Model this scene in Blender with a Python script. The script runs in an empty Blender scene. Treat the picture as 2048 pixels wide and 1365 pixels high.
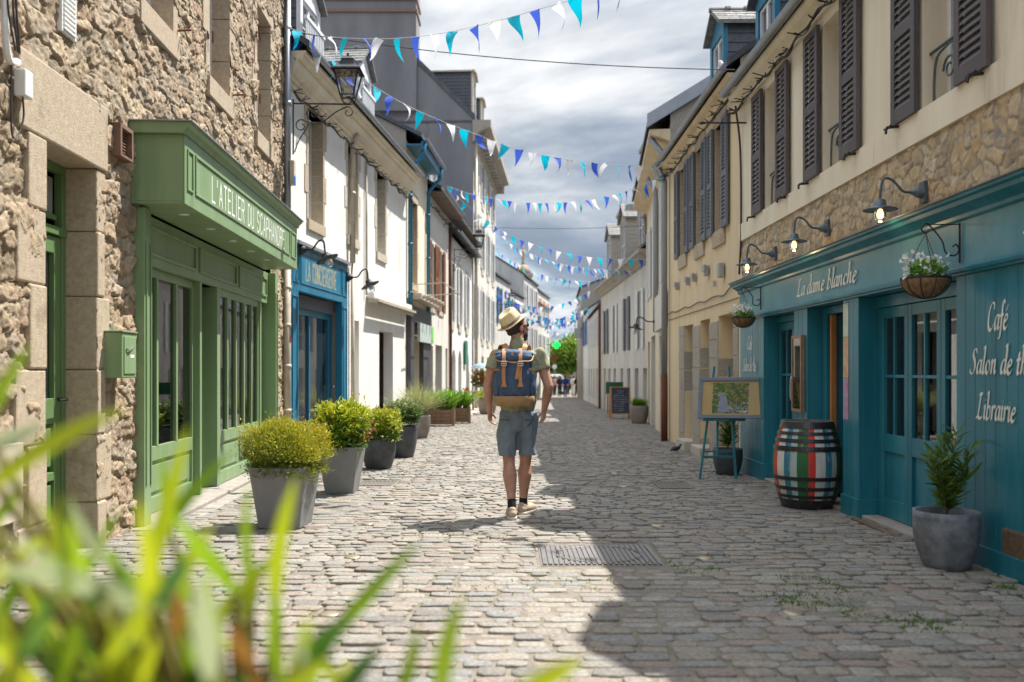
import bpy, math, random
import numpy as np
from mathutils import Vector, Matrix
random.seed(7); rng = np.random.default_rng(7)
SC = bpy.context.scene; COL = SC.collection
R = math.radians
# ---- camera: level, eye 1.3 m above the cobbles where the walker stands ----
F, H, CZ = 1800.0, 740.0, 1.30
cam = bpy.data.objects.new('camera', bpy.data.cameras.new('camera')); COL.objects.link(cam)
cam.location = (0, 0, CZ); cam.rotation_euler = (R(90), 0, 0)
cam.data.sensor_width = 36; cam.data.lens = F/2048*36; cam.data.shift_y = (H-682.5)/2048
cam.data.clip_start = .05; cam.data.clip_end = 3000
cam.data.dof.use_dof = True; cam.data.dof.focus_distance = 8.3; cam.data.dof.aperture_fstop = 1.75
SC.camera = cam
# ---- sun and sky ----
SUN_EL, SUN_DIR = R(61), Vector((.80, .60, 0)).normalized()
sd = bpy.data.lights.new('sun', 'SUN'); sd.energy = 4.95; sd.angle = R(.5); sd.color = (1, .955, .88)
sun = bpy.data.objects.new('sun', sd); COL.objects.link(sun)
tosun = Vector((SUN_DIR.x*math.cos(SUN_EL), SUN_DIR.y*math.cos(SUN_EL), math.sin(SUN_EL)))
sun.rotation_euler = tosun.to_track_quat('Z', 'Y').to_euler(); sun.location = (10, 10, 30)
SC.view_settings.view_transform = 'Standard'; SC.view_settings.look = 'None'
SC.view_settings.exposure = .98; SC.view_settings.gamma = 1
SC.cycles.use_denoising = True; SC.cycles.max_bounces = 8; SC.cycles.diffuse_bounces = 4
SC.cycles.caustics_reflective = False; SC.cycles.caustics_refractive = False
SC.render.resolution_x, SC.render.resolution_y = 1024, 682
wd = bpy.data.worlds.new('World'); SC.world = wd; wd.use_nodes = True
def world():
    nt = wd.node_tree; N = nt.nodes; L = nt.links; N.clear()
    out = N.new('ShaderNodeOutputWorld'); bg = N.new('ShaderNodeBackground'); bg.inputs[1].default_value = .12
    sky = N.new('ShaderNodeTexSky'); sky.sky_type = 'NISHITA'; sky.sun_disc = False
    sky.sun_elevation = SUN_EL; sky.sun_rotation = math.atan2(SUN_DIR.x, SUN_DIR.y); sky.dust_density = 1.5
    tc = N.new('ShaderNodeTexCoord'); sep = N.new('ShaderNodeSeparateXYZ'); L.new(tc.outputs['Generated'], sep.inputs[0])
    zz = N.new('ShaderNodeMath'); zz.operation = 'MAXIMUM'; L.new(sep.outputs[2], zz.inputs[0]); zz.inputs[1].default_value = 0
    za = N.new('ShaderNodeMath'); za.operation = 'ADD'; L.new(zz.outputs[0], za.inputs[0]); za.inputs[1].default_value = .26
    cmb = N.new('ShaderNodeCombineXYZ')
    for i in (0, 1):
        d = N.new('ShaderNodeMath'); d.operation = 'DIVIDE'; L.new(sep.outputs[i], d.inputs[0]); L.new(za.outputs[0], d.inputs[1]); L.new(d.outputs[0], cmb.inputs[i])
    def noise(scale, detail, off, rough=.55):
        mp = N.new('ShaderNodeMapping'); mp.inputs['Location'].default_value = off; L.new(cmb.outputs[0], mp.inputs[0])
        n = N.new('ShaderNodeTexNoise'); n.inputs['Scale'].default_value = scale; n.inputs['Detail'].default_value = detail; n.inputs['Roughness'].default_value = rough
        n.inputs['Distortion'].default_value = .35; L.new(mp.outputs[0], n.inputs['Vector']); return n.outputs[0]
    def ramp(src, pts):
        r = N.new('ShaderNodeValToRGB'); e = r.color_ramp.elements
        e[0].position, e[0].color = pts[0][0], (*pts[0][1], 1); e[1].position, e[1].color = pts[-1][0], (*pts[-1][1], 1)
        for p, c in pts[1:-1]: k = e.new(p); k.color = (*c, 1)
        L.new(src, r.inputs[0]); return r.outputs[0]
    cover = ramp(noise(.9, 6, (3.1, 1.2, 0)), [(.30, (0, 0, 0)), (.42, (1, 1, 1))])
    # grey-blue bellies and white tops of the cumulus
    shade = ramp(noise(1.05, 9, CLOUD_OFF, .56), [(.32, (1.05, 1.30, 1.72)), (.44, (1.45, 1.75, 2.22)), (.50, (2.2, 2.48, 2.85)), (.56, (3.5, 3.65, 3.85)), (.62, (4.7, 4.75, 4.8))])
    # the deck is brighter overhead, near the sun, and darker low down over the street
    mr = N.new('ShaderNodeMapRange'); mr.inputs[1].default_value = .36; mr.inputs[2].default_value = .85; mr.inputs[3].default_value = 1; mr.inputs[4].default_value = 3.0; L.new(sep.outputs[2], mr.inputs[0])
    sc = N.new('ShaderNodeVectorMath'); sc.operation = 'SCALE'; L.new(shade, sc.inputs[0]); L.new(mr.outputs[0], sc.inputs['Scale']); shade = sc.outputs[0]
    mix = N.new('ShaderNodeMix'); mix.data_type = 'RGBA'
    L.new(cover, mix.inputs[0]); L.new(sky.outputs[0], mix.inputs[6]); L.new(shade, mix.inputs[7])
    L.new(mix.outputs[2], bg.inputs[0]); L.new(bg.outputs[0], out.inputs[0])
CLOUD_OFF = (15.1, 11.3, 0)
world()

# ---- pixel of the photograph + distance -> point; ground height ----
def U(px, py, Y): return Vector(((px-1024)/F*Y, Y, CZ-(py-H)/F*Y))
def gz(Y): return -.014*(Y-8)
def GP(px, py):
    Y = (CZ-.112)/((py-H)/F-.014); return Vector(((px-1024)/F*Y, Y, gz(Y)))

# ---- materials ----
MATS = {}
def mat(name, c1, c2=None, scale=4, rough=.7, bump=0, bscale=30, metal=0, detail=5, spec=.5, attr=None, emit=None, strength=0,
        trans=0, c3=None, s3=1.2, lo=.35, hi=.65, stretch=(1, 1, 1), alpha=None, trl=0, coat=0, brough=.6):
    if name in MATS: return MATS[name]
    m = bpy.data.materials.new(name); m.use_nodes = True; nt = m.node_tree; N = nt.nodes; L = nt.links
    b = N['Principled BSDF']; b.inputs['Roughness'].default_value = rough; b.inputs['Metallic'].default_value = metal
    b.inputs['Specular IOR Level'].default_value = spec; b.inputs['Base Color'].default_value = (*c1, 1); b.inputs['Coat Weight'].default_value = coat
    if trans: b.inputs['Transmission Weight'].default_value = trans
    if emit: b.inputs['Emission Color'].default_value = (*emit, 1); b.inputs['Emission Strength'].default_value = strength
    tc = N.new('ShaderNodeTexCoord'); mp = N.new('ShaderNodeMapping'); mp.inputs['Scale'].default_value = stretch; L.new(tc.outputs['Object'], mp.inputs[0])
    def noise(s, d=5, r=.6):
        n = N.new('ShaderNodeTexNoise'); n.inputs['Scale'].default_value = s; n.inputs['Detail'].default_value = d; n.inputs['Roughness'].default_value = r
        L.new(mp.outputs[0], n.inputs['Vector']); return n.outputs[0]
    def rng_(src, a, c):
        r = N.new('ShaderNodeMapRange'); r.inputs[1].default_value = a; r.inputs[2].default_value = c; L.new(src, r.inputs[0]); return r.outputs[0]
    def mixc(f, a, c):
        x = N.new('ShaderNodeMix'); x.data_type = 'RGBA'; L.new(f, x.inputs[0])
        for i, v in ((6, a), (7, c)):
            if isinstance(v, tuple): x.inputs[i].default_value = (*v, 1)
            else: L.new(v, x.inputs[i])
        return x.outputs[2]
    col = None
    if attr:
        a = N.new('ShaderNodeAttribute'); a.attribute_name = 'rnd'
        r = N.new('ShaderNodeValToRGB'); e = r.color_ramp.elements; n = len(attr)
        r.color_ramp.interpolation = 'LINEAR'
        e[0].position = 0; e[0].color = (*attr[0], 1); e[1].position = 1; e[1].color = (*attr[-1], 1)
        for i in range(1, n-1): k = e.new(i/(n-1)); k.color = (*attr[i], 1)
        L.new(a.outputs['Fac'], r.inputs[0]); col = r.outputs[0]
        if c2: # speckle/weather multiplies
            x = N.new('ShaderNodeMix'); x.data_type = 'RGBA'; x.blend_type = 'MULTIPLY'; x.inputs[0].default_value = 1
            L.new(col, x.inputs[6]); L.new(mixc(rng_(noise(scale, detail), lo, hi), c1, c2), x.inputs[7]); col = x.outputs[2]
    elif c2: col = mixc(rng_(noise(scale, detail), lo, hi), c1, c2)
    if c3: col = mixc(rng_(noise(s3, 8, .7), .56, .72), col if col else c1, c3)
    if attr and 'mor' in name.split('_'):
        a2 = N.new('ShaderNodeAttribute'); a2.attribute_name = 'mor'; col = mixc(a2.outputs['Fac'], col, MORTAR[name])
    if col: L.new(col, b.inputs['Base Color'])
    if bump:
        bp = N.new('ShaderNodeBump'); bp.inputs['Strength'].default_value = 1; bp.inputs['Distance'].default_value = bump
        L.new(noise(bscale, 6, brough), bp.inputs['Height']); L.new(bp.outputs[0], b.inputs['Normal'])
    if trl:
        t = N.new('ShaderNodeBsdfTranslucent'); ms = N.new('ShaderNodeMixShader'); ms.inputs[0].default_value = trl
        if col: L.new(col, t.inputs[0])
        else: t.inputs[0].default_value = (*c1, 1)
        L.new(b.outputs[0], ms.inputs[1]); L.new(t.outputs[0], ms.inputs[2]); L.new(ms.outputs[0], N['Material Output'].inputs[0])
    MATS[name] = m; return m
def glassmat(name, tint=(.9, .95, .95), fac=.25):
    m = bpy.data.materials.new(name); m.use_nodes = True; nt = m.node_tree; N = nt.nodes; L = nt.links; N.remove(N['Principled BSDF'])
    t = N.new('ShaderNodeBsdfTransparent'); t.inputs[0].default_value = (*tint, 1); g = N.new('ShaderNodeBsdfGlossy'); g.inputs['Roughness'].default_value = .01
    fr = N.new('ShaderNodeFresnel'); fr.inputs[0].default_value = 1.5; ma = N.new('ShaderNodeMath'); ma.operation = 'ADD'; ma.inputs[1].default_value = fac; ma.use_clamp = True
    ms = N.new('ShaderNodeMixShader'); L.new(fr.outputs[0], ma.inputs[0]); L.new(ma.outputs[0], ms.inputs[0])
    L.new(t.outputs[0], ms.inputs[1]); L.new(g.outputs[0], ms.inputs[2]); L.new(ms.outputs[0], N['Material Output'].inputs[0]); return m
MORTAR = {'rubble_mor': (.42, .34, .245), 'band_mor': (.27, .255, .235)}
M = dict(
 rubble=mat('rubble_mor', (.75, .72, .68), (1.15, 1.12, 1.08), 22, .95, .012, 55, attr=[(.27, .21, .145), (.44, .345, .235), (.34, .29, .225), (.52, .42, .295), (.39, .28, .195), (.47, .39, .295), (.30, .255, .20), (.46, .355, .24)], brough=.75),
 band=mat('band_mor', (.8, .78, .75), (1.1, 1.1, 1.1), 16, .95, .006, 60, attr=[(.44, .325, .19), (.55, .425, .265), (.34, .265, .175), (.57, .475, .335), (.48, .335, .19)]),
 granite=mat('granite', (.36, .285, .20), (.50, .41, .30), 28, .9, .006, 90, detail=8, c3=(.23, .17, .115), s3=2.2, lo=.3, hi=.7),
 granite_grey=mat('granite_grey', (.30, .27, .23), (.40, .36, .31), 30, .9, .004, 90, detail=8, c3=(.20, .17, .13)),
 quoin=mat('pale_dressed_stone', (.42, .37, .29), (.52, .47, .39), 12, .9, .003, 60),
 render_white=mat('white_render', (.68, .665, .63), (.75, .74, .715), 3, .9, .004, 18, c3=(.58, .54, .47), s3=1.1, stretch=(1, 1, .35)),
 render_offwhite=mat('offwhite_render', (.58, .555, .50), (.66, .635, .58), 2.5, .9, .004, 18, c3=(.43, .38, .31), s3=1.3, stretch=(1, 1, .3)),
 render_cream=mat('cream_render', (.68, .60, .46), (.78, .70, .56), 2, .9, .003, 16, c3=(.48, .41, .32), s3=1.6, stretch=(1, 1, .14)),
 render_yellow=mat('yellow_render', (.62, .49, .31), (.70, .565, .375), 2, .9, .003, 16, c3=(.42, .31, .19), s3=1.5, stretch=(1, 1, .2)),
 render_grey=mat('weathered_white_render', (.50, .485, .45), (.62, .60, .56), 2.2, .9, .004, 14, c3=(.30, .27, .23), s3=1.6, stretch=(1, 1, .2)),
 gable_grey=mat('dark_grey_gable_render', (.165, .163, .178), (.23, .225, .24), .9, .95, .004, 14, c3=(.09, .085, .09), s3=.6, stretch=(1, 1, .25)),
 slate=mat('slate', (.045, .052, .066), (.085, .09, .105), 14, .5, .004, 30, c3=(.13, .125, .10), s3=2.5),
 slate_lichen=mat('slate_with_lichen', (.12, .12, .12), (.20, .195, .18), 12, .7, .004, 30, c3=(.28, .26, .18), s3=3),
 zinc=mat('zinc', (.26, .285, .32), (.34, .36, .40), 3, .45, metal=.5, stretch=(1, 1, .3)),
 pipe_cream=mat('cream_pipe', (.50, .45, .36), (.40, .34, .26), 5, .5, c3=(.25, .17, .11)),
 green=mat('sage_green_paint', (.180, .275, .130), (.225, .325, .170), 1.5, .42, .0006, 20, stretch=(3, 3, .4), c3=(.135, .215, .09), s3=1.7),
 green_dark=mat('green_door_paint', (.11, .20, .07), (.13, .225, .09), 2, .4),
 blue=mat('petrol_blue_paint', (.006, .125, .22), (.022, .18, .30), 2, .4, stretch=(3, 3, .4)),
 teal=mat('teal_paint', (.005, .135, .195), (.028, .205, .275), 1.6, .36, .0006, 24, stretch=(3, 3, .35), c3=(.014, .12, .17), s3=1.7),
 teal2=mat('teal_fascia_paint', (.06, .235, .305), (.105, .30, .37), 1.1, .45, .0006, 24, stretch=(2, 2, 1), c3=(.05, .15, .175), s3=.8),
 dark_shop=mat('anthracite_paint', (.055, .052, .06), (.07, .067, .075), 2, .5),
 pit_black=mat('soot', (.02, .02, .02)),
 glass=mat('dark_glass', (.022, .026, .028), rough=.03, spec=1.0, coat=.6),
 glass_pale=mat('curtained_glass', (.22, .24, .25), (.32, .33, .33), 2, .08, spec=.9, stretch=(4, 4, .4)),
 shopglass=glassmat('shop_glass', (.85, .92, .9), .16), lampglass=glassmat('lamp_glass', (.92, .95, .97), .08),
 interior=mat('shop_interior', (.10, .085, .065), (.20, .17, .13), 2.2, .9), frost=mat('frosted_glass', (.26, .27, .25), (.31, .32, .30), 1.5, .12, spec=.8),
 shutter=mat('charcoal_mauve_shutter_paint', (.075, .062, .066), (.098, .084, .088), 4, .55, stretch=(2, 2, .4)),
 shutter_grey=mat('blue_grey_shutter_paint', (.11, .12, .15), (.15, .16, .19), 4, .6, stretch=(2, 2, .4)),
 shutter_white=mat('white_shutter_paint', (.62, .63, .65), (.72, .73, .74), 4, .6), shutter_brown=mat('brown_shutter_paint', (.20, .075, .032), (.27, .11, .05), 4, .6),
 shutter_blue=mat('blue_shutter_paint', (.02, .11, .30), (.03, .15, .38), 4, .6),
 white_paint=mat('white_paint', (.75, .76, .78), (.66, .67, .69), 5, .5), letter=mat('cream_lettering_paint', (.80, .82, .76), (.70, .72, .66), 9, .6), gold=mat('faded_gold_lettering', (.50, .38, .15), (.16, .24, .24), 24, .6),
 iron=mat('black_iron', (.015, .015, .018), (.03, .03, .034), 20, .5, metal=.3), rust=mat('rust', (.16, .05, .025), (.09, .035, .02), 30, .9), iron_blue=mat('grey_blue_lamp_metal', (.07, .10, .12), (.11, .14, .155), 12, .45, metal=.4),
 cable=mat('cable', (.02, .019, .02), rough=.6), cord=mat('white_cord', (.6, .6, .6)), plastic=mat('white_plastic', (.70, .70, .68), rough=.4), grey_plastic=mat('grey_plastic', (.32, .33, .33), rough=.5),
 concrete=mat('concrete', (.25, .225, .195), (.33, .30, .265), 6, .9, .003, 60), kerbstone=mat('pale_kerbstone', (.44, .39, .32), (.54, .49, .42), 5, .9, .003, 60, c3=(.30, .26, .20)),
 joint=mat('sandy_joint', (.155, .135, .108), (.225, .195, .155), 18, 1, .006, 80, c3=(.12, .13, .06), s3=1.4),
 cobble=mat('cobble_granite', (.52, .52, .52), (1.30, 1.30, 1.28), 55, .75, .005, 85, detail=8, lo=.3, hi=.7, brough=.75, c3=(.17, .155, .13), s3=1.1,
   attr=[(0.165, 0.152, 0.135), (0.236, 0.216, 0.188), (0.258, 0.224, 0.186), (0.219, 0.216, 0.209), (0.282, 0.255, 0.214), (0.248, 0.194, 0.166), (0.199, 0.192, 0.182), (0.300, 0.279, 0.245), (0.264, 0.220, 0.176)]),
 castiron=mat('cast_iron', (.16, .15, .145), (.24, .225, .215), 25, .5, .002, 60, metal=.5, c3=(.20, .14, .09)), stud=mat('worn_brass_stud', (.42, .35, .24), (.3, .26, .2), 30, .4, metal=.6),
 planter=mat('grey_fibre_cement', (.19, .195, .205), (.235, .24, .25), 4, .6, .001, 60, c3=(.21, .21, .20), s3=2), planter_dark=mat('charcoal_pot', (.05, .055, .065), (.085, .09, .10), 9, .6, .002, 50),
 pot_grey=mat('mottled_blue_grey_pot', (.10, .115, .14), (.21, .225, .25), 13, .65, .003, 45, detail=9, c3=(.15, .14, .11), s3=5), pot_taupe=mat('taupe_pot', (.20, .175, .15), (.26, .23, .20), 6, .7),
 wood=mat('weathered_wood', (.20, .12, .07), (.30, .20, .13), 5, .8, stretch=(8, 8, 1)), wood_orange=mat('orange_wood', (.45, .18, .05), (.52, .24, .08), 5, .5), soil=mat('soil', (.04, .028, .018), rough=1),
 skin=mat('skin', (.40, .20, .135), (.52, .28, .20), 11, .5, c3=(.40, .17, .12), s3=6), hair=mat('dark_brown_hair', (.03, .018, .012), (.05, .03, .02), 60, .6, .003, 150),
 shirt=mat('khaki_cotton', (.27, .265, .165), (.32, .315, .205), 9, .9, .003, 14), shorts=mat('blue_grey_cotton', (.14, .185, .235), (.175, .22, .27), 10, .9, .003, 14, c3=(.23, .28, .33), s3=3), sock=mat('black_sock', (.012, .012, .016), rough=.95),
 canvas=mat('navy_canvas', (.045, .085, .155), (.065, .11, .19), 12, .85, .002, 40), leather=mat('tan_leather', (.42, .185, .065), (.50, .24, .095), 14, .55), tanbase=mat('tan_suede', (.30, .185, .085), (.36, .23, .115), 20, .8),
 straw=mat('straw', (.66, .52, .30), (.76, .63, .41), 60, .8, .002, 160),
 ribbon=mat('striped_hat_ribbon', (.12, .085, .075), (.40, .32, .25), 5, .8), suede=mat('beige_suede', (.42, .32, .22), (.50, .40, .29), 30, .85), sole=mat('cream_rubber', (.62, .58, .50), rough=.6), steel=mat('steel', (.6, .6, .6), rough=.3, metal=1),
)
M['flag_teal'] = mat('teal_flag_cloth', (.0, .50, .68), rough=.8, trl=.35); M['flag_blue'] = mat('royal_blue_flag_cloth', (.055, .12, .62), rough=.8, trl=.35); M['flag_white'] = mat('white_flag_cloth', (.80, .80, .84), rough=.8, trl=.35)
def leafmat(name, cols, trl=.35, rough=.45): return mat(name, (1, 1, 1), attr=cols, rough=rough, trl=trl)

# ---- mesh building ----
WL = {}  # world location of each thing and part
class MB:
    def __init__(s): s.v = []; s.f = []; s.m = []; s.r = []
    def add(s, vs, fs, mi=0, r=0.0):
        k = len(s.v); s.v.extend(tuple(v) for v in vs)
        for f in fs: s.f.append(tuple(i+k for i in f)); s.m.append(mi); s.r.append(r)
    def hexa(s, p, mi=0, r=0.0): # p: 4 bottom + 4 top
        s.add(p, [(3, 2, 1, 0), (4, 5, 6, 7), (0, 1, 5, 4), (1, 2, 6, 5), (2, 3, 7, 6), (3, 0, 4, 7)], mi, r)
    def box(s, x0, x1, y0, y1, z0, z1, mi=0, r=0.0):
        s.hexa([(x0, y0, z0), (x1, y0, z0), (x1, y1, z0), (x0, y1, z0), (x0, y0, z1), (x1, y0, z1), (x1, y1, z1), (x0, y1, z1)], mi, r)
    def bar(s, a, b, w, h=None, up=(0, 0, 1), mi=0):
        a, b = Vector(a), Vector(b); d = (b-a).normalized(); h = h or w
        x = d.cross(Vector(up)); x = x.normalized() if x.length > 1e-5 else Vector((1, 0, 0)); y = x.cross(d)
        o = [(-x*w/2-y*h/2), (x*w/2-y*h/2), (x*w/2+y*h/2), (-x*w/2+y*h/2)]
        s.hexa([a+q for q in o]+[b+q for q in o], mi)
    def tube(s, pts, r, n=8, mi=0, closed=False):
        pts = [Vector(p) for p in pts]; rr = r if isinstance(r, (list, tuple)) else [r]*len(pts)
        k = len(s.v); m = len(pts); ref = None
        for i, p in enumerate(pts):
            d = (pts[min(i+1, m-1)]-pts[max(i-1, 0)])
            d = d.normalized() if d.length > 1e-9 else Vector((0, 0, 1))
            if ref is None: ref = d.orthogonal().normalized()
            ref = (ref-d*ref.dot(d)); ref = ref.normalized() if ref.length > 1e-6 else d.orthogonal().normalized()
            b = d.cross(ref)
            for j in range(n):
                a = 2*math.pi*j/n; s.v.append(tuple(p+(ref*math.cos(a)+b*math.sin(a))*rr[i]))
        for i in range(m-1):
            for j in range(n):
                s.f.append((k+i*n+j, k+i*n+(j+1) % n, k+(i+1)*n+(j+1) % n, k+(i+1)*n+j)); s.m.append(mi); s.r.append(0.)
        s.f.append(tuple(k+j for j in range(n))[::-1]); s.m.append(mi); s.r.append(0.)
        s.f.append(tuple(k+(m-1)*n+j for j in range(n))); s.m.append(mi); s.r.append(0.)
    def lathe(s, prof, c=(0, 0, 0), n=32, mi=0, cap=True, sx=1, sy=1, rot=0):
        k = len(s.v); c = Vector(c)
        for (r, z) in prof:
            for j in range(n):
                a = 2*math.pi*j/n+rot; s.v.append((c.x+r*math.cos(a)*sx, c.y+r*math.sin(a)*sy, c.z+z))
        for i in range(len(prof)-1):
            for j in range(n):
                s.f.append((k+i*n+j, k+i*n+(j+1) % n, k+(i+1)*n+(j+1) % n, k+(i+1)*n+j)); s.m.append(mi); s.r.append(0.)
        if cap:
            s.f.append(tuple(k+j for j in range(n))[::-1]); s.m.append(mi); s.r.append(0.)
            s.f.append(tuple(k+(len(prof)-1)*n+j for j in range(n))); s.m.append(mi); s.r.append(0.)
    def build(s, name, mats, parent=None, smooth=False, bevel=0, local=False):
        me = bpy.data.meshes.new(name); off = Vector((0, 0, 0)) if (parent is None or local) else WL[parent.name]
        me.from_pydata([(v[0]-off.x, v[1]-off.y, v[2]-off.z) for v in s.v], [], s.f)
        mats = mats if isinstance(mats, (list, tuple)) else [mats]
        for m in mats: me.materials.append(m)
        if len(mats) > 1: me.polygons.foreach_set('material_index', s.m)
        if any(s.r): a = me.attributes.new('rnd', 'FLOAT', 'FACE'); a.data.foreach_set('value', s.r)
        if smooth: me.polygons.foreach_set('use_smooth', [True]*len(s.f))
        me.update(); return link(name, me, parent, bevel, off)
def link(name, me, parent=None, bevel=0, off=None):
    o = bpy.data.objects.new(name, me); COL.objects.link(o)
    if parent: o.parent = parent
    WL[o.name] = Vector((0, 0, 0)) if (parent is None) else (off if off is not None else WL[parent.name])
    if bevel:
        b = o.modifiers.new('bevel', 'BEVEL'); b.width = bevel; b.segments = 2; b.limit_method = 'ANGLE'; b.harden_normals = False
    return o
def thing(name, label, cat, loc=(0, 0, 0), group=None, rot=0):
    o = bpy.data.objects.new(name, None); o.empty_display_size = .1; COL.objects.link(o); o.location = loc; o.rotation_euler = (0, 0, rot)
    o['label'] = label; o['category'] = cat
    if group: o['group'] = group
    WL[o.name] = Vector(loc); return o
def tag(o, label, cat, group=None):
    o['label'] = label; o['category'] = cat
    if group: o['group'] = group
    return o
def structure(o): o['kind'] = 'structure'; return o
def npmesh(name, V, Fq, mats, parent=None, attrs=None, smooth=True, tri=False, facc=None):
    me = bpy.data.meshes.new(name); off = WL[parent.name] if parent else Vector((0, 0, 0))
    V = np.asarray(V, dtype=np.float32)-np.array(off, dtype=np.float32); Fq = np.asarray(Fq, dtype=np.int32); k = Fq.shape[1]
    me.vertices.add(len(V)); me.vertices.foreach_set('co', V.ravel()); me.loops.add(Fq.size); me.loops.foreach_set('vertex_index', Fq.ravel())
    me.polygons.add(len(Fq)); me.polygons.foreach_set('loop_start', np.arange(0, Fq.size, k, dtype=np.int32))
    me.update(calc_edges=True); me.materials.append(mats)
    for n, a in (attrs or {}).items():
        at = me.attributes.new(n, 'FLOAT', 'POINT' if len(a) == len(V) else 'FACE'); at.data.foreach_set('value', np.asarray(a, dtype=np.float32))
    me.polygons.foreach_set('use_smooth', np.full(len(Fq), smooth)); me.validate(); return link(name, me, parent, 0, off)

# ---- a vertical wall plane: s runs away from the camera, n out into the street ----
class Wall:
    def __init__(w, x0, y0, x1, y1, side):
        w.a = Vector((x0, y0)); w.d = (Vector((x1, y1))-w.a).normalized(); w.len = (Vector((x1, y1))-w.a).length
        w.n = Vector((w.d.y, -w.d.x))*(1 if side == 'L' else -1); w.side = side
    def P(w, s, z, n=0): q = w.a+w.d*s+w.n*n; return Vector((q.x, q.y, z))
    def S(w, px, n=0):
        u = (px-1024)/F; q = w.a+w.n*n; return (u*q.y-q.x)/(w.d.x-u*w.d.y)
    def Y(w, s, n=0): return w.P(s, 0, n).y
    def Z(w, py, s, n=0): return CZ-(py-H)/F*w.Y(s, n)
    def box(w, mb, s0, s1, z0, z1, n0, n1, mi=0, r=0.0):
        if s0 > s1: s0, s1 = s1, s0
        P = w.P; p = [P(s0, z0, n0), P(s1, z0, n0), P(s1, z0, n1), P(s0, z0, n1), P(s0, z1, n0), P(s1, z1, n0), P(s1, z1, n1), P(s0, z1, n1)]
        if w.side == 'R': p = [p[3], p[2], p[1], p[0], p[7], p[6], p[5], p[4]]
        mb.hexa([p[3], p[2], p[1], p[0], p[7], p[6], p[5], p[4]], mi, r)
    def quad(w, mb, s0, s1, z0, z1, n, mi=0): mb.add([w.P(s0, z0, n), w.P(s1, z0, n), w.P(s1, z1, n), w.P(s0, z1, n)], [(0, 1, 2, 3)], mi)
    def sweep(w, mb, s0, s1, prof, mi=0): # profile of (n, z) swept along s, closed
        k = len(prof); vs = [w.P(s, z, n) for s in (s0, s1) for n, z in prof]
        mb.add(vs, [(i, (i+1) % k, k+(i+1) % k, k+i) for i in range(k)]+[tuple(range(k))[::-1], tuple(range(k, 2*k))], mi)

def facade(mb, w, s0, s1, z0, z1, holes, n=0, rev=.2, mi=0):
    ss = sorted(set([s0, s1]+[min(max(h[i], s0), s1) for h in holes for i in (0, 1)])); zs = sorted(set([z0, z1]+[min(max(h[i], z0), z1) for h in holes for i in (2, 3)]))
    for a, b in zip(ss, ss[1:]):
        for c, d in zip(zs, zs[1:]):
            mx, mz = (a+b)/2, (c+d)/2
            if not any(h[0] < mx < h[1] and h[2] < mz < h[3] for h in holes): w.quad(mb, a, b, c, d, n, mi)
    for a, b, c, d in [h[:4] for h in holes]:
        P = w.P
        for q in ([P(a, c, n), P(a, d, n), P(a, d, n-rev), P(a, c, n-rev)], [P(b, c, n), P(b, d, n), P(b, d, n-rev), P(b, c, n-rev)],
                  [P(a, d, n), P(b, d, n), P(b, d, n-rev), P(a, d, n-rev)], [P(a, c, n), P(b, c, n), P(b, c, n-rev), P(a, c, n-rev)]): mb.add(q, [(0, 1, 2, 3)], mi)
def shell(mb, w, s0, s1, z0, z1, D, rise, ends=(1, 1), n=0, mi=0, d0=0.0, rz=0.0): # sides, back and gables of a house body
    P = w.P; mb.add([P(s0, z0, n-D), P(s1, z0, n-D), P(s1, z1, n-D), P(s0, z1, n-D)], [(0, 1, 2, 3)], mi)
    for s in (s0, s1):
        mb.add([P(s, z0, n), P(s, z0, n-D), P(s, z1, n-D), P(s, z1+d0, n-D), P(s, z1+rise+rz, n-D/2), P(s, z1+d0, n), P(s, z1, n)], [(0, 1, 2, 3, 4, 5, 6)], mi)
def roof(w, s0, s1, z, D, rise, ov, m, parent, th=.09, side=.06, name='roof'):
    mb = MB(); k = rise/(D/2); P = w.P; zo = z; rise = rise-ov*k*0
    for sg in (1, -1):
        nf = ov if sg == 1 else -D-ov
        a = [P(s0-side, zo, nf), P(s1+side, zo, nf), P(s1+side, z+rise, -D/2), P(s0-side, z+rise, -D/2)]
        b = [v+Vector((0, 0, th)) for v in a]; mb.add(a+b, [(0, 1, 2, 3), (4, 5, 6, 7), (0, 1, 5, 4), (1, 2, 6, 5), (2, 3, 7, 6), (3, 0, 4, 7)])
    # slate courses on the street slope
    L = math.hypot(D/2+ov, rise); nc = int(L/.16)
    if s1-s0 < 12:
        for i in range(nc):
            t0 = i/nc; t1 = min(1, (i+1)/nc); n0 = ov-(ov+D/2)*t0; n1 = ov-(ov+D/2)*t1; za = zo+rise*t0+th; zb = zo+rise*t1+th
            sk = s0-side; j = 0
            while sk < s1+side:
                wd_ = random.uniform(.18, .26); se = min(sk+wd_, s1+side); h = random.uniform(.010, .018)
                mb.add([P(sk+.004, za+.002, n0), P(se-.004, za+.002, n0), P(se-.004, za+h, n0), P(sk+.004, za+h, n0), P(sk+.004, zb+.003, n1), P(se-.004, zb+.003, n1)], [(0, 1, 2, 3), (3, 2, 5, 4), (0, 3, 4), (1, 5, 2)]); sk = se
    return mb.build(name, m, parent)
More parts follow.
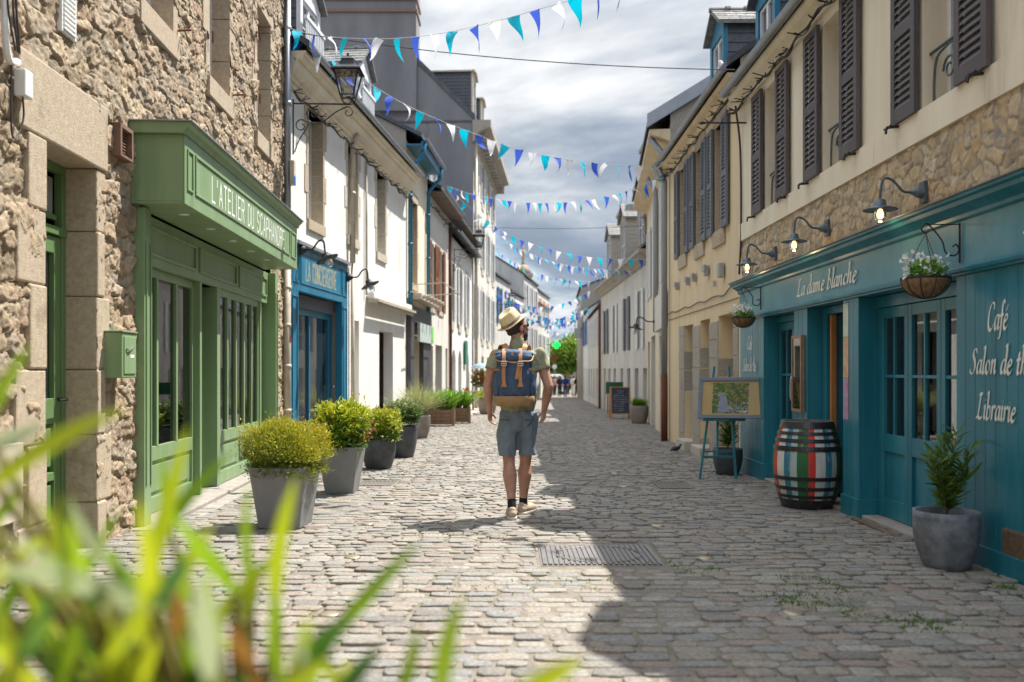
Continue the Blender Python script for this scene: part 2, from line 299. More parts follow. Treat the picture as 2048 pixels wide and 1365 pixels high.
def window(w, a, b, c, d, parent, fm, gm, n=-.17, cols=2, rows=3, fr=.05, bar=.025, name='window'):
    mb = MB(); B = w.box; t = .05
    B(mb, a, a+fr, c, d, n-t, n); B(mb, b-fr, b, c, d, n-t, n); B(mb, a+fr, b-fr, c, c+fr, n-t, n-.001); B(mb, a+fr, b-fr, d-fr, d, n-t, n-.001)
    for i in range(1, cols): x = a+(b-a)*i/cols; k = bar*(1.6 if cols == 2 else 1); B(mb, x-k, x+k, c+fr, d-fr, n-t, n-.003)
    for i in range(1, rows):
        z = c+(d-c)*i/rows
        for j in range(cols):
            xa = a+(b-a)*j/cols+(fr if j == 0 else bar*1.6); xb = a+(b-a)*(j+1)/cols-(fr if j == cols-1 else bar*1.6); B(mb, xa, xb, z-bar/2, z+bar/2, n-t, n-.006)
    o = mb.build(name, fm, parent); g = MB(); w.box(g, a+.01, b-.01, c+.01, d-.01, n-.04, n-.035); g.build('pane', gm, o); return o
def shutter(w, a, b, c, d, parent, m, n=.03, solid=False, ang=0):
    mb = MB(); B = w.box; t = .035; f = min(.07, (b-a)*.18); B(mb, a, a+f, c, d, n, n+t); B(mb, b-f, b, c, d, n, n+t); mid = c+(d-c)*.47
    for z0, z1 in ((c, c+f*1.5), (mid-f*.6, mid+f*.6), (d-f, d)): B(mb, a+f, b-f, z0, z1, n+.001, n+t-.001)
    if solid: B(mb, a+f, b-f, c+f*1.5, d-f, n+.008, n+t-.008)
    else:
        for z0, z1 in ((c+f*1.5, mid-f*.6), (mid+f*.6, d-f)):
            k = max(3, int((z1-z0)/.055))
            for i in range(k):
                za = z0+(z1-z0)*i/k; h = (z1-z0)/k; P = w.P
                q = [P(a+f, za, n+t*.95), P(b-f, za, n+t*.95), P(b-f, za+h*1.05, n+t*.15), P(a+f, za+h*1.05, n+t*.15)]
                r = [v+Vector((0, 0, .008)) for v in q]; mb.add(q+r, [(0, 1, 2, 3), (4, 5, 6, 7), (0, 1, 5, 4), (1, 2, 6, 5), (2, 3, 7, 6), (3, 0, 4, 7)])
    # hinges
    o = mb.build('shutter', m, parent); g = MB()
    for z in (c+.18, d-.18): B(g, a-.01, b+.01, z, z+.03, n+t, n+t+.006)
    return o
def surround(w, a, b, c, d, parent, m, lint=.22, sill=.18, q=(.12, .2), pr=.015, rev=.2, block=.3, arch=False, name='window_surround'):
    mb = MB(); B = w.box; z = c; i = 0
    while z < d-.02:
        h = min(block*random.uniform(.85, 1.15), d-z)
        if d-z-h < .08: h = d-z
        for side in (0, 1):
            k = q[(i+side*0) % 2]*random.uniform(.92, 1.08)
            if side == 0: B(mb, a-k, a+.004, z+.003, z+h-.003, -rev+.005, pr+random.uniform(0, .003))
            else: B(mb, b-.004, b+k, z+.003, z+h-.003, -rev+.005, pr+random.uniform(0, .003))
        z += h; i += 1
    if lint: B(mb, a-q[0]-.04, b+q[0]+.04, d, d+lint, -rev+.004, pr+.004)
    if sill: B(mb, a-q[0]*.7, b+q[0]*.7, c-sill, c-.001, -rev+.004, pr+.03)
    return mb.build(name, m, parent, bevel=.006)
def gutter(w, s0, s1, z, n, parent, m, r=.06):
    mb = MB(); k = 8; ring = [(n+r*math.cos(t), z+r*math.sin(t)) for t in [math.pi+math.pi*i/k for i in range(k+1)]]
    ring += [(n+(r-.008)*math.cos(t), z+(r-.008)*math.sin(t)) for t in [2*math.pi-math.pi*i/k for i in range(k+1)]]
    w.sweep(mb, s0, s1, ring); s = s0+.2
    while s < s1: mb.tube([w.P(s, z+.01, n+r), w.P(s, z-r-.006, n), w.P(s, z, n-r)], .006, 5); s += .5
    return mb.build('gutter', m, parent, smooth=False)
def pipe(pts, r, m, parent, name='downpipe', n=12, joints=()):
    mb = MB(); mb.tube(pts, r, n)
    for j in joints: mb.tube([Vector(j)-Vector((0, 0, .03)), Vector(j)+Vector((0, 0, .03))], r*1.18, n)
    return mb.build(name, m, parent, smooth=True)
def smoothpath(pts, k=8):
    pts = [Vector(p) for p in pts]; P = [pts[0]*2-pts[1]]+pts+[pts[-1]*2-pts[-2]]; out = []
    for i in range(1, len(P)-2):
        for j in range(k):
            t = j/k; a, b, c, d = P[i-1], P[i], P[i+1], P[i+2]
            out.append(.5*((2*b)+(-a+c)*t+(2*a-5*b+4*c-d)*t*t+(-a+3*b-3*c+d)*t**3))
    return out+[pts[-1]]
# pen-stroke lettering: glyph skeletons (x-height 1), drawn with a slanted broad nib
GL = {
 'L': (1.25, [[(.35, 1.72), (.62, 1.85), (.9, 1.78)], [(.66, 1.8), (.5, 1.0), (.3, .1)], [(.0, .06), (.3, .12), (.7, 0), (1.1, .14)]]),
 'C': (1.3, [[(1.15, 1.45), (1.1, 1.8), (.7, 1.82), (.3, 1.2), (.25, .4), (.5, .02), (.85, .05), (1.1, .35)]]),
 'S': (1.1, [[(1.0, 1.55), (.85, 1.82), (.5, 1.75), (.42, 1.35), (.72, .9), (.75, .35), (.45, 0), (.1, .08), (.02, .3)]]),
 'a': (.92, [[(.72, .92), (.4, .98), (.14, .6), (.12, .15), (.32, .04), (.6, .4), (.74, .95)], [(.76, 1), (.68, .4), (.7, .06), (.92, .12)]]),
 'd': (.95, [[(.70, .92), (.4, .98), (.14, .6), (.12, .15), (.32, .04), (.6, .4), (.74, .95)], [(.62, 1.92), (.82, 1.98), (.8, 1.2), (.68, .3), (.72, .04), (.92, .12)]]),
 'm': (1.45, [[(.06, .86), (.2, .98), (.18, .5), (.12, 0)], [(.15, .5), (.45, .95), (.6, .9), (.58, .5), (.54, 0)], [(.58, .5), (.9, .95), (1.05, .9), (1.02, .4), (1.08, .04), (1.3, .14)]]),
 'n': (1.0, [[(.06, .86), (.2, .98), (.18, .5), (.12, 0)], [(.15, .5), (.48, .95), (.65, .9), (.62, .4), (.68, .04), (.9, .14)]]),
 'e': (.85, [[(.12, .48), (.6, .62), (.66, .88), (.42, .98), (.16, .6), (.14, .2), (.36, .0), (.62, .1), (.76, .28)]]),
 'b': (.9, [[(.08, 1.85), (.3, 1.95), (.26, 1.2), (.14, .1), (.3, .0), (.62, .2), (.7, .7), (.5, .98), (.2, .65)]]),
 'l': (.5, [[(.1, 1.85), (.32, 1.95), (.28, 1.2), (.16, .25), (.24, .02), (.48, .14)]]),
 'c': (.78, [[(.68, .78), (.55, .98), (.24, .8), (.12, .35), (.3, .02), (.55, .08), (.72, .3)]]),
 'h': (1.0, [[(.08, 1.85), (.3, 1.95), (.24, 1.0), (.12, 0)], [(.16, .5), (.48, .95), (.65, .9), (.62, .4), (.68, .04), (.9, .14)]]),
 'f': (.62, [[(.75, 1.75), (.6, 1.95), (.42, 1.7), (.3, .6), (.18, -.5), (-.05, -.55)], [(.08, .95), (.6, .97)]]),
 'é': (.85, [[(.12, .48), (.6, .62), (.66, .88), (.42, .98), (.16, .6), (.14, .2), (.36, .0), (.62, .1), (.76, .28)], [(.45, 1.25), (.72, 1.6)]]),
 'o': (.88, [[(.5, .98), (.2, .8), (.12, .3), (.35, 0), (.62, .2), (.7, .7), (.5, .98)]]),
 't': (.6, [[(.32, 1.45), (.22, .5), (.2, .08), (.34, 0), (.52, .14)], [(.02, .96), (.55, .98)]]),
 'i': (.5, [[(.08, .86), (.24, .98), (.18, .3), (.24, .02), (.46, .14)], [(.27, 1.38), (.31, 1.45)]]),
 'r': (.72, [[(.06, .86), (.2, .98), (.18, .5), (.12, 0)], [(.15, .5), (.42, .92), (.6, .98), (.66, .85)]]),
 '3': (1.1, [[(.2, 1.55), (.5, 1.82), (.85, 1.6), (.7, 1.15), (.4, 1.0)], [(.4, 1.0), (.8, .8), (.8, .25), (.45, 0), (.1, .15)]]),
 ' ': (.55, [])}
GC = {'L': [[(0, 1), (0, 0), (.5, 0)]], "'": [[(.1, 1), (.1, .75)]], 'A': [[(0, 0), (.28, 1), (.56, 0)], [(.1, .33), (.46, .33)]], 'T': [[(0, 1), (.52, 1)], [(.26, 1), (.26, 0)]], 'E': [[(.48, 1), (0, 1), (0, 0), (.48, 0)], [(0, .52), (.4, .52)]], 'I': [[(.08, 0), (.08, 1)]],
 'R': [[(0, 0), (0, 1), (.35, 1), (.48, .9), (.48, .62), (.35, .52), (0, .52)], [(.25, .52), (.5, 0)]], 'D': [[(0, 0), (0, 1), (.3, 1), (.5, .8), (.5, .2), (.3, 0), (0, 0)]], 'U': [[(0, 1), (0, .15), (.12, 0), (.38, 0), (.5, .15), (.5, 1)]], 'S': [[(.48, .82), (.4, .97), (.1, 1), (0, .85), (0, .65), (.12, .53), (.38, .47), (.5, .34), (.5, .15), (.38, 0), (.1, 0), (0, .16)]],
 'C': [[(.48, .82), (.38, 1), (.12, 1), (0, .85), (0, .15), (.12, 0), (.38, 0), (.48, .18)]], 'P': [[(0, 0), (0, 1), (.35, 1), (.48, .9), (.48, .58), (.35, .48), (0, .48)]], 'H': [[(0, 0), (0, 1)], [(.5, 0), (.5, 1)], [(0, .5), (.5, .5)]], 'N': [[(0, 0), (0, 1), (.5, 0), (.5, 1)]], 'O': [[(.12, 0), (0, .15), (0, .85), (.12, 1), (.38, 1), (.5, .85), (.5, .15), (.38, 0), (.12, 0)]],
 'G': [[(.48, .82), (.38, 1), (.12, 1), (0, .85), (0, .15), (.12, 0), (.38, 0), (.48, .14), (.48, .45), (.28, .45)]], ' ': []}
def capitals(txt, w, s, z, n, h, length, parent, m, th=.075, gap=.28, name='lettering'):
    adv = {' ': .34, "'": .2, 'I': .16, 'A': .56}; tot = sum(adv.get(ch, .5)+gap for ch in txt)-gap; k = length/tot; mb = MB(); x = 0; q = 0
    for ch in txt:
        for st in GC[ch]:
            for p, r_ in zip(st, st[1:]):
                a_, b_ = Vector(((x+p[0])*k, p[1]*h)), Vector(((x+r_[0])*k, r_[1]*h)); d = (b_-a_).normalized(); t = Vector((-d.y, d.x))*th*h/2; e = d*th*h*.42; q += 1; nn = n+.0015+q*.00001
                mb.add([w.P(s+v.x, z+v.y, nn) for v in (a_-t-e, b_-t+e, b_+t+e, a_+t-e)], [(0, 1, 2, 3)])
        x += adv.get(ch, .5)+gap
    return mb.build(name, m, parent)
def script(txt, w, s, z, n, xh, length, parent, m, sgn=-1, nib=.13, name='script_lettering'):
    x = 0; segs = []
    for ch in txt:
        adv, st = GL[ch]
        for q in st:
            p = smoothpath([(a, b, 0) for a, b in q], 6); segs += [((a.x+x+.16*a.y, a.y), (b.x+x+.16*b.y, b.y)) for a, b in zip(p, p[1:])]
        x += adv
    kx = length/x; mb = MB(); c, sn = nib*math.cos(R(38)), nib*math.sin(R(38)); k = 0
    for a, b in segs:
        dx, dy = b[0]-a[0], b[1]-a[1]; L = math.hypot(dx, dy)+1e-9; px, py = -dy/L*.035, dx/L*.035
        hull = [(a[0]-c-px, a[1]-sn-py), (b[0]-c-px, b[1]-sn-py), (b[0]+c+px, b[1]+sn+py), (a[0]+c+px, a[1]+sn+py)]
        e = .002+.00002*k; k += 1
        mb.add([w.P(s+sgn*u*kx, z+v*xh, n+e) for u, v in hull], [(0, 1, 2, 3)])
        for q in (a, b): mb.add([w.P(s+sgn*(q[0]+dx2)*kx, z+(q[1]+dy2)*xh, n+e+.00001) for dx2, dy2 in ((-c, -sn), (sn*.3, -c*.3), (c, sn), (-sn*.3, c*.3))], [(0, 1, 2, 3)])
    return mb.build(name, m, parent)

# ---- value noise, rubble masonry and cobbles in numpy ----
def vnoise(x, y, seed=0):
    r = np.random.default_rng(seed).random((256, 256)); xi = np.floor(x).astype(int); yi = np.floor(y).astype(int); fx = x-xi; fy = y-yi
    fx = fx*fx*(3-2*fx); fy = fy*fy*(3-2*fy); a = r[xi % 256, yi % 256]; b = r[(xi+1) % 256, yi % 256]; c = r[xi % 256, (yi+1) % 256]; d = r[(xi+1) % 256, (yi+1) % 256]
    return (a*(1-fx)+b*fx)*(1-fy)+(c*(1-fx)+d*fx)*fy
def rubble(name, w, s0, s1, z0, z1, res, holes, cw, ch, amp, m, parent, seed=1, edge=.16, soft=.5, n0=0, mw=.09):
    ns, nz = int((s1-s0)/res)+1, int((z1-z0)/res)+1; S, Zc = np.meshgrid(np.linspace(s0, s1, ns), np.linspace(z0, z1, nz), indexing='ij')
    wx = S+(vnoise(S*4, Zc*4, seed)-.5)*.10+(vnoise(S*13, Zc*13, seed+1)-.5)*.035; wy = Zc+(vnoise(S*3.1, Zc*4, seed+2)-.5)*.12+(vnoise(S*14, Zc*14, seed+3)-.5)*.035
    r = np.random.default_rng(seed+9); K = 400; jx, jy, wt, rid, hh = r.random((K, K)), r.random((K, K)), r.random((K, K)), r.random((K, K)), r.random((K, K))
    gy = wy/ch; F1 = np.full(S.shape, 9.); F2 = F1.copy(); ID = np.zeros(S.shape); OF = np.zeros(S.shape)
    for dj in (-1, 0, 1):
        j = np.floor(gy).astype(int)+dj; gx = wx/cw+.5*(j % 2)+jx[j % K, 7]
        for di in (-2, -1, 0, 1, 2):
            i = np.floor(gx).astype(int)+di; ii, jj = i % K, j % K
            cx = i+.5+(jx[ii, jj]-.5)*.75; cy = j+.5+(jy[ii, jj]-.5)*.55
            d = (np.abs(gx-cx)**3.6+np.abs(gy-cy)**3.6)**(1/3.6)-wt[ii, jj]*.30
            nb = d < F1; F2 = np.where(nb, F1, np.minimum(F2, d)); F1 = np.where(nb, d, F1); ID = np.where(nb, rid[ii, jj], ID); OF = np.where(nb, hh[ii, jj], OF)
    e = np.clip((F2-F1)/edge, 0, 1); e = e*e*(3-2*e)
    rough = (vnoise(S*24, Zc*30, seed+4)-.5)*.7+(vnoise(S*55, Zc*60, seed+5)-.5)*.55+(vnoise(S*9, Zc*9, seed+6)-.5)*.5
    h = n0+e*(amp*(.35+1.0*OF)+rough*amp*soft)+(1-e)*rough*amp*.2
    mor = 1-np.clip((F2-F1)/mw-.25, 0, 1)
    q = w.a; V = np.empty((ns*nz, 3)); sf, zf, hf = S.ravel(), Zc.ravel(), h.ravel()
    V[:, 0] = w.a.x+w.d.x*sf+w.n.x*hf; V[:, 1] = w.a.y+w.d.y*sf+w.n.y*hf; V[:, 2] = zf
    idx = np.arange(ns*nz).reshape(ns, nz); Fq = np.stack([idx[:-1, :-1], idx[1:, :-1], idx[1:, 1:], idx[:-1, 1:]], -1).reshape(-1, 4)
    if w.side == 'R': Fq = Fq[:, ::-1]
    cs = (S[:-1, :-1]+res/2).ravel(); cz = (Zc[:-1, :-1]+res/2).ravel(); keep = np.ones(len(cs), bool)
    for a, b, c, d in holes: keep &= ~((cs > a) & (cs < b) & (cz > c) & (cz < d))
    return npmesh(name, V, Fq[keep], m, parent, {'rnd': (ID+ (vnoise(S*5, Zc*5, 77)-.5)*.25).ravel().clip(0, 1), 'mor': mor.ravel()})
def leaves(name, C, D, Ln, Wd, m, parent, rnd=None, fold=.25, bend=.2, seg=3, seed=0):
    """leaf blades: base points C, directions D, length Ln, width Wd"""
    n = len(C); r = np.random.default_rng(seed); D = D/np.linalg.norm(D, axis=1, keepdims=True); up = r.normal(size=(n, 3)); up[:, 2] += .8
    X = np.cross(D, up); X /= np.linalg.norm(X, axis=1, keepdims=True)+1e-9; Nn = np.cross(X, D)
    V = []; prof = np.sin(np.linspace(0, math.pi, seg+2))**.8; prof[0] = .12; prof[-1] = .02
    for i in range(seg+2):
        t = i/(seg+1); c = C+D*(Ln*t)[:, None]-Nn*(bend*Ln*t*t)[:, None]; h = X*(Wd*prof[i]/2)[:, None]; f = Nn*(Wd*prof[i]*fold)[:, None]
        V += [c-h+f, c, c+h+f]
    V = np.stack(V, 1).reshape(-1, 3); k = (seg+2)*3; Fq = []
    for i in range(seg+1):
        for j in (0, 1): Fq.append([i*3+j, i*3+j+1, (i+1)*3+j+1, (i+1)*3+j])
    Fq = (np.array(Fq)[None]+(np.arange(n)*k)[:, None, None]).reshape(-1, 4); rr = rnd if rnd is not None else r.random(n)
    return npmesh(name, V, Fq, m, parent, {'rnd': np.repeat(rr, (seg+1)*2)}, smooth=False)
# =================== wall planes ===================
WL1 = Wall(-3.08-.05*(-1-7.23), -1, -3.08-.05*(13.26-7.23), 13.26, 'L')     # rubble house
WL2 = Wall(-3.38, 13.27, -2.60, 22.05, 'L')                                 # white house
WL3 = Wall(-2.60, 22.06, -1.65, 37.2, 'L'); L3M = WL3.S(855); L4M = WL3.S(898)
WL6 = Wall(-1.62, 37.2, -.92, 48.7, 'L'); WL7 = Wall(-.92, 48.75, 3.2, 77, 'L')
WR1 = Wall(3.15, -4, 3.15, 12.4, 'R'); WR2 = Wall(3.15, 12.41, 3.17, 18.25, 'R')
WR3 = Wall(3.22, 18.3, 4.05, 27, 'R'); WR4 = Wall(4.15, 27.02, 4.05, 41, 'R'); WR5 = Wall(4.12, 41.05, 4.9, 62, 'R'); WR6 = Wall(4.75, 62.05, 5.2, 72, 'R')
def sy(w, Y): return (Y-w.a.y)/w.d.y

# =================== ground and cobbles ===================
def strip(x0, x1, y0, y1, dz, m, name, seg=40, x0b=None, x1b=None):
    mb = MB(); x0b = x0 if x0b is None else x0b; x1b = x1 if x1b is None else x1b
    for i in range(seg):
        a, b = y0+(y1-y0)*i/seg, y0+(y1-y0)*(i+1)/seg; ta, tb = i/seg, (i+1)/seg
        mb.add([(x0+(x0b-x0)*ta, a, gz(a)+dz), (x1+(x1b-x1)*ta, a, gz(a)+dz), (x1+(x1b-x1)*tb, b, gz(b)+dz), (x0+(x0b-x0)*tb, b, gz(b)+dz)], [(0, 1, 2, 3)])
    return mb.build(name, m)
MG = MB(); 
for a, b in ((-60, 0), (0, 40), (40, 100), (100, 900)): MG.add([(-300, a, gz(a)-.03), (300, a, gz(a)-.03), (300, b, gz(b)-.03), (-300, b, gz(b)-.03)], [(0, 1, 2, 3)])
structure(MG.build('ground', M['joint']))
DIPS = [(1.9, 4.85, .32, .009), (2.25, 5.2, .3, .006), (-.6, 6.2, .5, .004)]
def cobbles():
    xl = lambda y: np.interp(y, [-1, 13, 22, 37, 48.7, 77, 90], [-2.75, -3.45, -2.7, -1.75, -1.0, 3.2, 4.4]); xr = lambda y: np.interp(y, [-1, 12, 18, 27, 41, 62, 90], [3.1, 3.15, 3.3, 4.1, 4.2, 5.0, 6])
    r = np.random.default_rng(5); out = {0: [], 1: []}; y = 2.3
    ex = [(.17, 1.02, 5.83, 6.63), (-1.82, -1.36, 10.35, 10.95), (1.66, 2.05, 10.1, 10.75)]
    while y < 88:
        far = y > 17; sp = .103 if y < 30 else (.15 if y < 50 else .24); sp *= r.uniform(.9, 1.12); x = xl(y)+r.uniform(-.1, 0); xe = xr(y)
        while x < xe:
            wd_ = r.uniform(.125, .235)*(1 if y < 30 else 1.5)
            if r.random() < .08: wd_ *= .65
            jump = 0
            for a, b, c, d in ex:
                if c-.045 < y < d+.045:
                    if x < a < x+wd_: wd_ = max(a-x, .03)
                    elif a <= x < b: jump = b
            if jump: x = jump; continue
            cx, cy = x+wd_/2, y+r.normal()*.006; x += wd_+r.uniform(.002, .01)
            for line, hw in ((1.86+.085*max(0, y-8), .035), (-1.42+.02*(y-8), .03)):
                if y < 24 and abs(cx-line) < .085: cx = line+math.copysign(.1+hw, cx-line) if False else cx
            g = .0058 if y < 30 else .012
            out[int(far)].append((cx, cy, wd_/2-g*r.uniform(.6, 1.6), sp/2-g*r.uniform(.5, 1.5), r.normal()*.0035, r.normal()*.012, r.normal()*.02, r.normal()*.035, r.random()))
        y += sp
    for far in (0, 1):
        A = np.array(out[far]); n = len(A); K = 8 if far else 12
        th = np.linspace(0, 2*math.pi, K, endpoint=False)+math.pi/K; e = 2/4.2
        ux = np.sign(np.cos(th))*np.abs(np.cos(th))**e; uy = np.sign(np.sin(th))*np.abs(np.sin(th))**e
        rings = [(1, -.035), (1.0, -.0045), (.972, -.0003), (.88, .0016), (.5, .0022)] if not far else [(1, -.03), (.95, 0), (.6, .005)]
        jit = 1+r.normal(size=(n, K))*.06; Vs = []
        for q, z in rings:
            px, py = ux*A[:, 2:3]*(q if q > .9 else q)*jit, uy*A[:, 3:4]*q*jit
            c, s = np.cos(A[:, 7:8]), np.sin(A[:, 7:8]); X, Yy = px*c-py*s, px*s+py*c
            Z = z+A[:, 4:5]+X*A[:, 5:6]+Yy*A[:, 6:7]*1.5; X = X+A[:, 0:1]; Yy = Yy+A[:, 1:2]; Z = Z-.014*(Yy-8)+.006*np.sin(X*1.3+1)*np.sin(Yy*.9)
            for dx, dy, rr, dd in DIPS: Z = Z-dd*np.exp(-((A[:, 0:1]-dx)**2+(A[:, 1:2]-dy)**2)/rr**2)*(1+.5*np.sin(A[:, 0:1]*37)+12*(Yy-A[:, 1:2])*np.sin(A[:, 1:2]*53)) 
            Vs.append(np.stack([X, Yy, Z], -1))
        V = np.stack(Vs, 1).reshape(-1, 3); m = len(rings); Fq = []
        for i in range(m-1):
            for j in range(K): Fq.append([i*K+j, i*K+(j+1) % K, (i+1)*K+(j+1) % K, (i+1)*K+j])
        b = (m-1)*K
        if K == 12: Fq += [[b+v for v in q] for q in ((0, 1, 2, 11), (11, 2, 3, 10), (10, 3, 4, 9), (9, 4, 5, 8), (8, 5, 6, 7))]
        else: Fq += [[b+v for v in q] for q in ((0, 1, 2, 7), (7, 2, 3, 6), (6, 3, 4, 5))]
        Fq = (np.array(Fq)[None]+(np.arange(n)*m*K)[:, None, None]).reshape(-1, 4)
        structure(npmesh('cobblestone_street', V, Fq, M['cobble'], None, {'rnd': np.repeat(A[:, 8], m*K)}, smooth=True))
cobbles()
J = MB()
for i in range(60):
    a, b = 2+i*1.5, 3.5+i*1.5
    J.add([(-4, a, gz(a)-.009), (7, a, gz(a)-.009), (7, b, gz(b)-.009), (-4, b, gz(b)-.009)], [(0, 1, 2, 3)])
structure(J.build('sand_bed', M['joint']))
# house entry strips on both sides (structure)
mb = MB(); WL1.box(mb, WL1.S(376, 0)-1.6, WL1.S(552, 0)+.1, -.12, .025, -.3, .20); WL1.box(mb, WL1.S(376, 0)-1.6, WL1.S(552, 0)+.1, -.12, -.008, .203, .36)
structure(mb.build('stone_doorstep', M['concrete'], bevel=.01))
mb = MB(); WR1.box(mb, sy(WR1, 6.15), sy(WR1, 7.86), -.1, .035, -.3, .10); WR1.box(mb, sy(WR1, 8.26), sy(WR1, 9.22), -.1, .02, -.4, .12); WR1.box(mb, sy(WR1, 9.7), sy(WR1, 10.82), -.1, .0, -.3, .12)
structure(mb.build('stone_doorstep', M['concrete'], bevel=.01))
mb = MB(); WR1.box(mb, sy(WR1, 4.2), sy(WR1, 7.8), -.1, .022, .155, .215); structure(mb.build('gutter_channel', mat('rusty_brown_channel', (.11, .07, .05), (.17, .12, .09), 12, .8)))

# =================== house builder ===================
def house(name, label, w, s0, s1, z0, z1, wallm, roofm, openings, D=7, rise=2.4, ov=.3, rev=.2, wall=True, fm='white_paint', gm='glass', group=None, extra=(), rz=.04, shellm=None):
    root = thing(name, label, 'house', w.P((s0+s1)/2, gz(w.Y((s0+s1)/2)), -D/2), group)
    holes = [(o['s'][0], o['s'][1], o['z'][0], o['z'][1]) for o in openings]+list(extra)
    mb = MB()
    if wall: facade(mb, w, s0, s1, z0, z1, holes, 0, rev)
    d0 = rz+rise*ov/(D/2+ov)-.012; r2 = rz-.012
    if not shellm: shell(mb, w, s0, s1, z0, z1, D, rise, d0=d0, rz=r2)
    mb.build('wall', M[wallm], root)
    if shellm: mb = MB(); shell(mb, w, s0, s1, z0, z1, D, rise, d0=d0, rz=r2); mb.build('gable_wall', M[shellm], root)
    # dark rooms behind the openings
    r = MB()
    for a, b, c, d in holes:
        P = w.P; k = rev+.5; r.add([P(a-.3, c-.1, -k), P(b+.3, c-.1, -k), P(b+.3, d+.1, -k), P(a-.3, d+.1, -k)], [(0, 1, 2, 3)])
    if holes: r.build('room_lining', M['interior'], root)
    if roofm: roof(w, s0, s1, z1+rz, D, rise, ov, M[roofm], root)
    for o in openings:
        a, b = o['s']; c, d = o['z']; k = o.get('kind', 'win')
        if k == 'win': window(w, a, b, c, d, root, M[o.get('fm', fm)], M[o.get('gm', gm)], n=-rev+.03, cols=o.get('cols', 2), rows=o.get('rows', 3), fr=min(.05, (b-a)*.12))
        elif k == 'door':
            mb = MB(); w.box(mb, a, b, c, d, -rev, -rev+.05); w.box(mb, a+.1, b-.1, c+.15, c+.8, -rev+.05, -rev+.065); w.box(mb, a+.1, b-.1, c+.95, d-.12, -rev+.05, -rev+.065); mb.build('door', M[o.get('fm', fm)], root)
        elif k == 'block':
            mb = MB(); w.box(mb, a, b, c, d, -rev, -rev+.08); mb.build('infill', M[o.get('fm', fm)], root)
        sh = o.get('sh')
        if sh:
            sw = o.get('sw', (b-a)/2)
            for q in ((a-sw-.01, a-.01), (b+.01, b+sw+.01)): shutter(w, q[0], q[1], c-.02, d+.02, root, M[sh], solid=o.get('solid', False))
        if o.get('sur'): surround(w, a, b, c, d, root, M[o['sur']], **o.get('sk', {}))
        elif o.get('sill'):
            mb = MB(); w.box(mb, a-.08, b+.08, c-.13, c-.001, -rev+.004, .035); mb.build('sill', M[o['sill']], root)
    return root
def cornice(w, s0, s1, z, parent, m, steps=((.0, .10), (.05, .06), (.10, .05)), name='cornice'):
    mb = MB(); prof = [(0, z)]; zz = z
    for n, h in steps: prof += [(n+.05, zz)]; zz += h; prof += [(n+.05, zz)]
    prof += [(0, zz)]; w.sweep(mb, s0, s1, prof); return mb.build(name, m, parent)
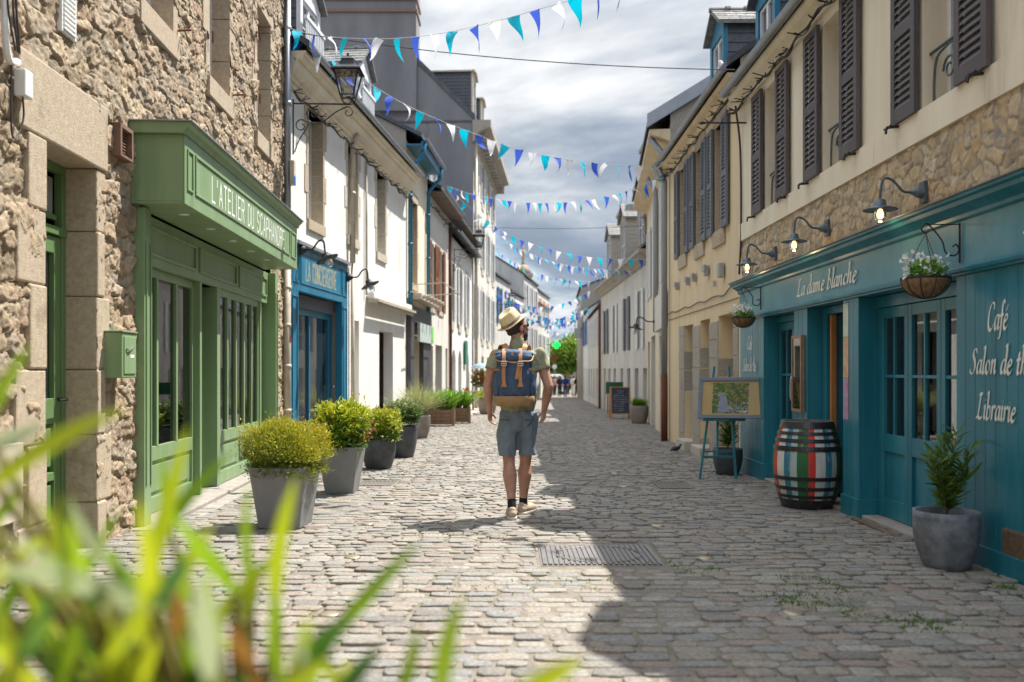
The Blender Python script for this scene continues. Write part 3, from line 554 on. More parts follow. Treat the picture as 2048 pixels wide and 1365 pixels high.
def dormer(w, s0, s1, zb, zt, n, depth, parent, cheek, frontm, rf, gable=.35, rail=None, winm='white_paint', flat=False, ridge=False):
    mb = MB(); P = w.P; d = MB()
    d.add([P(s0, zb, n), P(s0, zb, n-depth), P(s0, zt, n-depth), P(s0, zt, n)], [(0, 1, 2, 3)]); d.add([P(s1, zb, n), P(s1, zb, n-depth), P(s1, zt, n-depth), P(s1, zt, n)], [(0, 1, 2, 3)])
    d.add([P(s0, zt, n), P(s1, zt, n), P(s1, zt, n-depth), P(s0, zt, n-depth)], [(0, 1, 2, 3)])
    # hung slates on the cheeks
    rows = int((zt-zb)/.14)
    for s, e in ((s0, -1), (s1, 1)):
        for i in range(rows):
            z = zb+(zt-zb)*i/rows; h = (zt-zb)/rows; x = -(i % 2)*.1
            while x < depth:
                xa, xb = max(x, 0), min(x+.2, depth); x += .2
                if xb-xa > .02: d.add([P(s+e*.02, z, n-xa-.003), P(s+e*.02, z, n-xb+.003), P(s+e*.006, z+h*1.02, n-xb+.003), P(s+e*.006, z+h*1.02, n-xa-.003), P(s, z, n-xa), P(s, z, n-xb)], [(0, 1, 2, 3), (0, 1, 5, 4)])
    dm = d.build('dormer', cheek, parent)
    f = MB(); w.box(f, s0-.03, s0+.09, zb, zt, n-.02, n+.05); w.box(f, s1-.09, s1+.03, zb, zt, n-.02, n+.05); w.box(f, s0+.09, s1-.09, zt-.12, zt, n-.02, n+.049); w.box(f, s0+.09, s1-.09, zb, zb+.12, n-.02, n+.049)
    if gable: f.add([P(s0-.03, zt, n+.04), P(s1+.03, zt, n+.04), P((s0+s1)/2, zt+gable, n+.04)], [(0, 1, 2)])
    f.build('dormer_front', frontm, dm)
    window(w, s0+.1, s1-.1, zb+.13, zt-.13, dm, M[winm], M['glass'], n=n+.02, rows=2, fr=.04)
    r = MB(); sm = (s0+s1)/2; ov = .12
    for sa, sb in ((s0-ov, sm), (s1+ov, sm)):
        za, zb2 = zt-.03, zt+gable+.02; q = [P(sa, za, n+.15), P(sb, zb2, n+.15), P(sb, zb2, n-depth), P(sa, za, n-depth)]; t = [v+Vector((0, 0, .05)) for v in q]
        r.add(q+t, [(0, 1, 2, 3), (4, 5, 6, 7), (0, 1, 5, 4), (1, 2, 6, 5), (2, 3, 7, 6), (3, 0, 4, 7)])
        if gable > .05:
            L = math.hypot(sb-sa, zb2-za); nr = max(2, int(L/.13))
            for i in range(nr):
                t0, t1 = i/nr, (i+1)/nr; k = n+.15
                while k > n-depth:
                    k2 = max(k-random.uniform(.14, .22), n-depth); a0, a1 = sa+(sb-sa)*t0, sa+(sb-sa)*t1; z0, z1 = za+(zb2-za)*t0+.05, za+(zb2-za)*t1+.05; h = random.uniform(.012, .022)
                    r.add([P(a0, z0+h, k-.004), P(a0, z0+h, k2+.004), P(a1, z1+.003, k2+.004), P(a1, z1+.003, k-.004), P(a0, z0, k), P(a0, z0, k2)], [(0, 1, 2, 3), (0, 1, 5, 4)]); k = k2
    if ridge:
        k = n+.17
        while k > n-depth: r.tube([P(sm, zt+gable+.07, k), P(sm, zt+gable+.07, k-.28)], .045, 8); r.tube([P(sm, zt+gable+.08, k-.26), P(sm, zt+gable+.08, k-.34)], .06, 8); k -= .3
    r.build('dormer_roof', rf, dm)
    if rail:
        g = MB(); w.box(g, s0, s1, zb+.62, zb+.68, n+.10, n+.15); w.box(g, s0, s1, zb+.02, zb+.06, n+.10, n+.14); k = s0+.02
        while k < s1: w.box(g, k, k+.03, zb+.06, zb+.62, n+.11, n+.135); k += .09
        g.build('balustrade', rail, dm)
    return dm
def chimney(cx, cy, z0, z1, a, b, parent, m, capm, pots=2, rot=0):
    mb = MB(); mb.box(cx-a/2, cx+a/2, cy-b/2, cy+b/2, z0, z1); o = mb.build('chimney', m, parent, bevel=.01)
    c = MB(); c.box(cx-a/2-.06, cx+a/2+.06, cy-b/2-.06, cy+b/2+.06, z1+.001, z1+.12); c.box(cx-a/2-.02, cx+a/2+.02, cy-b/2-.02, cy+b/2+.02, z1+.121, z1+.2)
    for i in range(pots): c.lathe([(.09, 0), (.1, .02), (.08, .28), (.09, .3)], (cx+(i-(pots-1)/2)*a/(pots+.2), cy, z1+.2), 12)
    c.build('chimney_cap', capm, o); return o

# =================== L1 : rubble stone house ===================
S1 = WL1.S
L1 = thing('stone_house', 'rubble stone house with granite window frames behind the green shop sign', 'house', (-6.6, 6, 0))
doorS = (S1(78), S1(183)); shopS = (sy(WL1, 7.30), sy(WL1, 12.45))
wins1 = [(sy(WL1, y-.80), sy(WL1, y)) for y in (6.15, 8.24, 10.2, 12.33)]
holesL1 = [(doorS[0], doorS[1], -.3, 2.76)]+[(a, b, 4.36, 6.0) for a, b in wins1]+[(shopS[0]+.1, shopS[1]-.1, -.3, 2.75)]
rubble('rubble_wall', WL1, sy(WL1, 4.2), WL1.len, -.2, 7.2, .0125, holesL1, .235, .125, .036, M['rubble'], L1, 3, edge=.10, soft=.62, mw=.085)
mb = MB(); w = WL1; facade(mb, w, 0, sy(WL1, 4.2), -.2, 7.2, [], 0); shell(mb, w, 0, w.len, -.2, 7.2, 7, 2.6); mb.build('wall', M['rubble'], L1)
for a, b in wins1:  # reveals
    mb = MB(); facade(mb, w, a, b, 4.36, 6.0, [(a, b, 4.36, 6.0)], 0, .22); 
    surround(w, a, b, 4.36, 6.0, L1, M['granite'], lint=.3, sill=.21, q=(.13, .24), pr=.03, rev=.21, block=.42)
    window(w, a, b, 4.36, 6.0, L1, M['white_paint'], M['glass'], n=-.17)
roof(WL1, 0, WL1.len, 7.2, 7, 2.6, .3, M['slate'], L1)
# doorway
mb = MB()
for i, (z0, z1, kl, kr) in enumerate([(-.1, .34, .35, .20), (.343, .83, .24, .34), (.833, 1.30, .38, .18), (1.303, 1.83, .22, .30), (1.833, 2.30, .36, .16), (2.303, 2.757, .24, .20)]):
    w.box(mb, doorS[0]-kl, doorS[0]+.003, z0, z1, -.235, .045+.008*(i % 2)); w.box(mb, doorS[1]-.003, doorS[1]+kr*.8, z0, z1, -.235, .04+.008*((i+1) % 2))
w.box(mb, doorS[0]-.36, doorS[1]+.17, 2.76, 3.24, -.235, .055); mb.build('door_surround', M['granite'], L1, bevel=.014)
a, b = doorS; mb = MB(); B = w.box
B(mb, a, b, 2.25, 2.31, -.24, -.17); B(mb, a, b, 2.70, 2.76, -.24, -.18); B(mb, a, a+.06, .02, 2.70, -.24, -.18); B(mb, b-.06, b, .02, 2.70, -.24, -.18)
B(mb, a+.10, b-.10, 2.36, 2.40, -.235, -.20); mb.build('door_frame', M['green_dark'], L1, bevel=.005)
mb = MB(); B(mb, a+.12, b-.12, 2.40, 2.66, -.228, -.222); mb.build('transom_pane', M['glass_pale'], L1)
mb = MB(); la, lb = a+.062, b-.062
for q in ((la, la+.1, .05, 2.24), (lb-.1, lb, .05, 2.24)): B(mb, *q, -.235, -.19)
for z0, z1 in ((.05, .2), (.92, 1.1), (2.12, 2.24), (.52, .58)): B(mb, la+.1, lb-.1, z0, z1, -.235, -.192)
B(mb, la+.13, lb-.13, .23, .49, -.23, -.2); B(mb, la+.13, lb-.13, .62, .89, -.23, -.2); dr = mb.build('door', M['green_dark'], L1, bevel=.005)
mb = MB(); B(mb, la+.1, lb-.1, 1.1, 2.12, -.232, -.226); mb.build('pane', M['glass'], dr)
g = MB(); sc = (la+lb)/2; P = w.P
for ds in (-.14, 0, .14): g.tube([P(sc+ds, 1.1, -.205), P(sc+ds, 2.12, -.205)], .007, 6)
for zc in (1.3, 1.62, 1.94):
    for sg in (-1, 1):
        g.tube([P(sc+sg*(.07+.05*math.cos(t)*(1-t/9)), zc+.1*math.sin(t)*(1-t/9)*1.3, -.2) for t in [k*.45 for k in range(16)]], .006, 5)
g.build('iron_grille', M['iron'], dr)
g = MB(); g.tube([P(lb-.05, 1.09, -.19), P(lb-.05, 1.09, -.12)], .012, 8); g.tube([P(lb-.05, 1.09, -.125), P(lb-.17, 1.085, -.125)], .009, 8); g.build('handle', M['iron'], dr)
# iron pintles
mb = MB()
for a, b in wins1[1:]:
    for z in (4.75, 5.55):
        mb.tube([P(b+.02, z, .03), P(b+.22, z+.01, .07)], .009, 6); mb.tube([P(a-.22, z, .07), P(a-.04, z, .03)], .009, 6); mb.tube([P(a-.04, z-.05, .075), P(a-.04, z+.07, .075)], .011, 6)
    mb.tube([P(b+.12, 4.45, .02), P(b+.10, 4.45, .16)], .01, 6)
mb.build('shutter_pintles', M['rust'], L1)
# vent grilles
mb = MB(); s, z = S1(122), WL1.Z(25, S1(122)); B(mb, s-.11, s+.11, z-.16, z+.16, .0, .055)
for i in range(9): B(mb, s-.09, s+.09, z-.14+i*.032, z-.125+i*.032, .055, .064)
mb.build('vent_grille', M['plastic'], L1)
s, z = S1(228), WL1.Z(290, S1(228)); mb = MB(); B(mb, s-.13, s-.10, z-.11, z+.14, .0, .10); B(mb, s+.10, s+.13, z-.11, z+.14, .0, .10); B(mb, s-.1, s+.1, z+.11, z+.14, .0, .10); B(mb, s-.1, s+.1, z-.11, z-.09, .0, .1)
for i in range(8): B(mb, s-.1, s+.1, z-.08+i*.024, z-.07+i*.024, .035, .06)
mb.build('vent_hood', mat('terracotta_vent', (.22, .13, .09), (.14, .08, .05), 9, .9), L1)
pipe([WL1.P(WL1.len-.09, z, .09) for z in (7.2, 3.1)], .05, M['zinc'], L1, joints=[WL1.P(WL1.len-.09, z, .09) for z in (3.4, 5.2, 6.3)])
pipe([WL1.P(WL1.len-.1, z, .085) for z in (3.1, -.12)], .055, M['pipe_cream'], L1, joints=[WL1.P(WL1.len-.1, z, .085) for z in (.7, 1.35, 1.95, 2.5)])
mb = MB(); B(mb, WL1.len-.17, WL1.len-.05, 4.0, 4.35, .14, .2); mb.build('junction_box', M['pipe_cream'], L1); mb = MB(); B(mb, WL1.len-.165, WL1.len-.055, 4.0, 4.13, .2005, .206); mb.build('blue_sticker', mat('blue_sticker', (.0, .15, .5)), L1)
hb = MB(); q = [(0, -.5), (.45, .05), (.42, .32), (.2, .42), (0, .25), (-.2, .42), (-.42, .32), (-.45, .05)]; hz = WL1.Z(678, WL1.len-.1)
hb.add([P(WL1.len-.1+x*.075, hz+y*.11, .143) for x, y in q]+[P(WL1.len-.1+x*.075, hz+y*.11, .146) for x, y in q], [tuple(range(8)), tuple(range(8, 16))]); hb.build('heart_sticker', mat('red_sticker', (.6, .02, .02)), L1)
# --- green shopfront ---
a, b = shopS; G = M['green']; m2 = .10
sf = MB(); bz = .03
B(sf, a, a+.16, bz, 2.62, -.1, m2); B(sf, a+.03, a+.05, .35, 2.35, m2, m2+.012); B(sf, a+.13, a+.15, .35, 2.35, m2, m2+.012)      # near pilaster
B(sf, b-.16, b, bz, 2.62, -.1, m2); B(sf, b-.14, b-.12, .35, 2.35, m2, m2+.012); B(sf, b-.04, b-.02, .35, 2.35, m2, m2+.012)
B(sf, a+.16, b-.16, 2.2, 2.62, -.06, .0)          # lintel band
for k in range(3):
    x0 = a+.25+k*(b-a-.4)/3; x1 = a+.25+(k+1)*(b-a-.4)/3-.12
    B(sf, x0, x1, 2.28, 2.31, .0, .018); B(sf, x0, x1, 2.51, 2.54, .0, .018); B(sf, x0, x0+.03, 2.31, 2.51, .0, .017); B(sf, x1-.03, x1, 2.31, 2.51, .0, .017)
SF = sf.build('shopfront', G, L1, bevel=.004)
D1, D2 = WL1.S(388, -.06), WL1.S(437, -.02)
def glazed(x0, x1, n, zr, zt, parts, parent, G, gm=M['shopglass'], base=bz):
    f = MB(); fr = .055; B = WL1.box
    B(f, x0, x0+fr, base, zt, n-.05, n); B(f, x1-fr, x1, base, zt, n-.05, n)
    for z0, z1 in ((base, base+.14), (zr-.13, zr), (zt-.08, zt)): B(f, x0+fr, x1-fr, z0, z1, n-.05, n-.002)
    for i in range(1, parts): x = x0+(x1-x0)*i/parts; B(f, x-.025, x+.025, zr, zt-.08, n-.045, n+.003)
    for i in range(max(1, parts//2)):
        k = max(1, parts//2); xa = x0+fr+(x1-x0-2*fr)*i/k+.03; xb = x0+fr+(x1-x0-2*fr)*(i+1)/k-.03; B(f, xa-.03, xb+.03, base+.14, zr-.13, n-.05, n-.03); B(f, xa+.02, xb-.02, base+.18, zr-.17, n-.03, n-.014)
    o = f.build('glazed_panel', G, parent, bevel=.004); g = MB(); B(g, x0+fr, x1-fr, zr, zt-.08, n-.03, n-.026); g.build('pane', gm, parent); return o
glazed(a+.24, D1, -.06, .62, 2.2, 3, SF, G); glazed(D2, b-.62, -.02, .62, 2.2, 5, SF, G)
for q in ((D1, D1+.07, -.6, .0), (D2-.12, D2, -.6, .0), (a+.16, a+.24, -.1, -.03), (b-.62, b-.55, -.1, .0), (b-.55, b-.16, -.12, -.07)): f = MB(); B(f, q[0], q[1], bz, 2.2, q[2], q[3]); f.build('reveal_panel', G, SF, bevel=.004)
f = MB(); B(f, D1+.08, D2-.12, bz, 2.2, -.62, -.58); B(f, D1+.18, D2-.2, .2, .7, -.58, -.56); o = f.build('door', M['green_dark'], SF); g = MB(); B(g, D1+.2, D2-.22, .85, 2.1, -.579, -.573); g.build('pane', M['glass'], SF)
for i in range(1): 
    r = MB(); B(r, a+.1, b-.1, -.05, 2.6, -2.4, -2.35); B(r, a+.1, b-.1, -.05, .0, -2.4, -.1); B(r, a+.1, a+.12, 0, 2.6, -2.35, -.1); B(r, b-.12, b-.1, 0, 2.6, -2.35, -.1); r.build('room_lining', M['interior'], L1)
zb, zt, no = 2.64, 3.20, .44
sg = MB(); s0g, s1g = a-.06, WL1.S(594, no)
B(sg, s0g, s1g, zb, zb+.02, 0, no-.012); B(sg, s0g, s0g+.02, zb+.02, zt, 0, no-.012); B(sg, s1g-.02, s1g, zb+.02, zt, 0, no-.012); B(sg, s0g, s1g, zb, zt, no-.012, no)
def mould(x0, x1, z0, z1, n, t=.022, h=.012):
    B(sg, x0, x1, z0, z0+t, n, n+h); B(sg, x0, x1, z1-t, z1, n, n+h); B(sg, x0, x0+t, z0+t, z1-t, n, n+h-.001); B(sg, x1-t, x1, z0+t, z1-t, n, n+h-.001)
mould(s0g+.06, s0g+.22, zb+.12, zt-.1, no); mould(s0g+.28, s1g-.5, zb+.12, zt-.1, no); mould(s1g-.42, s1g-.1, zb+.12, zt-.1, no)
SG = sg.build('sign_box', G, SF, bevel=.004)
cn = MB(); pr = [(0, zt), (no+.01, zt), (no+.02, zt+.025), (no+.035, zt+.05), (no+.06, zt+.065), (no+.065, zt+.09), (0, zt+.09)]
WL1.sweep(cn, s0g-.05, s1g+.05, pr); o = cn.build('sign_cornice', G, SF); cn = MB(); B(cn, s0g-.07, s1g+.07, zt+.091, zt+.10, 0, no+.08); cn.build('zinc_capping', M['zinc'], SF)
sp = MB()
for i in range(6): s = s0g+.5+i*.8; c = WL1.P(s, zb-.004, .28); sp.lathe([(.04, -.002), (.045, 0), (.045, .006)], c, 16)
sp.build('recessed_spotlights', M['plastic'], SF)
capitals("L'ATELIER DU SCAPHANDRE", WL1, WL1.S(424, no), zb+.165, no, .215, WL1.S(568, no)-WL1.S(424, no), SF, M['letter'], th=.10)

# =================== L2 : white house with blue shop ===================
S2 = lambda px, n=0: WL2.S(px, n)
GR = dict(lint=.24, sill=.17, q=(.10, .2), pr=.012, rev=.22, block=.44)
W2 = [dict(s=(S2(645)-.78, S2(645)), z=(3.72, 5.5), sur='granite', sk=GR), dict(s=(S2(715)-.72, S2(715)), z=(3.8, 5.5), sur='quoin', sk=GR, gm='glass_pale'), dict(s=(S2(770)-.78, S2(770)), z=(3.8, 5.5), sur='quoin', sk=GR, gm='glass_pale')]
blue0, blue1 = .06, S2(695, .1)
doorw = (S2(786)-1.35, S2(786)); sidew = (S2(718)-.55, S2(718))
op2 = W2+[dict(s=doorw, z=(-.3, 2.15), kind='none'), dict(s=sidew, z=(.2, 2.25), kind='none'), dict(s=(blue0+.25, blue1-.1), z=(-.3, 2.9), kind='none')]
L2 = house('white_house', 'white rendered house with cream eaves cornice and a petrol blue shopfront', WL2, 0, WL2.len, -.4, 5.72, 'render_white', 'slate', op2, D=7, rise=2.9, ov=.42, rev=.22, rz=.30)
mb = MB(); w = WL2; w.sweep(mb, 0, WL2.len+.05, [(0, 5.56), (.05, 5.56), (.05, 5.62), (.09, 5.63), (.09, 5.68), (.14, 5.70), (.19, 5.75), (.225, 5.84), (.225, 5.88), (.30, 5.89), (.31, 5.95), (.35, 5.96), (.35, 6.0), (0, 6.0)]); mb.build('cornice', M['render_cream'], L2)
gutter(WL2, 0, WL2.len, 6.05, .42, L2, M['zinc'], .055)
mb = MB(); w.box(mb, doorw[0], doorw[1], -.2, 2.15, -.5, -.45); mb.build('frosted_door', M['frost'], L2); mb = MB(); w.box(mb, doorw[1]-.75, doorw[1]-.70, -.2, 2.15, -.45, -.40); w.box(mb, doorw[0], doorw[1], -.2, -.1, -.45, -.40); mb.build('door_frame', M['iron'], L2)
mb = MB(); w.box(mb, sidew[0], sidew[1], .2, 2.25, -.2, -.16); mb.build('infill', M['render_cream'], L2)
pipe([w.P(S2(697), 5.7, .2), w.P(S2(697), 5.5, .08), w.P(S2(697), 3.3, .08)], .05, M['pipe_cream'], L2, joints=[w.P(S2(697), 4.6, .08)])
pipe([w.P(S2(699), 3.3, .06), w.P(S2(699), -.2, .06)], .035, M['pipe_cream'], L2)
pipe([w.P(S2(729), 5.5, .04), w.P(S2(729), 2.8, .04)], .022, M['pipe_cream'], L2, name='cable_duct')
for s_ in (w.len*.14, w.len*.55): dormer(WL2, s_, s_+1.0, 6.35, 7.45, -.18, 2.2, L2, M['slate'], M['white_paint'], M['slate_lichen'], gable=.42, rail=M['white_paint'], ridge=True)
aw = MB(); s0a, s1a = S2(742, .1), S2(852, .3); s1a = min(s1a, WL2.len)
w.box(aw, s0a, s1a, 2.74, 2.88, .02, .16); o = aw.build('awning_cassette', M['plastic'], L2, bevel=.03); aw = MB(); w.box(aw, s0a, s1a, 2.68, 2.73, .16, .26); w.box(aw, s0a+.1, s1a-.1, 2.60, 2.68, .2, .215); w.box(aw, s0a+.03, s0a+.06, 2.66, 2.74, .02, .22)
aw.build('awning_bar', M['pipe_cream'], L2)
BL = M['blue']; f = MB(); B = w.box; n_ = .10
B(f, blue0, blue0+.36, -.1, 2.5, -.02, n_); B(f, blue1-.36, blue1, -.12, 2.5, -.02, n_)
B(f, blue0, blue1, 2.5, 3.2, -.02, n_+.001)
for x0, x1, z0, z1 in ((blue0+.06, blue0+.30, .15, 2.42), (blue1-.30, blue1-.06, .15, 2.42), (blue0+.45, blue1-.42, 2.62, 3.1), (blue1-.34, blue1-.08, 2.62, 3.1), (blue0+.08, blue0+.38, 2.62, 3.1)):
    t = .02; B(f, x0, x1, z0, z0+t, n_, n_+.014); B(f, x0, x1, z1-t, z1, n_, n_+.014); B(f, x0, x0+t, z0+t, z1-t, n_, n_+.013); B(f, x1-t, x1, z0+t, z1-t, n_, n_+.013)
SB = f.build('shopfront', BL, L2, bevel=.004)
f = MB(); B(f, blue0-.03, blue1+.04, 3.2, 3.25, -.01, .17); f.build('zinc_capping', M['zinc'], SB)
f = MB(); x0, x1 = blue0+.37, blue1-.37; B(f, x0, x1, 2.28, 2.49, -.16, -.05); f.build('roller_shutter_box', mat('grey_blue_box', (.10, .12, .15)), SB)
xm = S2(664, -.1)-.15
for (p, q, nm) in ((x0, xm, 'window'), (xm+.05, x1, 'door')):
    f = MB(); fr = .07; B(f, p, p+fr, -.08, 2.28, -.16, -.10); B(f, q-fr, q, -.08, 2.28, -.16, -.10); B(f, p+fr, q-fr, -.08, .35, -.16, -.101); B(f, p+fr, q-fr, 2.18, 2.28, -.16, -.101)
    if nm == 'window': xx = (p+q)/2; B(f, xx-.03, xx+.03, .35, 2.18, -.16, -.099)
    o = f.build(nm, BL, SB, bevel=.004); g = MB(); B(g, p+fr, q-fr, .35, 2.18, -.14, -.135); g.build('pane', M['glass'], SB)
g = MB(); c = w.P(xm+.11, 1.0, -.06); g.lathe([(.0, -.03), (.022, -.02), (.03, 0), (.022, .02), (0, .03)], c, 12); g.build('door_knob', M['steel'], SB, smooth=True)
capitals('LA CONCIERGERIE', WL2, S2(612, .1), 2.70, n_, .29, S2(672, .1)-S2(612, .1), SB, M['gold'], th=.11)

# =================== L3 / L4 / L5 ===================
w = WL3; S3 = w.S
L3 = house('narrow_cream_house', 'narrow cream house with bright blue drainpipes and blue soffit', w, 0, L3M, -.5, 6.95, 'render_cream', 'slate', [
    dict(s=(S3(833)-.8, S3(833)), z=(3.5, 5.6), sur='granite', sk=dict(GR, pr=.02)), dict(s=(S3(838)-.9, S3(838)), z=(-.4, 2.1), kind='none')], D=8, rise=2.2, ov=.4, rev=.25, shellm='granite_grey')
mb = MB(); w.box(mb, 0, L3M, 6.80, 6.84, .0, .42); w.sweep(mb, 0, L3M, [(.38, 6.70), (.42, 6.70), (.42, 6.90), (.38, 6.90)]); mb.build('soffit', M['blue'], L3)
gutter(w, 0, L3M, 6.98, .48, L3, M['zinc'])
for px in (814, 851): s = S3(px); s = max(s, .12); pipe([w.P(s, 6.95, .45), w.P(s, 6.6, .40), w.P(s, 6.25, .08), w.P(s, 2.9, .08)], .055, M['blue'], L3, joints=[w.P(s, z, .08) for z in (3.2, 4.4, 5.6)])
f = MB(); B = w.box; B(f, .03, .5, -.4, 2.5, 0, .12); B(f, S3(838)+.02, L3M-.03, -.4, 2.5, 0, .12); B(f, .03, L3M-.03, 2.5, 2.9, 0, .13); sdk = f.build('shopfront', M['dark_shop'], L3, bevel=.01)
f = MB(); B(f, S3(838)-.9, S3(838), -.4, 2.1, -.25, -.2); f.build('door', M['dark_shop'], sdk)
f = MB(); B(f, S3(836)-.85, S3(853), 2.02, 2.5, .131, .2); f.build('sign_panel', mat('pale_green_sign_panel', (.45, .52, .50), (.35, .42, .40), 5), sdk); f = MB(); B(f, S3(848), S3(852.5), 2.08, 2.46, .201, .21); f.build('green_strip', mat('lime_panel', (.18, .55, .10)), sdk)
mb = MB(); B(mb, .2, L3M-.1, 3.05, 3.2, .05, .35)
for i in range(5): s = .4+i*.6; mb.tube([w.P(s, 3.12, .35), w.P(s, 3.12, .55)], .05, 8)
mb.tube([w.P(.2, 3.4, .1), w.P(.2, 3.45, .9), w.P(L3M, 3.45, .9), w.P(L3M, 3.4, .1)], .015, 6); mb.build('folded_awning', M['pipe_cream'], L3)
sB = dict(sh='shutter_brown', sw=.42, sill='quoin')
L4 = house('brown_shuttered_house', 'off-white house with brown louvered shutters left of the arched ground floor', w, L3M+.01, L4M, -.6, 6.35, 'render_offwhite', 'slate', [
    dict(s=(S3(868)-.75, S3(868)), z=(3.1, 5.0), **sB), dict(s=(S3(884)-.75, S3(884)), z=(3.1, 5.0), **sB), dict(s=(S3(866)-.9, S3(866)), z=(-.5, 2.0), kind='none'), dict(s=(S3(884)-1.4, S3(884)), z=(-.5, 2.05), rows=1, fm='shutter_white'), dict(s=(S3(895)-.5, S3(895)), z=(-.5, 2.0), rows=1)], D=8, rise=2.2, ov=.4)
so = MB(); w.box(so, L3M+.02, WL3.len, 6.32, 6.36, .0, .44); so.build('soffit', mat('brown_soffit', (.13, .09, .07), (.18, .13, .10), 3), L4)
gutter(w, L3M+.02, L4M, 6.44, .5, L4, M['zinc'])
dormer(w, L4M-2.2, L4M-1.1, 6.6, 7.7, -.3, 1.8, L4, M['slate'], M['white_paint'], M['zinc'], gable=.12)
pipe([w.P(L4M-.05, 6.2, .06), w.P(L4M-.05, .4, .06)], .05, M['rust'], L4)
def arches(root, w, centers, ww, zs, m):
    for s in centers:
        mb = MB(); P = w.P; K = 10; r_ = ww/2
        for sg in (-1, 1): # spandrels
            pts = [(s+sg*r_, zs+r_)]+[(s+sg*r_*math.cos(math.pi/2*i/K), zs+r_*math.sin(math.pi/2*i/K)) for i in range(K+1)]
            mb.add([P(x, z, 0) for x, z in pts]+[P(x, z, -.2) for x, z in pts], [tuple(range(K+2)), tuple(range(K+2, 2*K+4))]+[(i, i+1, i+1+K+2, i+K+2) for i in range(1, K+1)])
        mb.build('arch_spandrel', m, root)
AS = [S3(909)-.2, S3(921)-.2, S3(936)-.2]
SW = dict(sh='shutter_white', solid=False, sw=.36, sur='quoin', sk=dict(lint=.2, sill=.3, q=(.1, .16), rev=.2, block=.5))
L5 = house('arched_house', 'white house with three round arched openings and white shutters above', w, L4M+.01, WL3.len, -.8, 5.85, 'render_white', 'slate', [
    dict(s=(S3(906)-.7, S3(906)), z=(2.95, 4.95), **SW), dict(s=(S3(921)-.7, S3(921)), z=(2.95, 4.95), **SW), dict(s=(S3(935)-.7, S3(935)), z=(2.95, 4.95), **SW)]+[dict(s=(c-.5, c+.5), z=(-.8, 2.0), kind='block', fm='granite_grey') for c in AS], D=8, rise=2.2, ov=.3, rev=.3)
arches(L5, w, AS, 1.0, 1.5, M['render_white'])
gutter(w, L4M+.02, w.len, 5.95, .36, L5, M['zinc'])
mb = MB(); w.box(mb, S3(929)-.4, S3(929)+.3, 1.5, 2.4, .03, .10); mb.build('green_sign_board', mat('green_board', (.03, .16, .10), (.05, .22, .15), 9), L5)
mb = MB(); w.box(mb, S3(915), S3(944), -.45, -.30, 0, .5); w.box(mb, S3(921), S3(944), -.5, -.45, 0, .8); mb.build('doorstep', M['kerbstone'], L5)

# =================== L6 tall house with dark gable ===================
w = WL6; S6 = w.S; D6 = 10; e6 = 11.6
SW6 = dict(sh='shutter_white', solid=False, sw=.42, sur='quoin', sk=dict(lint=.2, sill=.3, q=(.1, .16), rev=.2, block=.5)); op = []
for i in range(4):
    s = .8+i*2.85
    op += [dict(s=(s, s+.95), z=(2.7, 4.9), **SW6), dict(s=(s, s+.95), z=(5.9, 7.9), **SW6), dict(s=(s, s+.95), z=(8.9, 10.6), **SW6), dict(s=(s, s+1.1), z=(-.9, 1.9), fm='shutter_white', rows=2)]
L6 = house('tall_gabled_house', 'tall dark gabled house rising behind the lower white roofs', w, 0, w.len, -1, e6, 'gable_grey', None, op, D=D6, rise=.01, wall=False)
mb = MB(); facade(mb, w, 0, w.len, -1, e6, [(o['s'][0], o['s'][1], *o['z']) for o in op], .012, .2); mb.build('street_facade', M['render_offwhite'], L6)
P = w.P
for s_ in (0, w.len): mb = MB(); mb.add([P(s_, e6-.1, .05), P(s_, e6+.08, .05), P(s_, 16.88, -5.2), P(s_, 16.88, -D6), P(s_, e6-.1, -D6)], [(0, 1, 2, 3, 4)]); mb.build('gable', M['gable_grey'], L6)
mb = MB(); q = [P(-.04, e6, .1), P(w.len+.1, e6, .1), P(w.len+.1, 16.9, -5.2), P(-.04, 16.9, -5.2)]; mb.add(q+[v+Vector((0, 0, .25)) for v in q], [(0, 1, 2, 3), (4, 5, 6, 7), (0, 1, 5, 4), (1, 2, 6, 5), (2, 3, 7, 6), (3, 0, 4, 7)]); mb.build('roof', M['slate'], L6)
cw0 = U(615, 0, 37.1).x; cw1 = U(832, 0, 37.1).x; mb = MB(); mb.box(cw0, cw1, 37.15, 38.6, 12, 19.5); ch = mb.build('chimney', M['gable_grey'], L6)
mb = MB(); zc = U(0, 22, 37).z
for z in (zc, zc+.5, zc+1.6): mb.box(cw0-.05, cw1+.05, 37.08, 38.7, z, z+.12)
mb.build('brick_bands', mat('brown_brick_band', (.18, .10, .07), (.25, .15, .10), 12), ch)
mb = MB(); w.sweep(mb, -.1, w.len+.1, [(0, e6-.9), (.1, e6-.8), (.25, e6-.5), (.55, e6-.35), (.75, e6-.3), (.75, e6), (0, e6)])
k = .3
while k < w.len: w.box(mb, k, k+.25, e6-.75, e6-.36, .1, .5); k += .7
mb.build('cornice', M['granite_grey'], L6)
for i, s in enumerate((.5, 4.3, 8.2)): dormer(w, s, s+1.3, e6+.2, e6+2.2, -.1, 2.6, L6, M['slate'], M['quoin'], M['quoin'], gable=.12)
pipe([w.P(.15, e6-.7, .12), w.P(.15, -.6, .12)], .07, M['pipe_cream'], L6)

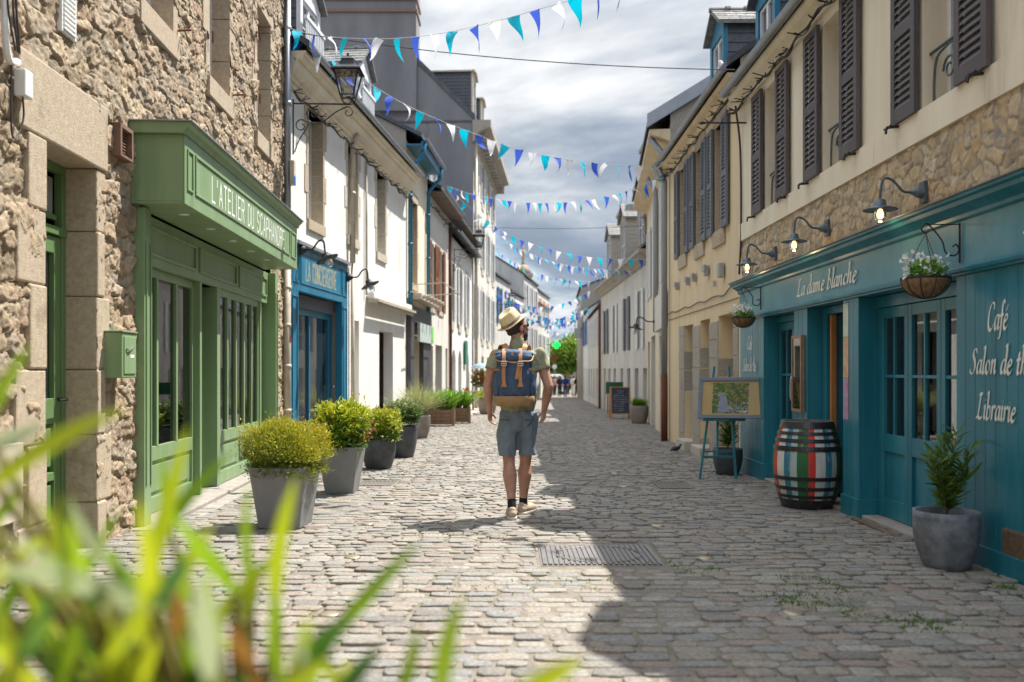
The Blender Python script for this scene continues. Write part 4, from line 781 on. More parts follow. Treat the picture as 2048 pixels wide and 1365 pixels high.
# =================== far left houses, tower, gable ===================
w = WL7
def farhouse(name, label, w, a, b, z0, z1, wm, rm, nwin, rows, shm=None, D=8, rise=2, ov=.12, ww=.9, zbase=None, ground=True, group=None):
    op = []; step = (b-a)/nwin
    for r_ in range(rows):
        zz = z0+(z1-z0)*(r_+.0)/rows
        for i in range(nwin):
            s = a+step*(i+.5)-ww/2; h = (z1-z0)/rows
            o = dict(s=(s, s+ww), z=(zz+h*.3, zz+h*.85)) if r_ else dict(s=(s-.1, s+ww+.1), z=(z0+.35, zz+h*.8), rows=1)
            if shm and r_: o.update(sh=shm, sw=ww*.48, solid=True)
            op.append(o)
    return house(name, label, w, a, b, z0-.5, z1, wm, rm, op, D=D, rise=rise, ov=ov)
Lw = WL7.len
farhouse('blue_grey_house', 'blue-grey slated house just beyond the tall cornice building', WL7, 0, Lw*.2, -.8, 6.4, 'render_grey', 'slate', 2, 2, 'shutter_blue', rise=2.2)
farhouse('stepped_white_house', 'pale house with lit facade beyond the blue shuttered one', WL7, Lw*.2+.02, Lw*.42, -.9, 6.0, 'render_white', 'slate', 3, 2, 'shutter_grey')
farhouse('long_grey_house', 'low grey house beneath the gilded dome, left of the hat', WL7, Lw*.42+.02, Lw*.7, -1, 7.6, 'render_grey', 'slate', 3, 3, 'shutter_white', rise=2.6)
fh = farhouse('corner_gabled_house', 'slate roofed corner house beside the green pharmacy cross', WL7, Lw*.7+.02, Lw, -1.2, 7.3, 'render_offwhite', 'slate', 3, 3, 'shutter_white', rise=3)
mb = MB(); WL7.box(mb, Lw*.7, Lw, 5.3, 5.45, .01, .25); WL7.box(mb, Lw*.7, Lw, 6.4, 6.5, .01, .2); mb.build('red_brick_string', mat('red_brick', (.42, .17, .11), (.5, .22, .14), 8), fh)
T = thing('domed_tower', 'round stone tower with a lichen gold dome and a statue on top', 'tower', (1.0, 84, -1))
tx = U(1046, 0, 84).x; mb = MB(); mb.box(tx-.8, tx+.8, 83, 85, -1, 10.0); mb.box(tx-.9, tx+.9, 82.9, 85.1, 10.0, 10.2); mb.build('tower_shaft', M['granite_grey'], T)
mb = MB(); mb.lathe([(.78, 0), (.76, .25), (.62, .6), (.35, .85), (.1, .95)], (tx, 84, 10.2), 20); mb.build('dome', mat('lichen_gold_dome', (.30, .19, .06), (.22, .16, .09), 1.5), T, smooth=True)
mb = MB(); mb.lathe([(.2, 0), (.13, .25), (.14, .4), (.18, .7), (.24, 1.0), (.2, 1.35), (.08, 1.43), (.12, 1.55), (.09, 1.7), (0, 1.75)], (tx, 84, 11.1), 10); mb.build('statue', M['granite_grey'], T, smooth=True)
bx = thing('stone_hall', 'grey slate roofed hall closing the end of the street', 'building', (8, 150, -1.5)); mb = MB(); mb.box(-6, 26, 150, 160, -2.5, 3.2); mb.build('wall', M['granite_grey'], bx)
mb = MB(); q = [(-7, 149.5, 3.1), (27, 149.5, 3.1), (27, 156, 6.6), (-7, 156, 6.6)]; mb.add(q+[(v[0], v[1], v[2]+.2) for v in q], [(0, 1, 2, 3), (4, 5, 6, 7), (0, 1, 5, 4), (1, 2, 6, 5), (2, 3, 7, 6), (3, 0, 4, 7)]); mb.build('roof', M['slate'], bx)

# =================== R1 : cream house with teal cafe ===================
w = WR1; S = lambda Y: sy(WR1, Y); cen = (4.5, 6.6, 8.81, 10.88); ops = [dict(s=(S(c)-.3, S(c)+.3), z=(3.30, 4.78), sh='shutter', sw=.43) for c in cen]
recess = (S(-1), S(11.9))
R1 = house('cream_cafe_house', 'cream rendered house with charcoal shutters above the teal cafe', w, 0, w.len, -.3, 5.0, 'render_cream', 'slate', ops, D=8, rise=3.1, ov=.22, rev=.22, rz=.10, extra=[(S(6.06), S(7.95), -.3, 1.96), (S(8.16), S(9.33), -.3, 1.96), (S(9.58), S(10.93), -.3, 1.96)])
rubble('exposed_stone_band', w, S(4.3), S(12.30), 2.2, 3.05, .0135, [], .135, .088, .013, M['band'], R1, 31, edge=.12, soft=.6, n0=.004, mw=.13)
mb = MB(); B = w.box; s = S(3.6)
for y0, y1, dz in ((3.6, 4.75, 0), (4.75, 5.45, .05), (5.45, 7.75, .0), (7.75, 7.76, 0), (7.76, 9.9, 0), (9.9, 12.36, 0)): B(mb, S(y0), S(y1)-.004, 3.05-dz, 3.285, .0, .035+.001*dz)
mb.build('sill_band', M['render_cream'], R1, bevel=.006)
mb = MB(); w.sweep(mb, 0, w.len, [(0, 4.88), (.04, 4.88), (.06, 4.94), (.13, 4.98), (.17, 5.03), (.17, 5.07), (0, 5.07)]); mb.build('cornice', M['render_cream'], R1)
gutter(w, 0, w.len, 5.10, .24, R1, M['zinc'], .06)
for y0, y1, h in ((5.85, 6.85, 6.25), (9.5, 10.5, 6.75), (11.5, 12.35, 6.3)): dormer(w, S(y0), S(y1), 5.25, h, -.25, 1.9, R1, M['slate'], M['blue'], M['slate'], gable=.42)
chimney(4.6, 5.2, 6.2, 8.3, .9, .6, R1, M['band'], M['granite_grey'])
# balconette rails in the windows
for c in cen:
    g = MB(); a, b = S(c)-.3, S(c)+.3; P = w.P
    g.tube([P(a, 3.72, -.06), P(b, 3.72, -.06)], .013, 6)
    for k in (.06, .54): g.tube(smoothpath([P(a+k, 3.3, -.06), P(a+k, 3.5, -.06), P(a+k*.8+.06, 3.66, -.06), P(a+.3, 3.7, -.06)], 5), .01, 6)
    g.tube([P(a+.3+.10*math.cos(t)*(1-t/12), 3.52+.1*math.sin(t)*(1-t/12), -.06) for t in [j*.5 for j in range(18)]], .009, 6)
    g.build('balconette', M['iron_blue'], R1)
    g = MB()
    for s_, sg in ((a, -1), (b, 1)): g.tube([P(s_+sg*.35, 3.26, .03), P(s_+sg*.35, 3.25, .13), P(s_+sg*.35, 3.20, .14)], .012, 6); g.tube([P(s_+sg*.30, 3.25, .12), P(s_+sg*.42, 3.25, .12)], .011, 6)
    g.build('shutter_catch', M['iron'], R1)
# --- teal shopfront ---
TE, TF = M['teal'], M['teal2']; n1 = .12; T0 = S(2.0); T1 = S(11.97)
def boards(x0, x1, z0, z1, parent, m=TE, bw=.125, side=True, depth=.18):
    mb = MB(); k = x0; i = 0; nb = max(1, round((x1-x0)/bw)); bw = (x1-x0)/nb
    for i in range(nb): B(mb, x0+i*bw, x0+(i+1)*bw-.003, z0, z1, n1-.03, n1+random.uniform(-.0006, .0006))
    B(mb, x0+.002, x1-.004, z0, z1, n1-.32, n1-.031)
    return mb.build('board_panel', m, parent, bevel=.003)
f = MB(); B(f, T0, T1, 1.99, 2.32, .0, n1); SFT = f.build('shopfront', TF, R1, bevel=.004)
mb = MB(); w.sweep(mb, T0, T1+.05, [(0, 2.30), (n1+.005, 2.30), (n1+.02, 2.315), (n1+.02, 2.34), (n1+.06, 2.37), (n1+.09, 2.385), (n1+.10, 2.41), (n1+.13, 2.42), (n1+.13, 2.44), (0, 2.45)]); mb.build('cornice', TE, SFT)
mb = MB(); w.sweep(mb, T0, T1+.07, [(0, 2.451), (n1+.145, 2.441), (n1+.15, 2.447), (0, 2.462)]); mb.build('lead_flashing', M['zinc'], SFT)
mb = MB(); w.sweep(mb, T0, T1+.01, [(0, 1.935), (n1+.02, 1.935), (n1+.025, 1.95), (n1+.045, 1.955), (n1+.05, 1.975), (n1+.035, 1.99), (0, 1.99)]); mb.build('lower_moulding', TE, SFT)
for x0, x1 in ((T0, S(6.14)), (S(7.87), S(8.24)), (S(9.24), S(9.67)), (S(10.84), S(11.95))):
    boards(x0, x1, -.02, 1.934, SFT)
    mb = MB(); B(mb, x0-.01, x1+.01, -.12, .17, n1-.33, n1+.02); mb.build('plinth', TE, SFT, bevel=.004)
def leaf(x0, x1, n, z0, z1, zr, cols, rows, m, parent, gm=M['shopglass'], handle=None, name='glazed_door'):
    f = MB(); fr = .065; B(f, x0, x0+fr, z0, z1, n-.045, n); B(f, x1-fr, x1, z0, z1, n-.045, n)
    for a, b in ((z0, z0+.16), (zr-.15, zr), (z1-.09, z1)): B(f, x0+fr, x1-fr, a, b, n-.045, n-.001)
    B(f, x0+fr, x1-fr, z0+.16, zr-.15, n-.04, n-.022)
    for i in range(1, cols): x = x0+fr+(x1-x0-2*fr)*i/cols; B(f, x-.013, x+.013, zr, z1-.09, n-.04, n-.004)
    for i in range(1, rows):
        z = zr+(z1-.09-zr)*i/rows
        for j in range(cols): xa = x0+fr+(x1-x0-2*fr)*j/cols+(.013 if j else 0); xb = x0+fr+(x1-x0-2*fr)*(j+1)/cols-(.013 if j < cols-1 else 0); B(f, xa, xb, z-.013, z+.013, n-.04, n-.005)
    o = f.build(name, m, parent, bevel=.003); g = MB(); B(g, x0+fr, x1-fr, zr, z1-.09, n-.028, n-.024); g.build('pane', gm, parent); return o
nr = -.06
for i in range(3): leaf(S(6.14)+.04+i*.56, S(6.14)+.04+(i+1)*.56-.006, nr, .04, 1.83, .75, 2, 2, TE, SFT)
f = MB(); B(f, S(6.14), S(7.87), 1.835, 1.934, -.15, nr+.02); B(f, S(7.76), S(7.87), .04, 1.83, -.15, nr+.01); B(f, S(8.24), S(9.24), 1.86, 1.934, -.15, nr+.02); B(f, S(9.14), S(9.24), .0, 1.86, -.15, nr+.02); B(f, S(9.67), S(10.84), 1.86, 1.934, -.15, nr+.02); f.build('door_frame', TE, SFT, bevel=.003)
leaf(S(9.70), S(10.25), nr, .03, 1.855, .72, 2, 2, TE, SFT); leaf(S(10.255), S(10.82), nr, .03, 1.855, .72, 2, 2, TE, SFT)
g = MB(); g.tube(smoothpath([w.P(S(10.2), .95, nr), w.P(S(10.2), .97, nr+.05), w.P(S(10.2), 1.2, nr+.05), w.P(S(10.2), 1.22, nr)], 4), .01, 8); g.build('door_handle', M['steel'], SFT, smooth=True)
f = MB(); P = w.P # open leaf swung inward
q0, q1 = P(S(9.1), 0, -.1), P(S(8.95), 0, -.75); f.bar(q0+Vector((0, 0, .95)), q1+Vector((0, 0, .95)), .04, 1.8); f.build('open_door', TE, SFT)
f = MB(); f.bar(P(S(9.05), 0, -.08), P(S(9.05), 1.85, -.08), .05, .04, up=(0, 1, 0)); f.build('wooden_jamb', M['wood_orange'], SFT)
r = MB(); B(r, S(4), S(11.3), -.1, 2.3, -2.6, -2.55); B(r, S(4), S(11.3), -.1, .0, -2.55, -.3); B(r, S(8.0), S(8.1), 0, 2.3, -2.5, -.3); B(r, S(4), S(4.1), 0, 2.3, -2.5, -.3); B(r, S(11.2), S(11.3), 0, 2.3, -2.5, -.3); r.build('room_lining', M['interior'], R1)
r = MB()
for i in range(5): B(r, S(6.0), S(7.6), .3+i*.32, .32+i*.32, -2.3, -1.9)
for i in range(5):
    k = 6.02
    while k < 7.55: h = random.uniform(.16, .25); t = random.uniform(.02, .05); B(r, S(k), S(k+t), .321+i*.32, .32+i*.32+h, -2.25, -2.0, 0); k += t+.004
r.build('bookshelf', mat('book_spines', (.35, .25, .18), (.12, .22, .20), 9), R1)
g = MB(); B(g, S(4.4), S(5.55), .05, .33, n1+.001, n1+.006)
for i in range(26): B(g, S(4.4), S(5.55), .06+i*.0102, .064+i*.0102, n1+.0065, n1+.010)
g.build('vent_mesh', mat('brown_vent_mesh', (.13, .09, .06), (.2, .15, .1), 30), SFT)
script('La dame blanche', w, S(9.58), 2.075, n1, .095, 1.70, SFT, M['letter'])
script('Café', w, S(5.74), 1.55, n1+.001, .092, .25, SFT, M['letter']); script('Salon de thé', w, S(5.95), 1.275, n1+.001, .088, .74, SFT, M['letter']); script('Librairie', w, S(5.87), .985, n1+.001, .088, .47, SFT, M['letter'])
script('3', w, S(5.335), 2.10, n1+.001, .10, .10, SFT, M['letter'])
script('Café', w, S(11.58), 1.56, n1+.001, .088, .26, SFT, M['letter']); script('Salon de thé', w, S(11.79), 1.285, n1+.001, .085, .66, SFT, M['letter'])
# cables along the cornice and down the wall
def cable(pts, r=.008, parent=None, name='cable', m=None, n=6):
    mb = MB(); mb.tube(smoothpath(pts, 5), r, n); return mb.build(name, m or M['cable'], parent)
cable([P(S(4.2+i*.8), 2.50+.012*math.sin(i*2.1), .06) for i in range(10)], .012, R1); cable([P(S(4.2+i*.8), 2.485+.01*math.sin(i*1.3), .09) for i in range(10)], .007, R1)
cable([P(w.len-.12, 4.9, .1), P(w.len-.10, 4.3, .03), P(w.len-.14, 3.2, .03), P(w.len-.12, 2.6, .05)], .014, R1)

# =================== R2 : yellow house ===================
w = WR2; S = lambda Y: sy(WR2, Y); SKY = dict(lint=.2, sill=.24, q=(.10, .12), pr=.008, rev=.2, block=.42)
ops = [dict(s=(S(c)-.31, S(c)+.31), z=(3.42, 5.02), sh='shutter_grey', sw=.34, sur='granite', sk=SKY) for c in (13.65, 15.1, 16.6)]
R2 = house('yellow_house', 'ochre yellow house with three blue-grey shuttered windows and stone pillars', w, 0, w.len, -.35, 5.38, 'render_yellow', 'slate', ops+[dict(s=(S(12.78), S(13.75)), z=(-.3, 2.12), kind='none'), dict(s=(S(14.35), S(15.1)), z=(-.3, 2.12), kind='none'), dict(s=(S(15.7), S(16.5)), z=(-.3, 2.1), kind='none')], D=8, rise=3.0, ov=.2, rev=.32, rz=.09)
mb = MB(); w.sweep(mb, 0, w.len, [(0, 5.2), (.05, 5.22), (.08, 5.3), (.15, 5.34), (.18, 5.4), (0, 5.4)]); mb.build('cornice', M['render_yellow'], R2); gutter(w, 0, w.len, 5.46, .24, R2, M['zinc'], .055)
for y0, y1 in ((12.5, 12.78), (13.75, 14.35), (15.1, 15.7), (16.5, 17.0)):
    mb = MB(); z = -.25
    while z < 2.1:
        h = random.uniform(.28, .42); h = min(h, 2.12-z); e = random.uniform(-.02, .02); B = w.box; B(mb, S(y0)-.0+e*.2, S(y1)+.0+e*.2, z+.004, z+h-.004, -.30, .012+random.uniform(0, .006)); z += h
        if 2.12-z < .1: break
    mb.build('stone_pillar', M['granite_grey'], R2, bevel=.008)
for y0, y1, m in ((12.78, 13.75, 'render_yellow'), (14.35, 15.1, 'render_cream'), (15.7, 16.5, 'glass_pale')):
    mb = MB(); w.box(mb, S(y0), S(y1), -.3, 2.12, -.42, -.36); mb.build('infill', M[m], R2); mb = MB(); w.box(mb, S(y0), S(y1), -.3, .05, -.36, .16); mb.build('doorstep', M['kerbstone'], R2, bevel=.01)
mb = MB(); w.box(mb, S(13.1), S(13.3), 1.35, 1.95, -.355, -.35); w.box(mb, S(13.0), S(13.1), 1.45, 1.9, -.355, -.351); mb.build('green_paint_mark', mat('dark_green_paint_mark', (.01, .09, .04)), R2)
for px, py, k in ((1353, 573, .1), (1374, 563, .1), (1387, 556, .1), (1412, 542, .12), (1442, 541, .15), (1426, 568, .06)):
    s = w.S(px, .05); z = w.Z(py, s); mb = MB(); w.box(mb, s-k/2, s+k/2, z-k*.7, z+k*.7, .02, .02+k*.5)
    if k < .13 and k > .07: w.box(mb, s-k*.8, s+k*.8, z-k*.1, z+k*.8, .02+k*.5, .03+k*.6)
    mb.build('wall_box', M['grey_plastic'], R2, bevel=.006)
cable([w.P(s_, 2.42+.02*math.sin(s_*5)+(.05 if s_ < .6 else 0), .02) for s_ in np.linspace(.05, w.len-.1, 14)], .009, R2); cable([w.P(s_, 2.3, .012) for s_ in np.linspace(.05, w.len-.1, 8)], .006, R2)
mb = MB(); q = w.P(w.len-.12, 0, .1); mb.tube([w.P(w.len-.12, 5.35, .22), w.P(w.len-.12, 5.1, .1), w.P(w.len-.12, 1.2, .1)], .06, 12); mb.build('downpipe', M['zinc'], R2, smooth=True)
mb = MB(); mb.tube([w.P(w.len-.12, 1.2, .1), w.P(w.len-.12, -.15, .1)], .068, 12); mb.build('iron_pipe_foot', M['rust'], R2, smooth=True)
dormer(w, S(14.1), S(15.0), 5.7, 6.72, -.2, 2.0, R2, M['slate'], M['blue'], M['slate_lichen'], gable=.32, ridge=True)

# =================== R3 ... R6 ===================
w = WR3; S = w.S
R3 = house('narrow_tall_house', 'tall narrow cream house with white shutters behind the zinc downpipe', w, 0, w.len, -.5, 6.3, 'render_cream', 'slate', [
    dict(s=(1.2, 1.9), z=(3.3, 5.4), sh='shutter_white', sw=.4, solid=True), dict(s=(4.0, 4.7), z=(3.3, 5.4), sh='shutter_white', sw=.4, solid=True), dict(s=(6.8, 7.5), z=(3.3, 5.2), sh='shutter_white', sw=.4, solid=True),
    dict(s=(.7, 1.7), z=(-.4, 2.1), rows=1), dict(s=(2.2, 3.2), z=(-.4, 2.1), kind='door', fm='green_dark'), dict(s=(4.8, 6.6), z=(-.4, 2.2), kind='door', fm='shutter_blue'), dict(s=(7.2, 8.2), z=(-.4, 2.1), rows=1)], D=8, rise=2.6, ov=.45, shellm='granite_grey')
mb = MB(); w.sweep(mb, 0, w.len, [(0, 5.95), (.1, 6.0), (.42, 6.12), (.42, 6.2), (0, 6.2)]); mb.build('soffit', M['render_yellow'], R3)
P = w.P; mb = MB(); q = [P(-.1, 6.22, .47), P(-.03, 6.22, .47), P(-.03, 8.88, -4), P(-.1, 8.88, -4)]; mb.hexa([q[0], q[1], q[2], q[3]]+[v+Vector((0, 0, .27)) for v in q])
mb.build('verge', M['zinc'], R3)
mb = MB(); w.box(mb, -.01, w.len, 6.0, 6.28, -7.9, -.01); mb.build('gable_stone', M['granite_grey'], R3) if False else None
pipe([P(3.3, 5.9, .3), P(3.3, 5.6, .09), P(3.3, 2.2, .09)], .06, M['zinc'], R3); pipe([P(.25, 6.1, .4), P(.25, 5.7, .1), P(.25, 5.3, .1)], .06, M['zinc'], R3)
mb = MB(); w.box(mb, .6, 3.4, 2.2, 3.0, .02, .12); mb.build('shop_fascia', M['render_offwhite'], R3)
w = WR4; op = []
for i, s in enumerate((1.5, 4.7, 8.2, 11.3)): op += [dict(s=(s, s+.8), z=(2.0, 3.85), sh='shutter_white' if i % 2 == 0 else 'shutter_grey', sw=.38, solid=True)]
for s in (.6, 2.4, 4.3, 6.2, 8.4, 10.2, 12.0): op += [dict(s=(s, s+.85), z=(-.45, 1.35), rows=1, fm='shutter_white')]
R4 = house('long_white_house', 'long low white house with weathered shutters and carved stone dormers', w, 0, w.len, -.8, 4.85, 'render_grey', 'slate_lichen', op, D=8, rise=3.1, ov=.3, rz=.1)
mb = MB(); w.sweep(mb, 0, w.len, [(0, 4.55), (.1, 4.6), (.1, 4.66), (.25, 4.76), (.25, 4.81), (.35, 4.85), (.35, 4.95), (0, 4.95)]); mb.build('cornice', M['granite_grey'], R4)
for s in (.8, 5.2, 9.6): dormer(w, s, s+1.5, 4.95, 6.75, .0, 2.4, R4, M['granite_grey'], M['granite_grey'], M['slate_lichen'], gable=.55)
chimney(4.5, 27.6, 6, 8.0, 1.0, .7, R4, M['granite_grey'], M['granite_grey']); chimney(5.0, 33.2, 5.8, 7.9, .9, .7, R4, M['granite_grey'], M['granite_grey'], 3); chimney(5.6, 40.7, 5.5, 8.2, 1.6, .7, R4, M['granite_grey'], M['granite_grey'], 3)
pipe([w.P(13.6, 4.3, .1), w.P(13.6, -.5, .1)], .06, M['rust'], R4)
R5 = farhouse('pale_far_house', 'pale house with a bright blue shuttered corner window at the end on the right', WR5, 0, 14.0, -.6, 4.3, 'render_grey', 'slate', 5, 2, 'shutter_white', rise=2.6)
R5b = farhouse('blue_shuttered_house', 'white house with blue shutters and a blue door before the grey end building', WR5, 14.02, WR5.len, -.9, 4.9, 'render_white', 'slate', 2, 2, 'shutter_blue', rise=2.6)
R6 = farhouse('grey_end_house', 'tall grey-brown end house carrying a hanging grey sign', WR6, 0, WR6.len, -1, 6.9, 'granite_grey', 'slate', 2, 2, None, rise=1.5)
# =================== organic bodies: overlapping primitives -> one continuous skin ===================
class Blob(MB):
    def cone(s, a, b, ra, rb, n=16):
        a, b = Vector(a), Vector(b); d = (b-a); L = d.length; d = d/L if L > 1e-6 else Vector((0, 0, 1)); pts, rr = [], []
        for i in range(5): t = math.pi/2*i/4; pts.append(a-d*ra*math.cos(t)); rr.append(max(ra*math.sin(t), 1e-4))
        for i in range(5): t = math.pi/2*i/4; pts.append(b+d*rb*math.sin(t)); rr.append(max(rb*math.cos(t), 1e-4))
        s.tube(pts, rr, n)
    def chain(s, pts, rs, n=14):
        for (a, b, ra, rb) in zip(pts, pts[1:], rs, rs[1:]): s.cone(a, b, ra, rb, n)
    def ell(s, c, r, rot=None, n=20):
        k = len(s.v); s.lathe([(max(math.sin(math.pi*i/12), 1e-4), -math.cos(math.pi*i/12)) for i in range(13)], (0, 0, 0), n)
        m = rot or Matrix.Identity(3)
        for i in range(k, len(s.v)): v = Vector(s.v[i]); s.v[i] = tuple(m @ Vector((v.x*r[0], v.y*r[1], v.z*r[2]))+Vector(c))
    def rbox(s, c, h, rot=None):
        k = len(s.v); s.box(-h[0], h[0], -h[1], h[1], -h[2], h[2]); m = rot or Matrix.Identity(3)
        for i in range(k, len(s.v)): s.v[i] = tuple(m @ Vector(s.v[i])+Vector(c))
    def skin(s, name, m, parent, vox=.006, smooth=3, fn=None, xf=None):
        me = bpy.data.meshes.new(name); me.from_pydata(s.v, [], s.f); o = bpy.data.objects.new(name, me); COL.objects.link(o)
        r = o.modifiers.new('r', 'REMESH'); r.mode = 'VOXEL'; r.voxel_size = vox; r.adaptivity = 0
        if smooth: q = o.modifiers.new('s', 'SMOOTH'); q.iterations = smooth; q.factor = .5
        bpy.context.view_layer.update(); me2 = bpy.data.meshes.new_from_object(o.evaluated_get(bpy.context.evaluated_depsgraph_get())); bpy.data.objects.remove(o)
        co = np.empty(len(me2.vertices)*3, dtype=np.float32); me2.vertices.foreach_get('co', co); co = co.reshape(-1, 3)
        nr = np.empty(len(me2.vertices)*3, dtype=np.float32); me2.vertices.foreach_get('normal', nr); nr = nr.reshape(-1, 3)
        if fn: co = fn(co, nr)
        if xf: A = np.array(xf); co = co @ A[:3, :3].T+A[:3, 3]
        me2.vertices.foreach_set('co', np.ascontiguousarray(co, dtype=np.float32).ravel()); me2.materials.clear(); me2.materials.append(m); me2.polygons.foreach_set('use_smooth', [True]*len(me2.polygons)); me2.update(); me2.name = name
        o = bpy.data.objects.new(name, me2); COL.objects.link(o); o.parent = parent; WL[o.name] = Vector((0, 0, 0)); return o
def wrinkle(co, nr, a, f, seed=0, zs=1.0):
    d = (vnoise(co[:, 0]*f+co[:, 1]*f*.7+50, co[:, 2]*f*zs+50, seed)-.5)+.5*(vnoise(co[:, 0]*f*2.3+50, co[:, 2]*f*2.1*zs-co[:, 1]*f+50, seed+1)-.5); return co+nr*(d*a)[:, None]
LOC = dict(local=True)

def hand(B, wr, d, f, m, side=1):
    d, f, m = Vector(d).normalized(), Vector(f).normalized(), Vector(m).normalized(); wr = Vector(wr)
    B.chain([wr, wr+d*.03], [.024, .026]); 
    for k, o in enumerate((.026, .009, -.009, -.026)): B.chain([wr+d*.02+f*o*.6, wr+d*.085+f*o], [.017, .0125])
    for k, (o, L) in enumerate(((.031, .068), (.0105, .078), (-.0105, .072), (-.031, .056))):
        p = wr+d*.088+f*o; q = d; pts = [p]
        for seg, (l, ang) in enumerate(((.44, 20+4*k), (.31, 34), (.25, 26))):
            ang = R(ang); q = (q*math.cos(ang)+m*math.sin(ang)).normalized(); p = p+q*L*l; pts.append(p)
        B.chain(pts, [.0092, .0085, .0078, .0065], 10)
    t0 = wr+d*.03+f*.022+m*.006; B.chain([t0, t0+(d*.7+f*.6+m*.45).normalized()*.042, t0+(d*.9+f*.45+m*.55).normalized()*.075], [.014, .0105, .008], 10)

# =================== the walker ===================
mp = Vector((.05, 7.95, gz(7.95)))
man = thing('person', 'man in straw hat, khaki shirt and blue-grey shorts walking away with a backpack', 'person', mp)
hy = Matrix.Translation((-.005, .01, 1.665)) @ Matrix.Rotation(R(-58), 4, 'Z') @ Matrix.Rotation(R(8), 4, 'X')
h3 = hy.to_3x3()
b = Blob()
def hp(p): return tuple(hy @ Vector(p))
b.ell(hp((0, -.012, .03)), (.076, .096, .098), h3); b.ell(hp((0, .025, -.035)), (.058, .066, .075), h3); b.cone(hp((0, .055, -.078)), hp((0, .06, -.08)), .024, .022); b.cone(hp((0, .086, .012)), hp((0, .108, -.022)), .010, .014); b.ell(hp((0, .083, -.052)), (.026, .014, .013), h3)
for sx in (-1, 1): b.ell(hp((sx*.078, -.002, -.005)), (.010, .02, .032), h3); b.ell(hp((sx*.03, .078, .022)), (.016, .012, .010), h3)
b.chain([(0, -.02, 1.40), (0, -.012, 1.50), (-.002, .004, 1.60)], [.085, .062, .058])
b.ell((0, 0, 1.3), (.15, .09, .18)); b.ell((0, 0, 1.0), (.15, .09, .2))
# arms
AL = [(-.19, 0, 1.425), (-.262, -.045, 1.165), (-.250, .055, .945)]; AR = [(.19, 0, 1.425), (.272, -.05, 1.155), (.238, .085, .945)]
for A_, sx in ((AL, -1), (AR, 1)):
    p0, p1, p2 = map(Vector, A_); b.chain([p0, p0.lerp(p1, .45), p1], [.058, .050, .041]); b.chain([p1, p1.lerp(p2, .35), p2], [.042, .044, .027])
    d = (p2-p1).normalized(); hand(b, p2+d*.012, (d.x*.5, d.y+.12, -1), (-sx*.28, 1, .12), (-sx, -.28, 0))
# legs
LGL = [(-.085, 0, .80), (-.078, .0, .50), (-.050, -.15, .115)]; LGR = [(.08, 0, .80), (.070, .075, .50), (.050, .115, .10)]
for A_ in (LGL, LGR):
    p0, p1, p2 = map(Vector, A_); b.chain([p0, p1], [.070, .054]); b.chain([p1, p1.lerp(p2, .12), p1.lerp(p2, .32)+Vector((0, -.014, 0)), p1.lerp(p2, .7), p2], [.052, .052, .064, .042, .033])
    b.cone(p2, p2+Vector((.01, .1, -.05)), .032, .03)
b.cone((-.07, 0, .84), (.07, 0, .84), .07, .07)
b.skin('body', M['skin'], man, .0042, 3)
# hair, beard, sunglasses
hr = Blob(); hr.ell(hp((0, -.02, .022)), (.081, .097, .088), h3); hr.cone(hp((0, -.065, -.02)), hp((0, -.055, -.015)), .042, .042); hr.ell(hp((.076, .015, -.01)), (.006, .014, .04), h3); hr.ell(hp((-.076, .015, -.01)), (.006, .014, .04), h3)
hr.skin('hair', M['hair'], man, .006, 1, fn=lambda c, n: wrinkle(c, n, .006, 60))
bd = Blob(); bd.ell(hp((0, .035, -.062)), (.059, .064, .052), h3); bd.cone(hp((0, .062, -.098)), hp((0, .066, -.1)), .026, .024)
bd.skin('beard', M['hair'], man, .006, 1, fn=lambda c, n: wrinkle(c, n, .006, 60))
sg = MB()
for sx in (-1, 1):
    k = len(sg.v); sg.lathe([(.001, -.003), (.024, -.003), (.024, .003), (.001, .003)], (0, 0, 0), 16)
    for i in range(k, len(sg.v)): v = Vector(sg.v[i]); sg.v[i] = hp((v.x+sx*.032, .098+v.z-abs(v.x+sx*.032)*.15, v.y*.85+.022))
    sg.tube([hp((sx*.056, .092, .026)), hp((sx*.078, .05, .024)), hp((sx*.082, -.005, .018))], .003, 6)
sg.tube([hp((-.01, .102, .027)), hp((.01, .102, .027))], .003, 6); sg.build('sunglasses', mat('dark_lens', (.02, .012, .01), rough=.08), man, **LOC)
# shirt
b = Blob(); b.cone((-.155, -.01, 1.415), (.155, -.01, 1.415), .066, .066); b.ell((0, -.005, 1.30), (.195, .128, .20)); b.ell((0, 0, 1.06), (.178, .132, .22)); b.cone((0, 0, .98), (0, 0, .90), .15, .15)
b.cone((-.1, -.01, 1.43), (0, -.015, 1.49), .05, .055); b.cone((.1, -.01, 1.43), (0, -.015, 1.49), .05, .055); b.cone((0, -.02, 1.46), (0, -.014, 1.535), .07, .062)
for A_ in (AL, AR):
    p0, p1 = Vector(A_[0]), Vector(A_[1]); b.chain([p0+Vector((0, -.005, -.005)), p0.lerp(p1, .42)], [.072, .078])
def cut_shirt(co, nr):
    co = wrinkle(co, nr, .030, 10, 3, .6); co = wrinkle(co, nr, .009, 26, 8)
    co[:, 2] = np.maximum(co[:, 2], .935+.01*np.sin(co[:, 0]*20)); 
    for A_ in (AL, AR):
        p0, p1 = np.array(A_[0]), np.array(A_[1]); d = (p1-p0)/np.linalg.norm(p1-p0); t = (co-p0) @ d; Lm = np.linalg.norm(p1-p0)*.47; near = np.linalg.norm(co-p0-np.outer(t, d), axis=1) < .11; msk = near & (t > Lm) & (t < .3) & (np.abs(co[:, 0]) > .17); co[msk] -= np.outer(t[msk]-Lm, d)
    return co
b.skin('t_shirt', M['shirt'], man, .007, 3, fn=cut_shirt)
b = Blob(); b.ell((0, -.012, .885), (.176, .128, .14)); b.cone((0, 0, .97), (0, 0, .93), .14, .15)
